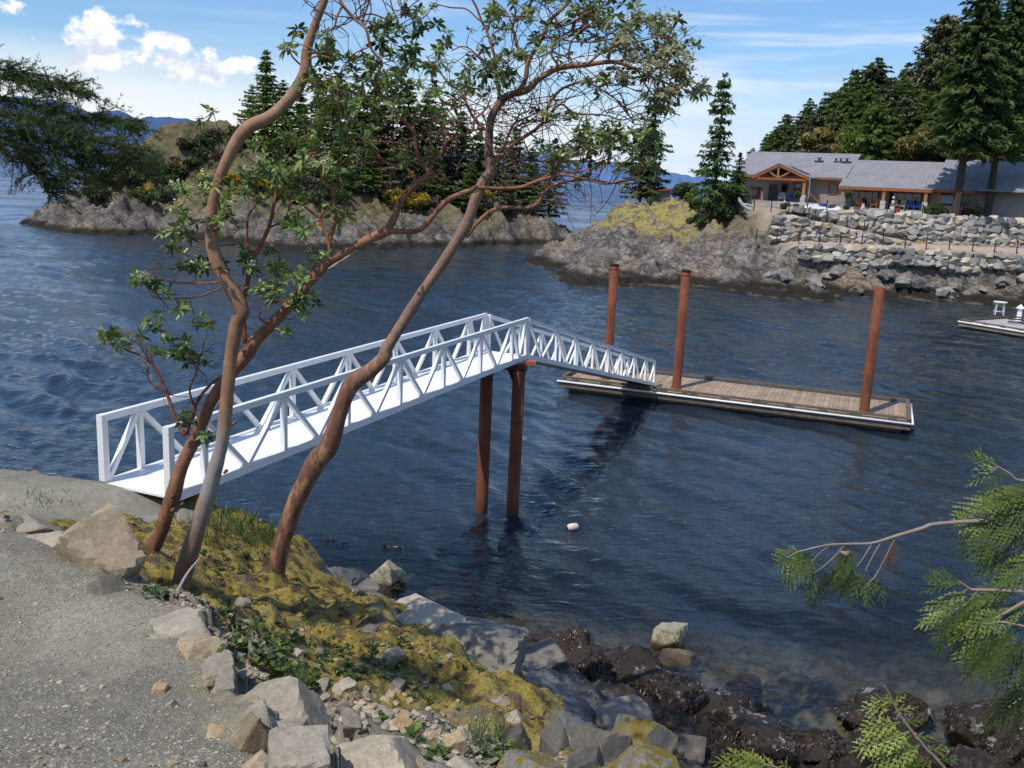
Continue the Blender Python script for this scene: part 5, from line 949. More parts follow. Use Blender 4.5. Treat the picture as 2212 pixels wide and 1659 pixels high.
for u, v, w_ in [(505, 915, 9), (531, 583+40, 8), (486, 1020, 8), (466, 495, 12), (656, 281, 5)]:
    P = aty(u, v, 8.93); A.tr.tube([P+[0, .05, 0], P-[0, .02, 0]], [w_*.5*9/FPX, w_*.38*9/FPX], 8, 1.); A.rough.append(np.ones(16)*1.); A.grey.append(np.zeros(16))
A.cloud([(632, 82, 34, 34, 9, .1, .25, 0, .1), (690, 125, 45, 50, 18, -.1, .4, 0, .05), (745, 165, 75, 70, 36, 0, .5, 0, .05), (860, 60, 60, 40, 24, .2, .4, 0, .1), (840, 120, 60, 50, 30, 0, .4, 0, .1), (900, 40, 45, 40, 16, .3, .4, 0, .1), (700, 200, 60, 40, 20, .2, .4, 0, .1), (790, 215, 70, 45, 16, .2, .4, 0, .05)], 41, .088)
A.bare(40, 5, (680, -100, 900, 250), (.25, .7))
A.finish('arbutus with smooth pale trunk and grey peeling base, sweeping up out of the photo top', aty(380, 1297, 9.0))
# --- B: red trunk leaning right with many crooked limbs
Bt = Arb(9.35)
Bt.limb([(262, 1310, 60), (281, 1278, 46), (313, 1213, 42), (346, 1152, 35), (364, 1098, 34), (374, 1071, 38), (392, 1010, 32), (425, 938, 30), (457, 866, 28), (497, 808, 30), (533, 765, 33), (554, 733, 29), (594, 693, 28), (648, 632, 25), (706, 570, 25), (744, 547, 24), (794, 518, 22), (841, 497, 23)], rough=[1, 1, 1, .9, .8, .5, .25, .2, .3, .5, .7, .4, .3, .2, .2, .1, 0, 0], red=.45, n=16, k=8)
for du, dv in [(-46, 26), (40, 30), (0, 46)]: Bt.limb([(288, 1262, 38), (282+du*.4, 1282+dv*.4, 24, -.05), (280+du, 1296+dv, 8, -.15)], red=.5, rough=1.)
LB = [
 [(836, 499, 20), (852, 468, 18), (863, 439, 17), (899, 396, 17), (924, 383, 17), (929, 374, 16), (913, 353, 14)],
 [(914, 354, 12), (902, 335, 11), (895, 288, 9), (881, 270, 8), (859, 248, 7), (845, 220, 7), (823, 202, 6), (812, 169, 6), (827, 137, 5)],
 [(913, 353, 9, 0), (920, 340, 8), (946, 342, 8), (960, 313, 7), (971, 302, 7), (1018, 284, 6), (1025, 259, 5), (1050, 234, 4), (1062, 205, 3)],
 [(960, 313, 5), (955, 290, 4), (960, 262, 4), (945, 240, 3)],
 [(902, 391, 8), (877, 364, 8), (838, 353, 7), (812, 331, 7), (787, 302, 6), (762, 295, 5), (735, 280, 4)], [(838, 353, 5), (800, 350, 4), (765, 345, 4), (740, 352, 3)],
 [(885, 278, 5), (905, 262, 4), (940, 255, 4), (970, 240, 3), (985, 215, 3)], [(902, 335, 5), (880, 325, 4), (850, 320, 4), (820, 300, 3)],
 [(841, 499, 15), (868, 500, 14), (895, 500, 14), (917, 488, 14), (942, 457, 14), (971, 430, 13), (1014, 412, 12), (1032, 405, 11), (1068, 407, 9), (1122, 405, 9), (1158, 392, 8), (1212, 378, 7), (1260, 386, 5), (1300, 396, 4), (1340, 392, 3)],
 [(1158, 392, 5), (1190, 372, 4), (1205, 350, 4), (1230, 325, 3)], [(1212, 378, 4), (1255, 370, 3), (1300, 360, 3)],
 [(706, 572, 15), (710, 545, 13), (711, 518, 12), (700, 496, 12), (691, 475, 11), (694, 464, 10), (700, 455, 7)], [(712, 520, 9), (720, 500, 8), (726, 468, 7), (721, 425, 6), (731, 389, 5), (725, 360, 4)], [(694, 478, 6), (675, 460, 5), (650, 440, 4), (632, 428, 3)],
 [(400, 941, 11), (385, 915, 10), (374, 891, 9), (360, 848, 8), (331, 790, 7), (306, 769, 6), (277, 758, 5), (245, 743, 5), (216, 743, 3)], [(360, 848, 5), (338, 833, 4), (320, 819, 4), (319, 792, 3), (300, 775, 3)], [(331, 790, 4), (322, 760, 4), (300, 735, 3), (290, 720, 3)],
 [(403, 938, 9), (421, 880, 8), (430, 862, 8), (439, 848, 7), (462, 824, 7), (490, 806, 6)], [(418, 875, 6), (410, 840, 5), (425, 800, 4), (410, 778, 4), (392, 761, 3)], [(425, 800, 4), (433, 770, 3), (440, 740, 3)], [(245, 743, 3), (262, 725, 3), (285, 715, 2)],
 [(531, 755, 13), (526, 690, 12), (527, 645, 13), (536, 603, 13), (540, 578, 12), (544, 560, 13), (554, 547, 11), (580, 493, 10), (590, 450, 9), (601, 400, 8), (610, 365, 6), (622, 335, 5)], [(552, 549, 8), (533, 526, 7), (534, 500, 6), (536, 468, 6), (554, 436, 5), (560, 410, 4)], [(580, 493, 6), (616, 472, 5), (630, 432, 4), (650, 410, 3)], [(540, 540, 5), (515, 530, 5), (486, 529, 4), (460, 530, 4), (430, 520, 3), (395, 510, 3)], [(601, 400, 5), (630, 370, 4), (660, 350, 3), (690, 330, 3)],
 [(527, 640, 6), (500, 610, 5, -.3), (440, 612, 5, -.3), (380, 610, 4, -.3), (340, 600, 3, -.3), (315, 585, 3, -.3)], [(500, 612, 4, -.3), (430, 640, 4, -.3), (370, 645, 3, -.3), (330, 640, 3, -.3), (318, 615, 3, -.3)], [(600, 690, 6), (640, 640, 5, -.2), (660, 610, 4, -.2), (690, 600, 3, -.2)], [(580, 705, 5), (560, 680, 4, -.3), (600, 650, 4, -.3), (640, 660, 3, -.3)],
 [(648, 632, 6), (670, 590, 5, .2), (690, 560, 4, .2), (720, 530, 3, .3)], [(610, 365, 5), (650, 340, 4), (700, 325, 4), (740, 320, 3)], [(622, 335, 4), (650, 300, 4), (690, 280, 3), (730, 250, 3)]]
for p in LB: Bt.limb(p, red=.9 if p[0][2] < 14 else .65)
Bt.limb([(710, 582, 9), (740, 562, 7), (771, 541, 2)], -.12, grey=1.)
for u, v, w_ in [(372, 1103, 11), (371, 1073, 9), (533, 765, 9), (392, 1090, 7)]:
    P = aty(u, v, 9.24); Bt.tr.tube([P+[0, .05, 0], P-[0, .02, 0]], [w_*.5*9/FPX, w_*.38*9/FPX], 8, 1.); Bt.rough.append(np.ones(16)*1.); Bt.grey.append(np.zeros(16))
Bt.cloud([(450, 250, 22, 25, 5, -.3, .1, 0, 0), (450, 412, 80, 38, 26, -.2, .4, 0, .1), (560, 350, 60, 45, 26, 0, .4, 0, .12), (640, 340, 80, 50, 40, .1, .4, 0, .15), (590, 410, 70, 40, 30, 0, .4, 0, .25), (730, 370, 50, 40, 20, .1, .4, 0, .35), (470, 470, 50, 30, 12, 0, .4, 0, .1), (375, 500, 40, 50, 14, -.2, .3, 0, .1), (740, 240, 60, 70, 26, .3, .5, 0, .05), (650, 270, 60, 50, 26, .3, .4, 0, .05), (840, 190, 55, 60, 14, .2, .5, 0, .05), (930, 230, 70, 45, 15, .3, .5, 0, .05), (880, 150, 50, 50, 12, .3, .5, 0, .1), (980, 180, 55, 40, 8, .3, .5, 0, .1), (780, 300, 50, 30, 12, 0, .4, 0, .15), (870, 345, 30, 22, 6, 0, .3, 0, .2)], 51, .092)
Bt.cloud([(270, 728, 50, 22, 12, 0, .25, 0, 0), (335, 700, 22, 20, 7, 0, .2, 0, 0), (380, 745, 55, 26, 13, 0, .25, 0, 0), (440, 700, 34, 16, 6, 0, .2, 0, 0), (425, 775, 36, 20, 7, 0, .2, 0, 0), (310, 600, 18, 14, 5, -.3, .2, 0, .5), (345, 625, 25, 20, 6, -.3, .2, 0, .4), (405, 578, 25, 12, 6, -.2, .2, 0, .1), (450, 575, 40, 16, 7, -.2, .3, 0, .1), (600, 610, 60, 50, 24, -.2, .4, 0, .05), (660, 660, 34, 26, 10, -.2, .3, 0, 0), (560, 560, 45, 30, 10, 0, .3, 0, .2), (690, 560, 25, 25, 5, .2, .3, 0, .2), (612, 715, 12, 10, 2, -.2, .1, 0, 0), (405, 905, 14, 22, 6, -.1, .1, 0, 0), (445, 950, 14, 18, 5, -.1, .1, 0, 0), (395, 665, 26, 10, 3, -.2, .2, 0, 0), (1210, 330, 30, 24, 9, .2, .3, 0, 0), (650, 480, 50, 30, 10, 0, .4, 0, .2), (720, 465, 30, 40, 6, .1, .3, 0, .3)], 52, .098)
Bt.bare(46, 8, (700, 150, 1050, 420), (.2, .7)); Bt.bare(26, 9, (1040, 330, 1350, 420), (.2, .7)); Bt.bare(24, 10, (220, 560, 560, 860), (.12, .35)); Bt.bare(30, 11, (560, 330, 900, 560), (.15, .5))
Bt.finish('arbutus with red brown trunk leaning right and crooked red limbs across the bay', aty(281, 1290, 9.35))
# --- C: thick trunk on the moss that carries the big crown
Ct = Arb(11.6, .82)
Ct.limb([(575, 1300, 110), (588, 1262, 66), (596, 1240, 50), (605, 1188, 46), (634, 1098, 46), (648, 1064, 48), (684, 999, 52), (713, 956, 50), (734, 891, 40), (748, 852, 42), (768, 822, 44), (800, 801, 38), (828, 774, 38), (836, 752, 34), (852, 725, 29), (884, 675, 30), (924, 614, 27), (960, 562, 28), (996, 504, 31), (1014, 468, 29), (1028, 425, 29), (1043, 396, 29), (1060, 371, 30), (1056, 338, 23), (1057, 288, 22), (1064, 248, 22), (1086, 216, 21), (1104, 203, 19)],
        rough=[1, 1, 1, .95, .9, .9, .85, .8, .75, .7, .7, .65, .6, .55, .5, .5, .5, .5, .5, .5, .4, .4, .3, .3, .2, .2], grey=[0]*12+[.2]*10+[.1]*4, n=20, k=8, red=.15)
for du, dv in [(-66, 14), (56, 20), (-14, 52), (22, 46)]: Ct.limb([(596, 1240, 46), (594+du*.45, 1262+dv*.35, 30, -.05), (592+du, 1268+dv, 8, -.15)], red=.2, rough=1.)
LC = [
 [(1104, 203, 18), (1136, 194, 18), (1169, 166, 17), (1212, 148, 16), (1266, 140, 14), (1327, 133, 11), (1374, 148, 8), (1420, 170, 6), (1460, 185, 4), (1500, 200, 3)], [(1327, 133, 6), (1370, 128, 5), (1420, 140, 4), (1470, 150, 3), (1510, 185, 3)], [(1266, 140, 7), (1300, 115, 6), (1350, 95, 5), (1400, 80, 4), (1450, 80, 3)], [(1240, 144, 6), (1225, 115, 5), (1235, 85, 5), (1260, 60, 4), (1300, 40, 3)], [(1374, 148, 5), (1400, 185, 4), (1440, 230, 3), (1470, 250, 3)],
 [(1108, 205, 14), (1122, 192, 13), (1138, 165, 13), (1145, 133, 12), (1162, 94, 11), (1187, 47, 10), (1223, 11, 9), (1260, -40, 7)], [(1140, 138, 9), (1122, 104, 8), (1110, 75, 8), (1107, 50, 7), (1140, 11, 6), (1165, -20, 5)], [(1108, 55, 5), (1095, 30, 4), (1075, 15, 4), (1050, -10, 3)], [(1187, 47, 6), (1225, 50, 5), (1265, 30, 4), (1310, 10, 3)], [(1170, 80, 6), (1200, 78, 5), (1240, 90, 4), (1290, 90, 4), (1340, 60, 3)], [(1212, 150, 7), (1190, 120, 6), (1195, 100, 5), (1215, 80, 4), (1220, 55, 3)],
 [(1064, 250, 9), (1078, 205, 8), (1068, 150, 8), (1060, 104, 7), (1045, 50, 7), (1021, 7, 6), (1000, -20, 5)], [(1045, 50, 5), (1010, 25, 4), (970, 15, 4), (930, 5, 3)], [(1068, 150, 5), (1030, 120, 4), (1000, 100, 4), (975, 110, 3)],
 [(1060, 345, 12), (1075, 345, 10), (1100, 317, 10), (1128, 297, 10), (1158, 277, 9), (1183, 252, 9), (1183, 234, 8), (1201, 209, 8), (1222, 192, 7), (1244, 180, 7), (1266, 176, 6), (1313, 202, 5), (1349, 234, 4), (1370, 268, 3)], [(1158, 277, 6), (1185, 250, 6), (1212, 227, 5), (1244, 241, 5), (1298, 248, 4), (1340, 260, 3)], [(1086, 326, 7), (1100, 281, 6), (1110, 262, 6), (1118, 248, 5), (1140, 240, 3), (1150, 215, 3)], [(1100, 281, 4), (1125, 268, 4), (1160, 262, 3), (1190, 265, 3)], [(1266, 176, 4), (1300, 175, 4), (1350, 185, 3), (1400, 200, 3)],
 [(1006, 512, 15), (1018, 497, 13), (1032, 479, 12), (1058, 456, 12), (1086, 445, 12), (1112, 445, 11), (1140, 448, 11), (1169, 436, 11), (1187, 407, 9), (1223, 396, 8), (1284, 389, 6), (1330, 394, 5), (1380, 385, 3)], [(1185, 412, 5), (1178, 390, 4), (1165, 375, 3)],
 [(1066, 372, 9), (1095, 355, 7), (1122, 346, 6), (1176, 346, 6), (1230, 306, 5), (1262, 292, 4), (1300, 285, 3)], [(1176, 346, 4), (1215, 352, 4), (1260, 350, 3), (1310, 355, 3)], [(1122, 346, 3), (1150, 362, 3), (1190, 358, 3)],
 [(1052, 284, 9), (1038, 270, 8), (1018, 248, 8), (1010, 225, 7), (1004, 203, 6), (967, 169, 5), (940, 145, 4), (920, 120, 3)], [(1010, 225, 4), (980, 225, 4), (950, 210, 3)], [(967, 169, 4), (955, 195, 3), (930, 205, 3)], [(1058, 300, 7), (1030, 330, 5, .3), (1000, 340, 4, .3), (985, 375, 3, .3)]]
for p in LC: Ct.limb(p, red=.35 if p[0][2] > 9 else .6, wob=.05)
Ct.cloud([(1010, 110, 70, 55, 24, 0, .5, 0, .05), (1050, 170, 60, 45, 21, -.2, .5, 0, .05), (960, 190, 60, 40, 18, -.2, .5, 0, .05), (930, 130, 35, 35, 10, 0, .4, 0, .05), (1100, 30, 50, 40, 17, 0, .5, 0, .05), (1170, 20, 60, 35, 21, .1, .5, 0, .1), (1260, 25, 60, 40, 28, .2, .6, 0, .15), (1330, 25, 60, 40, 31, .2, .6, 0, .2), (1210, 85, 60, 45, 18, 0, .6, 0, .1), (1110, 140, 40, 40, 10, -.2, .4, 0, .05), (1240, 235, 60, 35, 7, 0, .5, 0, 0), (1290, 170, 60, 40, 10, 0, .5, 0, .1), (1190, 170, 50, 30, 5, 0, .5, 0, .05), (1160, 260, 50, 40, 4, 0, .4, 0, 0)], 61, .10)
Ct.cloud([(1395, 85, 60, 55, 44, .2, .6, 1, .8), (1455, 110, 55, 45, 30, .3, .5, 1, .8), (1380, 150, 55, 30, 18, .2, .5, 1, .6), (1470, 180, 50, 32, 24, .3, .5, 1, .85), (1430, 215, 40, 30, 15, .2, .4, 1, .7), (1325, 80, 45, 40, 17, .2, .5, 1, .4), (1505, 190, 32, 18, 7, .3, .3, 1, .6), (1430, 45, 40, 20, 7, .3, .4, 1, .6)], 62, .10)
Ct.cloud([(1300, 295, 60, 28, 34, -.3, .4, 0, 0), (1345, 285, 36, 32, 20, -.3, .4, 0, .05), (1240, 320, 50, 22, 16, -.3, .4, 0, 0), (1390, 330, 45, 50, 26, 0, .5, 0, .1), (1330, 350, 60, 24, 14, 0, .5, 0, 0), (1180, 315, 25, 16, 6, -.2, .3, 0, 0), (1400, 280, 36, 30, 12, 0, .4, 0, .1), (1275, 390, 30, 16, 4, 0, .3, 0, 0)], 63, .105)
Ct.bare(150, 12, (1060, 40, 1420, 320), (.3, 1.1)); Ct.bare(110, 13, (1100, 250, 1400, 420), (.25, .9)); Ct.bare(60, 14, (930, 60, 1100, 300), (.25, .8))
Ct.finish('arbutus with thick furrowed brown trunk on the mossy bank carrying the wide blossoming crown', aty(592, 1262, 11.6))
# ---------------------------------------------------------------- boulders and stones of the near bank
GRAN = [(0, (.21, .19, .16)), (.3, (.35, .32, .265)), (.55, (.44, .405, .34)), (.8, (.37, .30, .21)), (1, (.27, .25, .215))]
M_GRAN = stone_mat('granite_boulder', GRAN, 2.2); M_DARKST = stone_mat('grey_shore_rock', [(0, (.095, .09, .085)), (.5, (.18, .172, .16)), (1, (.27, .255, .235))], 2.); M_TAN = stone_mat('tan_stone', [(0, (.40, .31, .20)), (.5, (.46, .38, .27)), (1, (.35, .24, .14))], 2.4); M_BRN = stone_mat('brown_faced_stone', [(0, (.20, .17, .12)), (1, (.24, .19, .12))], 2.2)
M_MOSSY = stone_mat('mossy_rock', [(0, (.14, .14, .135)), (1, (.27, .265, .25))], 1.8, mossy=.9)
def boulder(name, u, v, w, h, label, mat, seed, depth_=.8, rot=0., up=.25, cat='boulder', tilt=(0, 0), group=None, sub=4, flat=False):
    """photo pixel box (centre, width, height) of a boulder whose foot stands on the bank"""
    g0 = hit(u, v+h*.38); D_ = float((g0-EYE)@FWD); W_ = w*D_/FPX; Hh = h*D_/FPX
    P, F = rock(seed, sub, 10, .022, .62, .95); ext = P.max(0)-P.min(0); P = (P-(P.max(0)+P.min(0))/2)/ext*np.array([W_*1.12, W_*1.12*depth_, Hh*1.3])
    o = mk(name, P, F, mat); o.location = (g0[0], g0[1], g0[2]+Hh*(up-.15)); o.rotation_euler = (tilt[0], tilt[1], rot); return tag(o, label, cat, group)
BL = [
 (218, 1152, 205, 190, 'large upright grey brown boulder beside the leaning arbutus trunks', M_GRAN, 401, .7, .28), (55, 1125, 150, 40, 'flat pale boulder on the edge of the gravel at the left', M_GRAN, 402, .8, .1), (95, 1158, 130, 36, 'flat slab beside the large upright boulder', M_GRAN, 403, .7, .1), (188, 1192, 62, 64, 'brown wedge shaped rock at the foot of the large upright boulder', M_BRN, 404, .8, .2), (228, 1252, 64, 66, 'pale round edged rock on the gravel rim left of the trunks', M_GRAN, 405, .9, .1),
 (395, 1338, 150, 60, 'broad pale slab in the gravel rim right below the trunks', M_GRAN, 406, .9, .02), (430, 1388, 120, 62, 'tan topped slab in the gravel rim', M_TAN, 407, .8, .1), (478, 1432, 92, 130, 'grey boulder with steep shaded face in the gravel rim', M_GRAN, 408, .9, .1), (545, 1560, 92, 96, 'brown faced angular block at the foot of the gravel rim', M_BRN, 409, .9, .15), (612, 1490, 200, 120, 'large sandy topped slab beyond the gravel rim', M_GRAN, 410, .9, .02), (650, 1610, 150, 120, 'pale boulder at the bottom of the photo beside the gravel', M_GRAN, 411, .9, .1), (812, 1625, 205, 120, 'white boulder with orange stain at the bottom of the photo', M_GRAN, 412, .9, .18), (470, 1572, 90, 40, 'tan flat stone half buried in the gravel', M_TAN, 413, .7, .05), (560, 1640, 90, 60, 'tan and grey rock at the bottom edge of the gravel', M_TAN, 414, .8, .1),
 (400, 1112, 52, 46, 'pale squared stone block under the corner of the gangway', M_GRAN, 415, .9, .2), (1000, 1652, 84, 44, 'grey stone at the bottom of the photo left of the mossy lump', M_GRAN, 416, .9, .2), (880, 1560, 56, 54, 'tan angular stone on the rubble, upper one', M_TAN, 417, .8, .25), (985, 1597, 56, 42, 'orange tan stone right of the rubble patch', M_TAN, 418, .8, .25), (760, 1545, 60, 50, 'grey angular stone in the rubble patch', M_GRAN, 419, .8, .2), (690, 1470, 44, 26, 'pale flat stone among the small green plants', M_GRAN, 420, .8, .2),
 (1290, 1595, 130, 110, 'grey cracked boulder between moss and rockweed', M_DARKST, 421, .9, .2), (1385, 1580, 140, 110, 'grey boulder with moss on top right of the mossy knob', M_MOSSY, 422, .9, .2), (1268, 1640, 84, 70, 'dark grey squared rock at the bottom of the photo', M_DARKST, 423, .9, .2), (1200, 1575, 70, 130, 'steep grey rock face at the end of the mossy knob', M_DARKST, 424, .9, .1), (1390, 1640, 150, 80, 'moss covered rock at the bottom of the photo', M_MOSSY, 425, .9, .15), (1150, 1645, 160, 70, 'low mossy lump at the bottom edge of the photo', M_MOSSY, 426, .9, .1), (1490, 1600, 80, 60, 'light grey rock at the edge of the rockweed', M_DARKST, 427, .9, .2), (1330, 1530, 150, 60, 'flat smooth grey rock in front of the rockweed', M_DARKST, 428, .9, .05), (1170, 1400, 110, 60, 'smooth grey rock sloping into the water by the moss', M_DARKST, 429, .9, .1), (1040, 1365, 190, 60, 'long smooth grey slab at the waterline', M_DARKST, 430, .8, .05), (905, 1305, 190, 44, 'long pale grey slab at the waterline below the moss', M_GRAN, 431, .7, .05),
 (790, 1262, 70, 26, 'dark wet rock at the waterline below the moss', M_DARKST, 432, .8, .1), (845, 1410, 60, 40, 'grey stone half hidden in the moss', M_GRAN, 433, .8, .1)]
for (u, v, w_, h_, lab, m, sd, dp, up) in BL: boulder('boulder', u, v, w_, h_, lab, m, sd, dp, (sd*1.7) % 6.28 if w_ < 140 else .2*((sd % 5)-2), up)
# rocks standing in the shallows
def wet_rock():
    g = NG('wet_shore_rock'); co = g.co(); z = g.add('ShaderNodeSeparateXYZ', {0: g.add('ShaderNodeNewGeometry').outputs['Position']}).outputs[2]; n = g.noise(co, 6, 6, .65); f = g.noise(co, 40, 4, .7)
    c = g.ramp(n, [(.3, (.20, .17, .11)), (.5, (.36, .32, .22)), (.7, (.44, .40, .31))]); c = g.mix(1., c, g.ramp(f, [(.3, .75), (.7, 1.2)]), 'MULTIPLY'); c = g.mix(g.mr(g.noise(co, 4, 3), .55, .65), c, (.18, .20, .07))
    c = g.mix(g.mr(g.m_('ADD', z, g.m_('MULTIPLY', n, .1)), .20, .05), c, (.07, .045, .03)); return g.out(g.pr(c, .6, g.bump(g.m_('ADD', n, g.m_('MULTIPLY', f, .4)), .6, .03), spec=.35))
M_WET = wet_rock()
def sea_rock(u, v, w, h, label, seed, z=0., mat=None, sink=.3, cat='rock', group=None):
    c = atz(u, v+h*.4, z); D_ = float((c-EYE)@FWD); W_ = w*D_/FPX; Hh = h*D_/FPX; P, F = rock(seed, 4, 20, .05, .62, .95); ext = P.max(0)-P.min(0); P = (P-(P.max(0)+P.min(0))/2)/ext*np.array([W_, W_*.8, Hh*1.5]); o = mk('shore_rock', P, F, mat or M_WET); o.location = (c[0], c[1]+W_*.2, c[2]+Hh*sink); o.rotation_euler = (0, 0, seed*1.3 % .7-.3); return tag(o, label, cat, group)
sea_rock(836, 1243, 76, 44, 'olive brown rock standing in the shallows near the mossy bank', 501); sea_rock(1447, 1378, 78, 46, 'tan rock with holes standing in the shallows right of the rockweed', 502)
for k, (u, v, w, h, z, lab) in enumerate([(1380, 1395, 90, 30, -.28, 'pale rock just under water left of the tan shallows rock'), (1470, 1432, 90, 36, -.25, 'pale rock just under water below the tan shallows rock'), (1600, 1500, 80, 40, -.35, 'reddish rock under water off the rockweed'), (1610, 1470, 70, 36, -.5, 'brown rock deeper under water off the rockweed'), (900, 1262, 80, 20, -.3, 'brown flat rock under water by the olive rock'), (1410, 1330, 60, 24, -.45, 'brown rock under water above the tan shallows rock')]): sea_rock(u, v, w, h, lab, 510+k, z, None, .2)
# ---------------------------------------------------------------- rockweed covered rocks
def weed_rock_mat():
    g = NG('rockweed_rock'); co = g.co(); n = g.noise(co, 5, 6, .65); f = g.noise(co, 30, 5, .75); b = g.noise(co, 3.2, 5, .7)
    c = g.ramp(f, [(.3, (.018, .012, .009)), (.7, (.06, .042, .030))]); c = g.mix(g.mr(b, .56, .64), c, g.ramp(f, [(.3, (.16, .145, .13)), (.7, (.42, .40, .38))])); c = g.mix(g.mr(n, .66, .74), c, (.16, .115, .09))
    return g.out(g.pr(c, .55, g.bump(g.m_('ADD', n, f), .8, .04), spec=.3))
M_WEEDR = weed_rock_mat(); M_WEED = leaf_mat('rockweed_fronds', [(0, (.010, .007, .005)), (.5, (.030, .020, .012)), (.85, (.065, .042, .02)), (1, (.10, .07, .03))], .05, .4, .5)
WR = [(1215, 1390, 120, 90, 'dark rockweed covered rock, farthest left at the water'), (1275, 1420, 90, 70, 'pinkish wet rock with weed at its foot, second from left'), (1350, 1435, 160, 100, 'big dark rockweed mound left of the tan shallows rock'), (1450, 1490, 140, 70, 'dark rockweed mound at the water below the tan rock'), (1560, 1525, 120, 60, 'low rockweed mound with pale barnacle top'), (1890, 1520, 150, 100, 'rounded rockweed rock at the water behind the cedar sprig'), (1960, 1525, 90, 80, 'smooth grey topped rock beside the rounded rockweed rock'), (2125, 1550, 150, 110, 'large brown barnacled rock at the lower right by the water'), (2190, 1600, 90, 70, 'brown rock at the right edge by the water'), (1760, 1600, 120, 60, 'low barnacled rock in the middle of the rockweed'), (1640, 1590, 130, 60, 'barnacle whitened rock in the rockweed belt'), (1890, 1610, 80, 56, 'pale topped stone in the rockweed left of the cedar sprig'), (1990, 1620, 110, 60, 'dark rock in the rockweed behind the cedar sprig'), (1180, 1370, 60, 36, 'small dark wet rock at the end of the grey slab')]
weed_pts = []
for k, (u, v, w, h, lab) in enumerate(WR):
    g0 = hit(u, v+h*.35); D_ = float((g0-EYE)@FWD); W_ = w*D_/FPX*1.15; Hh = h*D_/FPX; P, F = rock(600+k, 4, 16, .07, .68, 1.); ext = P.max(0)-P.min(0); P = (P-(P.max(0)+P.min(0))/2)/ext*np.array([W_, W_*.85, Hh*1.25])
    o = mk('weedy_rock', P, F, M_WEEDR); o.location = (g0[0], g0[1], g0[2]+Hh*.15); tag(o, lab, 'rock'); weed_pts.append(P[P[:, 2] > -.1*Hh]+np.array(o.location))
def strips(C, Nn, ln, wd, seg, q, droop, lean=None):
    """many thin ribbons from base points C along directions Nn"""
    n = len(C); V = []; t = np.linspace(0, 1, seg+1); sd = np.cross(Nn, q.normal(size=(n, 3))); sd /= np.linalg.norm(sd, axis=1)[:, None]+1e-9; ln = np.asarray(ln)[:, None]
    for k in range(seg+1):
        p = C+Nn*ln*t[k]; p = p-np.array([0, 0, 1.])*ln*droop*t[k]**2; w_ = wd*(1-.85*t[k]**1.5); V += [p-sd*w_, p+sd*w_]
    V = np.stack(V, 1).reshape(-1, 3); m = 2*(seg+1); f = np.concatenate([np.array([[2*k, 2*k+1, 2*k+3, 2*k+2]]) for k in range(seg)]); F = (f[None]+np.arange(n)[:, None, None]*m).reshape(-1, 4); return V, F, m
def normals_at(x, y, e=.04):
    zx = (near_h(x+e, y)-near_h(x-e, y))/(2*e); zy = (near_h(x, y+e)-near_h(x, y-e))/(2*e); N = np.stack([-zx, -zy, np.ones_like(zx)], 1); return N/np.linalg.norm(N, axis=1)[:, None]
q = np.random.default_rng(21); n = 90000
th = q.uniform(R(-6), R(52), n); r_ = q.uniform(9.5, 20, n); x = np.sin(th)*r_; y = np.cos(th)*r_; z, gr, sea, rk, db = near_h(x, y, True); cl = fbm(np.stack([x*1.6, y*1.6, 0*x], 1), 4, 71)
ok = (sea > .45) & (z > .0) & (z < 1.5) & (cl > -.10) & (q.random(n) < .8); C = np.stack([x, y, z], 1)[ok]; 
for P in weed_pts:
    k = P[q.integers(0, len(P), 1500)]; k = k[(fbm(k*2.2, 3, 72) > -.12) & (k[:, 2] > .02)]; C = np.concatenate([C, k])
d = q.normal(size=(len(C), 3))*np.array([1, 1, .35])+[0, 0, .45]; d /= np.linalg.norm(d, axis=1)[:, None]; V, F, m = strips(C, d, q.uniform(.05, .15, len(C)), .009, 3, q, .9)
tag(mk('rockweed', V, F, M_WEED, None, np.repeat(np.clip(q.normal(size=len(C))*.25+.4, 0, 1), m)), 'dark brown rockweed carpet on the shore rocks', 'seaweed', kind='stuff')
# ---------------------------------------------------------------- moss, gravel, plants
n = 260000; th = q.uniform(R(-42), R(22), n); r_ = np.sqrt(q.uniform(3.6**2, 15.5**2, n)); x = np.sin(th)*r_; y = np.cos(th)*r_; z, gr, sea, rk, db = near_h(x, y, True); cl = fbm(np.stack([x*2.4, y*2.4, 0*x], 1), 4, 81)
keep = (gr < .25) & (sea < .3) & (rk < .45) & (db < .45) & (cl > -.16) & (z > .8); keep &= q.random(n) < np.clip(1.15-r_/22, .3, 1); C = np.stack([x, y, z], 1)[keep]; N = normals_at(C[:, 0], C[:, 1])
d = N+q.normal(size=N.shape)*.75; d /= np.linalg.norm(d, axis=1)[:, None]; V, F, m = strips(C-N*.004, d, q.uniform(.012, .036, len(C))*(1+.35*cl[keep]), .0035, 1, q, .2)
M_MOSSB = leaf_mat('moss_tips', [(0, (.085, .06, .018)), (.35, (.25, .185, .036)), (.7, (.43, .34, .075)), (1, (.57, .50, .19))], .15, .8, .1)
vv = np.clip(.5+.35*fbm(C*1.1, 3, 82)+.25*fbm(C*6, 2, 84)+q.normal(size=len(C))*.14, 0, 1); tag(mk('moss', V, F, M_MOSSB, None, np.repeat(vv, m)), 'golden green moss carpet on the bank', 'moss', kind='stuff')
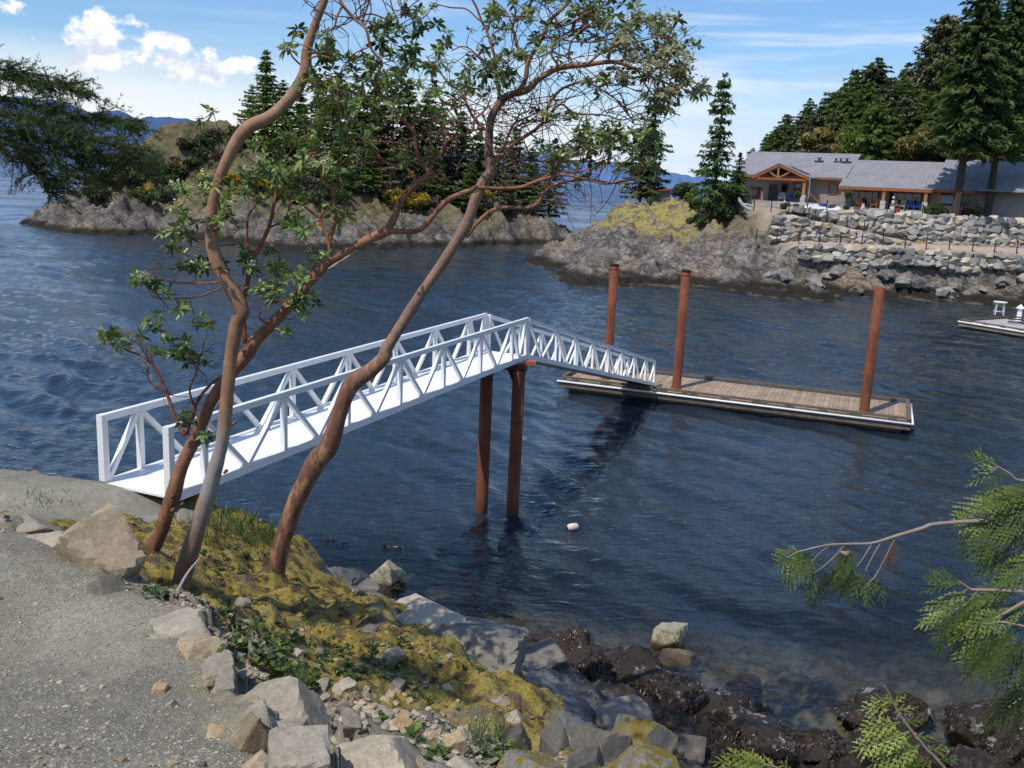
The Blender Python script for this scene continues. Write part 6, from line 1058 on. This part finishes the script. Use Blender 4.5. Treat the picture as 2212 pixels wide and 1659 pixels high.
# small stones strewn on gravel and rubble
PV, PF = rock(77, 1, 9, .02)
def pebbles(C, S, name, label, mat, kind_q):
    n = len(C); a = kind_q.uniform(0, 6.28, n); c, s_ = np.cos(a), np.sin(a); B = PV[None]*S[:, None, None]*np.stack([kind_q.uniform(.8, 1.4, n), kind_q.uniform(.7, 1.1, n), kind_q.uniform(.4, .8, n)], 1)[:, None]; X = B[:, :, 0]*c[:, None]-B[:, :, 1]*s_[:, None]; Y_ = B[:, :, 0]*s_[:, None]+B[:, :, 1]*c[:, None]
    V = np.stack([X, Y_, B[:, :, 2]], -1)+C[:, None]; F = (PF[None]+(np.arange(n)*len(PV))[:, None, None]).reshape(-1, 3); tag(mk(name, V.reshape(-1, 3), F, mat, None, np.repeat(kind_q.random(n), len(PV))), label, 'gravel', kind='stuff')
M_PEB = stone_mat('crushed_gravel', [(0, (.15, .14, .11)), (.35, (.29, .265, .205)), (.7, (.40, .365, .29)), (.93, (.46, .40, .30)), (1, (.40, .28, .19))], 6.)
n = 30000; th = q.uniform(R(-46), R(2), n); r_ = np.exp(q.uniform(math.log(1.6), math.log(14.5), n)); x = np.sin(th)*r_; y = np.cos(th)*r_; z, gr, sea, rk, db = near_h(x, y, True); ok = gr > .5; C = np.stack([x, y, z], 1)[ok]; S = np.exp(q.normal(size=len(C))*.42-5.0); pebbles(C, S, 'gravel', 'crushed grey gravel strewn on the path', M_PEB, q)
n = 7000; x = q.normal(size=n)*.85-.6; y = q.normal(size=n)*.75+5.4; z, gr, sea, rk, db = near_h(x, y, True); ok = db*(1-gr) > .25; C = np.stack([x, y, z], 1)[ok]; S = np.exp(q.normal(size=len(C))*.6-4.0); pebbles(C, S, 'rubble', 'stony rubble below the gravel rim', M_PEB, q)
# single loose stones
ST = [(347, 1486, 30, 22, 'small pink white stone alone on the gravel', M_TAN), (452, 1473, 22, 14, 'small tan stone on the gravel beside the pink one', M_TAN), (548, 1508, 26, 12, 'long thin tan stone on the gravel slope', M_TAN), (338, 1375, 36, 16, 'flat white stone by the hollow in the gravel rim', M_GRAN), (370, 1520, 26, 18, 'dull grey stone on the gravel', M_GRAN), (265, 1640, 22, 18, 'dark brown small stone low on the gravel', M_BRN), (372, 1648, 24, 18, 'pinkish stone at the lower edge of the gravel', M_TAN), (437, 1652, 20, 20, 'dark stone at the lower edge of the gravel', M_DARKST), (600, 1500, 20, 16, 'round pale pebble on the sandy slab', M_TAN), (655, 1540, 26, 20, 'round tan stone among the rubble, upper', M_TAN), (722, 1535, 34, 26, 'round orange tan stone in the rubble, left', M_TAN), (700, 1560, 38, 30, 'orange tan rounded stone at the rubble edge', M_TAN), (745, 1480, 46, 24, 'pale flat stone above the rubble', M_GRAN), (860, 1475, 40, 22, 'white flat stone in the moss above the rubble', M_GRAN), (1118, 1590, 56, 60, 'grey stone set in the face of the mossy knob', M_DARKST), (1000, 1580, 40, 24, 'small grey stone beside the grass tuft', M_GRAN), (935, 1585, 26, 26, 'small rusty stone beside the tan block', M_TAN), (905, 1585, 22, 18, 'small pale stone left of the rusty one', M_GRAN), (640, 1410, 30, 24, 'white stone among the leafy plants, left', M_GRAN), (690, 1405, 26, 24, 'white stone among the leafy plants, right', M_GRAN), (525, 1297, 34, 22, 'grey stone in the moss below the thick trunk', M_GRAN), (508, 1298, 24, 16, 'pinkish stone in the moss beside the grey one', M_TAN), (800, 1360, 46, 26, 'grey rock poking out of the moss', M_DARKST), (1080, 1510, 40, 20, 'white stone on the mossy knob', M_GRAN), (1110, 1545, 46, 24, 'pale lichen stone on the side of the mossy knob', M_GRAN)]
for k, (u, v, w_, h_, lab, m) in enumerate(ST): boulder('stone', u, v, w_, h_, lab, m, 700+k, .8, k*1.1, .3, 'stone', sub=3)
for k in range(60):
    u, v = (random.gauss(790, 90), random.gauss(1545, 40)) if k < 42 else (random.uniform(500, 1000), random.uniform(1390, 1520)); w_ = random.uniform(10, 26); boulder('stone', u, v, w_, w_*.7, 'small angular stone of the rubble below the gravel rim' if k < 42 else 'small pale stone lying in the moss and leafy plants', (M_GRAN, M_TAN, M_GRAN)[k % 3], 760+k, .8, k*1.3, .3, 'stone', group='small rubble stones' if k < 42 else 'small stones in the moss', sub=2)
# dead sticks
M_STICK = plain('dead_stick', (.34, .30, .26), .9)
for (a, b, w_, lab) in [((372, 1300), (432, 1205), 9, 'grey dead branch leaning between the two arbutus trunks'), ((825, 1315), (845, 1332), 4, 'white bare twig on the moss by the waterline slab'), ((815, 1370), (850, 1382), 4, 'pale stick lying on the moss above the plants')]:
    P = hit(*a); Q = aty(b[0], b[1], P[1]+.35); tag(MB().tube(spline([P, (P+Q)/2+[0, 0, .03], Q], 5), np.linspace(w_*.5, w_*.2, 11)*P[1]/FPX, 6).build('stick', M_STICK), lab, 'stick')
# grass tufts
M_GRASS = leaf_mat('grass_blades', [(0, (.05, .085, .02)), (.5, (.10, .16, .035)), (1, (.22, .24, .08))], .3); M_GRASSG = leaf_mat('bluish_grass_blades', [(0, (.06, .09, .05)), (.6, (.13, .18, .10)), (1, (.24, .25, .13))], .3)
def tuft(u, v, hpx, n, label, mat, spread, seed):
    q = np.random.default_rng(seed); g0 = hit(u, v); D_ = float((g0-EYE)@FWD); L = hpx*D_/FPX; C = g0+np.stack([q.normal(size=n)*spread, q.normal(size=n)*spread, np.zeros(n)], 1); C[:, 2] = near_h(C[:, 0], C[:, 1])-.01; d = q.normal(size=(n, 3))*np.array([.32, .32, .1])+[0, 0, 1]; d /= np.linalg.norm(d, axis=1)[:, None]
    V, F, m = strips(C, d, L*q.uniform(.45, 1.1, n), .0028*max(1, D_/7), 4, q, .25); o = mk('grass_tuft', V-g0, F, mat, None, np.repeat(q.random(n), m)); o.location = g0; tag(o, label, 'grass')
for a in [(640, 1500, 125, 60, 'tall thin grass tuft among the leafy plants', M_GRASS, .035, 1), (1030, 1615, 120, 120, 'bluish grass tuft beside the mossy knob', M_GRASSG, .07, 2), (1075, 1600, 90, 70, 'bluish grass tuft close to the mossy knob face', M_GRASSG, .06, 3), (500, 1150, 70, 160, 'green grass tuft behind the pale peeling trunk', M_GRASS, .22, 4), (545, 1155, 66, 160, 'green grass tuft left of the thick trunk', M_GRASS, .22, 5), (575, 1160, 62, 110, 'green grass tuft right next to the thick trunk', M_GRASS, .15, 6), (470, 1170, 50, 110, 'green grass tuft beside the red trunk', M_GRASS, .18, 7), (915, 1330, 36, 70, 'small green grass tuft on the grey slab', M_GRASS, .12, 8), (95, 1085, 34, 60, 'grass tuft at the left end of the lower gravel landing', M_GRASS, .2, 9), (1060, 1645, 40, 50, 'small green grass tuft at the bottom of the photo', M_GRASS, .05, 10), (600, 1490, 40, 40, 'short grass tuft at the rim slab', M_GRASS, .05, 11)]: tuft(*a)
# low leafy plants (salal and the like)
M_SALAL = leaf_mat('salal_leaves', [(0, (.03, .05, .012)), (.45, (.08, .135, .028)), (.8, (.19, .27, .06)), (.92, (.24, .10, .04)), (1, (.26, .07, .03))], .3, .45, .4)
def leafplant(P, n, size, q, V, vv):
    for i in range(n):
        a = i*2.4+q.normal()*.3; el = q.uniform(.1, 1.1); o = np.array([math.cos(a)*math.cos(el), math.sin(a)*math.cos(el), math.sin(el)]); l = size*q.uniform(.7, 1.2); c = P+np.array([0, 0, size*q.uniform(.1, 1.1)]); sd = np.cross(o, (0, 0, 1)); sd /= np.linalg.norm(sd); w_ = l*.36
        V.append([c, c+o*l*.45+sd*w_+[0, 0, .004], c+o*l*.5, c+o*l*.45-sd*w_+[0, 0, .004], c+o*l-[0, 0, l*.15]]); vv.append(q.random() if q.random() < .12 else q.uniform(0, .78))
q = np.random.default_rng(31); V = []; vv = []
for (u, v, ru, rv, n_, sz) in [(560, 1400, 90, 55, 90, .05), (680, 1430, 110, 55, 110, .05), (640, 1480, 60, 40, 60, .055), (800, 1440, 70, 50, 40, .05), (850, 1420, 60, 40, 36, .05), (500, 1340, 60, 40, 30, .045), (900, 1500, 60, 40, 16, .05), (1030, 1440, 50, 20, 12, .05), (330, 1290, 30, 10, 14, .045), (480, 1210, 60, 40, 40, .05), (1080, 1640, 50, 24, 26, .055), (950, 1640, 40, 20, 10, .05)]:
    for i in range(int(n_*.7)):
        a = q.random()*6.28; r_ = math.sqrt(q.random()); P = hit(u+ru*r_*math.cos(a), v+rv*r_*math.sin(a)); leafplant(P, int(q.integers(5, 11)), sz*q.uniform(.6, 1.25), q, V, vv)
n = len(V); f3 = np.array([[0, 1, 2], [0, 2, 3], [1, 4, 2], [2, 4, 3]]); tag(mk('leafy_ground_cover', np.array(V).reshape(-1, 3), (f3[None]+np.arange(n)[:, None, None]*5).reshape(-1, 3), M_SALAL, None, np.repeat(vv, 5), True), 'small broad leaved plants growing through the moss', 'ground cover', kind='stuff')
for (u, v, lab, sz, n_) in [(822, 1560, 'bright green leafy seedling between tan stones by the grass', .05, 7), (940, 1440, 'bright leafy sprout on the moss', .06, 9), (895, 1610, 'large leaved plant at the bottom of the photo', .065, 10), (1100, 1625, 'bright green broad leaved plant at the bottom of the photo', .07, 12)]:
    P = hit(u, v); V = []; vv = []; leafplant(np.zeros(3), n_, sz, q, V, vv); o = mk('leafy_plant', np.array(V).reshape(-1, 3), (f3[None]+np.arange(n_)[:, None, None]*5).reshape(-1, 3), M_SALAL, None, np.repeat(np.clip(np.array(vv)+.2, .4, .8), 5), True); o.location = P; tag(o, lab, 'plant')
# scraps of seaweed afloat
for k, (u, v, lab) in enumerate([(711, 1168, 'dark scrap of floating seaweed, farthest left'), (742, 1175, 'thin dark floating seaweed strand, second from left'), (835, 1180, 'dark scrap of floating seaweed below the gangway, left'), (858, 1183, 'dark scrap of floating seaweed below the gangway, right'), (952, 1186, 'dark round scrap of floating seaweed left of the pile reflections')]):
    q = np.random.default_rng(k); C = np.zeros((9, 3))+q.normal(size=(9, 3))*[.05, .03, 0]; d = q.normal(size=(9, 3))*[1, 1, .1]+[.0, 0, .12]; d /= np.linalg.norm(d, axis=1)[:, None]; V, F, m = strips(C, d, q.uniform(.08, .2, 9), .022, 3, q, .05); o = mk('seaweed', V, F, M_WEED, None, .3*np.ones(len(V))); o.location = atz(u, v, .03); tag(o, lab, 'seaweed')
# fallen leaves
q = np.random.default_rng(91); n = 5200; th = q.uniform(R(-32), R(10), n); r_ = np.sqrt(q.uniform(5**2, 14.5**2, n)); x = np.sin(th)*r_; y = np.cos(th)*r_; z, gr, sea, rk, db = near_h(x, y, True); cl = fbm(np.stack([x*.9, y*.9, 0*x], 1), 3, 92); ok = (gr < .5) & (sea < .4) & (cl+.4*np.exp(-((x+3)**2+(y-10)**2)/6) > -.02); C = np.stack([x, y, z+.012], 1)[ok]; n = len(C)
a = q.normal(size=(n, 3))*[1, 1, .3]; a /= np.linalg.norm(a, axis=1)[:, None]; b = np.cross(a, q.normal(size=(n, 3))*.35+[0, 0, 1]); b /= np.linalg.norm(b, axis=1)[:, None]; l = q.uniform(.018, .05, n)[:, None]
tag(mk('leaf_litter', np.stack([C-a*l, C+b*l*.4+[0, 0, .006], C+a*l, C-b*l*.4], 1).reshape(-1, 3), np.arange(4*n).reshape(-1, 4), leaf_mat('fallen_leaves', [(0, (.06, .03, .018)), (.5, (.15, .075, .04)), (.85, (.26, .15, .08)), (1, (.42, .36, .28))], .1), None, np.repeat(q.random(n), 4)), 'fallen brown leaves scattered over the moss', 'leaf litter', kind='stuff')
# ---------------------------------------------------------------- overhanging fir at the left
FN = leaf_mat('fir_needles', [(0, (.018, .032, .010)), (.5, (.05, .085, .022)), (.85, (.105, .165, .042)), (1, (.19, .25, .07))], .3, .5, .3)
ft_ = thing('overhanging_fir', 'fir boughs with dense dark needles reaching in from the left edge', 'fir tree', (-5.6, 6.4, 6.7)); finv = Matrix.Translation(-Vector(ft_.location)); q = np.random.default_rng(44)
tb = MB().tube(spline([(-5.6, 6.4, 6.3), (-5.55, 6.45, 9), (-5.6, 6.4, 13), (-5.5, 6.4, 19)], 6), np.linspace(.26, .05, 19), 12); o = tb.build('trunk', M_BARK, None, True); o.parent = ft_; o.matrix_parent_inverse = finv
M_FTW = plain('fir_twig', (.07, .05, .035), .9); bs = [[(-300, 130), (-120, 150), (0, 169), (72, 180), (126, 184), (185, 206)], [(-300, 160), (-120, 190), (0, 212), (72, 230), (144, 248), (202, 254), (252, 264), (284, 276)], [(-320, 180), (-120, 220), (0, 248), (72, 266), (144, 288), (216, 306), (290, 336)], [(-320, 200), (-120, 250), (0, 281), (90, 302), (162, 324), (234, 342), (306, 362)], [(-320, 230), (-100, 290), (36, 318), (54, 352), (90, 392), (108, 428)], [(110, 312), (124, 350), (134, 396)], [(144, 326), (175, 360), (196, 400)], [(200, 336), (240, 350), (272, 350)], [(-200, 240), (-20, 300), (20, 350)], [(-200, 110), (-60, 140), (20, 150), (60, 160)]]
NV = []; NVv = []; tw = MB()
def needles(P, q, ln=.024, dens=230, bright=.5):
    seg = np.diff(P, axis=0); L = np.linalg.norm(seg, axis=1); n = max(6, int(L.sum()*dens)); cs = np.concatenate([[0], np.cumsum(L)]); t = q.random(n)*cs[-1]; k = np.clip(np.searchsorted(cs, t)-1, 0, len(seg)-1); f = ((t-cs[k])/(L[k]+1e-9))[:, None]; C = P[k]+seg[k]*f; ax_ = seg[k]/(L[k][:, None]+1e-9); o = q.normal(size=(n, 3)); o -= ax_*(o*ax_).sum(1)[:, None]; o /= np.linalg.norm(o, axis=1)[:, None]; d = o*.8+ax_*.65+[0, 0, .12]; d /= np.linalg.norm(d, axis=1)[:, None]; sd = np.cross(d, q.normal(size=(n, 3))); sd /= np.linalg.norm(sd, axis=1)[:, None]; l = ln*q.uniform(.7, 1.25, n)[:, None]
    NV.append(np.stack([C-sd*.0022, C+sd*.0022, C+d*l], 1).reshape(-1, 3)); NVv.append(np.repeat(np.clip(bright+.3*f[:, 0]*0+q.normal(size=n)*.16, 0, 1), 3))
for i, b in enumerate(bs):
    y0 = 6.0+.25*math.sin(i*2.1); W = spline(np.array(([(-5.56, 6.43, float(aty(*b[0], y0)[2])+.15)] if b[0][0] < -150 else [])+[aty(u, v, y0+.0004*u) for u, v in b]), 8); main = i < 5; tw.tube(W, np.linspace(.016 if main else .008, .003, len(W)), 6)
    for j in range(2, len(W)-1):
        u_, v_ = _proj(W[j])
        if u_ < -60: continue
        for s_ in range(3 if main else 2):
            d = np.array([q.normal()*.35+.55, q.normal()*.9, q.normal()*.22-.06]); d /= np.linalg.norm(d); l = q.uniform(.12, .36)*(1.15-.5*j/len(W)); p = W[j]+(W[j+1]-W[j])*q.random(); P = np.array([p, p+d*l*.35+[0, 0, .004], p+d*l*.7-[0, 0, .01*l], p+d*l-[0, 0, l*q.uniform(.05, .3)]]); tw.tube(P, [.0035, .003, .0025, .0015], 4, 0., False); br_ = np.clip(.42+.25*d[2]+q.normal()*.12, .1, .8); needles(P, q, bright=br_)
            for s2 in range(3): 
                k = q.integers(1, 3); d2 = d+q.normal(size=3)*[.5, .8, .4]; d2 /= np.linalg.norm(d2); e = P[k]; P2 = np.array([e, e+d2*l*.22, e+d2*l*.42-[0, 0, l*.06]]); needles(P2, q, bright=br_+.08)
    needles(W[-6:], q)
o = tw.build('branches', M_FTW, None, True); o.parent = ft_; o.matrix_parent_inverse = finv; V = np.concatenate(NV); o = mk('needles', V, np.arange(len(V)).reshape(-1, 3), FN, None, np.concatenate(NVv)); o.parent = ft_; o.matrix_parent_inverse = finv
# ---------------------------------------------------------------- overhanging cedar at the right
CN = leaf_mat('cedar_sprays', [(0, (.03, .042, .010)), (.4, (.055, .078, .018)), (.75, (.11, .145, .028)), (.92, (.20, .235, .05)), (1, (.30, .30, .07))], .35, .5, .3); CDEAD = leaf_mat('dead_cedar_spray', [(0, (.14, .045, .02)), (1, (.24, .09, .04))], .2)
ct_ = thing('overhanging_cedar', 'cedar branches with flat yellow green sprays hanging in at the right edge', 'cedar tree', (4.6, 3.3, 6.2)); cinv = Matrix.Translation(-Vector(ct_.location)); q = np.random.default_rng(55); SV = []; SF = []; Sv = []; sn = 0; tw = MB(); DV = []; Dv = []
tb = MB().tube(spline([(4.6, 3.3, 5.6), (4.55, 3.35, 8), (4.6, 3.3, 12), (4.6, 3.3, 17)], 6), np.linspace(.22, .05, 19), 12); o = tb.build('trunk', M_BARK, None, True); o.parent = ct_; o.matrix_parent_inverse = cinv
def ribbon(a, b, w0, w1, nrm, v, dead=False):
    sd = np.cross(b-a, nrm); sd /= np.linalg.norm(sd)+1e-9; m = (a+b)/2; Q = [a-sd*w0, a+sd*w0, m+sd*w0*1.1, b+sd*w1, b-sd*w1, m-sd*w0*1.1]; (DV if dead else SV).append(Q); (Dv if dead else Sv).append(v)
def spray(a, b, q, width=.42, bright=.45, dead=False, droop=.12, dens=1.):
    """flat fern-like cedar spray from a (base) to b (tip)"""
    L = np.linalg.norm(b-a); d = (b-a)/L; nrm = np.array([.1, -.75, .6])+q.normal(size=3)*.28; nrm -= d*(nrm@d); nrm /= np.linalg.norm(nrm); s_ = np.cross(nrm, d); n = max(6, int(L/.0125*dens)); pv = a
    for i in range(n):
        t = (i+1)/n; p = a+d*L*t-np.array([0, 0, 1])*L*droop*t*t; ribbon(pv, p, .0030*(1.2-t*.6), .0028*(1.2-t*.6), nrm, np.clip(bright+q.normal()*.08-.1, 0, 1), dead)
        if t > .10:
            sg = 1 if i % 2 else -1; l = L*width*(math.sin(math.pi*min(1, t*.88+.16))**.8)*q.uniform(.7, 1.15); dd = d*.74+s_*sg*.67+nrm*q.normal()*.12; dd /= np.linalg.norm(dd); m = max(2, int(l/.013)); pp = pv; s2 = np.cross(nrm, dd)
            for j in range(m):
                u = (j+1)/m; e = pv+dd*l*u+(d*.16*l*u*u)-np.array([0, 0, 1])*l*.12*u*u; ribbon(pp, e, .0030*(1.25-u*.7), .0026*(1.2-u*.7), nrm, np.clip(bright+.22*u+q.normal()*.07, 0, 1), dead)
                if m > 2 and j < m-1:
                    for g_ in (1, -1): k = dd*.75+s2*g_*.66; l2 = min(.022, l*.34)*(1.15-u)*q.uniform(.7, 1.2); ribbon(e, e+k*l2, .0028, .0014, nrm, np.clip(bright+.26*u+.1+q.normal()*.08, 0, 1), dead)
                pp = e
        pv = p
def cpt(u, v, y=3.5): return aty(u, v, y)
def cbranch(px, y=3.5, ys=0.):
    Q = [cpt(p[0], p[1], y+ys*i) for i, p in enumerate(px)]
    if px[0][0] > 2240 or px[0][1] > 1700: Q = [np.array([4.57, 3.33, max(Q[0][2]+(.25 if px[0][1] < 1700 else -.1), 6.3)]), (Q[0]+[4.57, 3.33, Q[0][2]])*.5+[0, 0, .08]]+Q; px = [(0, 0, px[0][2]*1.7), (0, 0, px[0][2]*1.3)]+list(px)
    W = spline(np.array(Q), 6); wd = np.interp(np.linspace(0, 1, len(W)), np.linspace(0, 1, len(px)), [p[2] for p in px]); tw.tube(W, wd*.5*y/FPX, 7)
cbranch([(2460, 1085, 22), (2330, 1108, 15), (2212, 1121, 11), (2118, 1125, 10), (2020, 1132, 9), (1992, 1141, 9), (1938, 1157, 8), (1884, 1173, 6), (1840, 1175, 6), (1790, 1177, 5), (1740, 1188, 4), (1722, 1193, 3), (1700, 1205, 2)])
cbranch([(1884, 1173, 4), (1868, 1200, 3), (1850, 1226, 3)]); cbranch([(1905, 1168, 4), (1886, 1200, 3), (1868, 1236, 3)]); cbranch([(1936, 1158, 4), (1915, 1200, 3), (1890, 1245, 3), (1866, 1268, 2)]); cbranch([(1825, 1176, 3), (1800, 1205, 3), (1770, 1230, 2), (1750, 1240, 2)]); cbranch([(1795, 1177, 3), (1770, 1195, 2), (1752, 1215, 2)])
cbranch([(2440, 1060, 14), (2300, 1040, 9), (2205, 1038, 6), (2180, 1022, 5), (2142, 1000, 3), (2130, 985, 2)], 3.4); cbranch([(2460, 1300, 20), (2330, 1290, 12), (2212, 1278, 9), (2112, 1274, 7), (2095, 1272, 6), (2070, 1256, 4), (2040, 1260, 3), (2020, 1250, 2)], 3.3); cbranch([(2112, 1275, 5), (2092, 1300, 4), (2060, 1320, 3), (2020, 1350, 2)], 3.3); cbranch([(2212, 1300, 8), (2160, 1330, 5), (2100, 1360, 4), (2040, 1400, 3)], 3.3); cbranch([(2460, 1420, 14), (2300, 1380, 8), (2200, 1350, 6), (2140, 1345, 4), (2090, 1370, 3)], 3.3); cbranch([(2212, 1175, 5), (2180, 1190, 4), (2150, 1230, 3)], 3.5); cbranch([(2300, 1490, 8), (2230, 1500, 6), (2190, 1520, 4), (2160, 1545, 2)], 3.3)
SP = [(1735, 1190, 1668, 1216, .6), (1752, 1192, 1712, 1218, .6), (1760, 1200, 1690, 1272, .3), (1762, 1215, 1735, 1262, .3), (1745, 1210, 1705, 1260, .28), (1760, 1230, 1742, 1300, .25), (1785, 1235, 1757, 1305, .25), (1800, 1230, 1780, 1302, .3), (1824, 1182, 1806, 1265, .5), (1836, 1184, 1848, 1250, .5), (1830, 1200, 1808, 1270, .55), (1842, 1230, 1812, 1290, .3), (1858, 1240, 1806, 1292, .35), (1868, 1236, 1835, 1300, .25), (1870, 1262, 1880, 1318, .25), (1862, 1262, 1850, 1300, .3), (1896, 1250, 1912, 1308, .35), (1888, 1250, 1866, 1300, .3),
      (2150, 1004, 2084, 975, .7), (2160, 1010, 2098, 1010, .72), (2150, 1015, 2086, 1045, .6), (2172, 1022, 2120, 1060, .5), (2130, 990, 2110, 962, .7), (2250, 1050, 2140, 1075, .4), (2230, 1062, 2100, 1085, .5), (2260, 1080, 2050, 1118, .6), (2260, 1100, 2110, 1150, .3), (2230, 1110, 2060, 1190, .35), (2200, 1130, 2080, 1200, .25), (2240, 1120, 2160, 1195, .25), (2260, 1040, 2180, 1120, .3),
      (2180, 1185, 2105, 1235, .3), (2190, 1195, 2090, 1245, .25), (2230, 1190, 2140, 1250, .4), (2260, 1170, 2180, 1240, .6), (2250, 1140, 2190, 1200, .65)]
CM = [((2070, 1256), (1990, 1232)), ((2060, 1258), (1985, 1275)), ((2075, 1262), (2000, 1240)), ((2090, 1272), (1975, 1345)), ((2080, 1290), (1985, 1330)), ((2060, 1320), (1975, 1350)), ((2100, 1300), (2000, 1380)), ((2110, 1310), (2010, 1405)), ((2090, 1340), (2012, 1402)), ((2130, 1330), (2040, 1420)), ((2150, 1340), (2060, 1440)), ((2170, 1350), (2075, 1465)), ((2160, 1380), (2080, 1460)), ((2190, 1360), (2110, 1465)), ((2210, 1380), (2120, 1480)), ((2230, 1390), (2150, 1490)), ((2240, 1330), (2140, 1400)), ((2220, 1300), (2110, 1370)), ((2180, 1280), (2080, 1330)), ((2200, 1260), (2090, 1290)), ((2230, 1250), (2120, 1290)), ((2240, 1220), (2150, 1260)), ((2260, 1290), (2160, 1350)), ((2250, 1420), (2180, 1500)), ((2212, 1230), (2130, 1262)), ((2150, 1300), (2040, 1340)), ((2170, 1320), (2050, 1370)), ((2140, 1290), (2050, 1300)), ((2230, 1440), (2170, 1520)), ((2260, 1460), (2140, 1540)), ((2240, 1490), (2110, 1570)), ((2250, 1510), (2170, 1590)), ((2212, 1520), (2130, 1580)), ((2260, 1350), (2200, 1440))]
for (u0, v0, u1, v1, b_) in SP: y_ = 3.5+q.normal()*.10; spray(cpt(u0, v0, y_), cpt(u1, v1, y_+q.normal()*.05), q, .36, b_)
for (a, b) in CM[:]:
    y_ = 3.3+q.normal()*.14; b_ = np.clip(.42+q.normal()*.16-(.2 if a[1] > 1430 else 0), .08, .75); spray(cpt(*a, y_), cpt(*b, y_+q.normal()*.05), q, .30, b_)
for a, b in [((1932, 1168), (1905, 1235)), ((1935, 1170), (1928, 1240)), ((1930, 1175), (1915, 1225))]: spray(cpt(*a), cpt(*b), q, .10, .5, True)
# the upright sprig at the bottom
cbranch([(2150, 1830, 11), (2090, 1730, 9), (2040, 1659, 8), (1990, 1605, 7), (1955, 1560, 6), (1938, 1535, 5), (1925, 1505, 3), (1910, 1480, 2)], 3.0)
for (u0, v0, u1, v1, b_) in [(1918, 1500, 1905, 1500-2, .9), (1922, 1505, 1912, 1498, .9), (1925, 1520, 1870, 1502, .85), (1925, 1522, 1850, 1532, .8), (1920, 1500, 1908, 1500, .9), (1935, 1535, 1985, 1525, .75), (1930, 1520, 1960, 1500, .8), (1945, 1560, 1845, 1575, .8), (1950, 1562, 2005, 1552, .7), (1965, 1580, 1835, 1620, .75), (1970, 1590, 1850, 1612, .7), (1975, 1592, 2025, 1590, .65), (1990, 1608, 1870, 1655, .7), (2000, 1620, 2060, 1615, .6), (2020, 1640, 1900, 1690, .65), (2025, 1640, 2080, 1640, .55), (2040, 1665, 1950, 1700, .6)]:
    if math.hypot(u1-u0, v1-v0) > 20: spray(cpt(u0, v0, 3.0), cpt(u1, v1, 3.0), q, .36, b_, False, .05)
spray(cpt(1928, 1520, 3.0), cpt(1912, 1496, 3.0), q, .4, .9)
cbranch([(1900, 1830, 8), (1800, 1740, 6), (1700, 1668, 4), (1650, 1650, 3)], 2.9)
for (u0, v0, u1, v1, b_) in [(1660, 1652, 1530, 1640, .8), (1650, 1652, 1560, 1622, .7), (1690, 1662, 1600, 1640, .75), (1700, 1668, 1575, 1690, .7), (1710, 1668, 1680, 1640, .7), (1730, 1680, 1640, 1690, .6)]: spray(cpt(u0, v0, 2.9), cpt(u1, v1, 2.9), q, .35, b_, False, .05)
P = cpt(1826, 1197, 3.49); tw.tube([P+[-.02, 0, .01], P+[0, 0, 0], P+[.02, 0, .012]], [.004, .012, .004], 6)
o = tw.build('branches', plain('cedar_twig', (.24, .19, .15), .85, 0, .2, 12, .3), None, True); o.parent = ct_; o.matrix_parent_inverse = cinv
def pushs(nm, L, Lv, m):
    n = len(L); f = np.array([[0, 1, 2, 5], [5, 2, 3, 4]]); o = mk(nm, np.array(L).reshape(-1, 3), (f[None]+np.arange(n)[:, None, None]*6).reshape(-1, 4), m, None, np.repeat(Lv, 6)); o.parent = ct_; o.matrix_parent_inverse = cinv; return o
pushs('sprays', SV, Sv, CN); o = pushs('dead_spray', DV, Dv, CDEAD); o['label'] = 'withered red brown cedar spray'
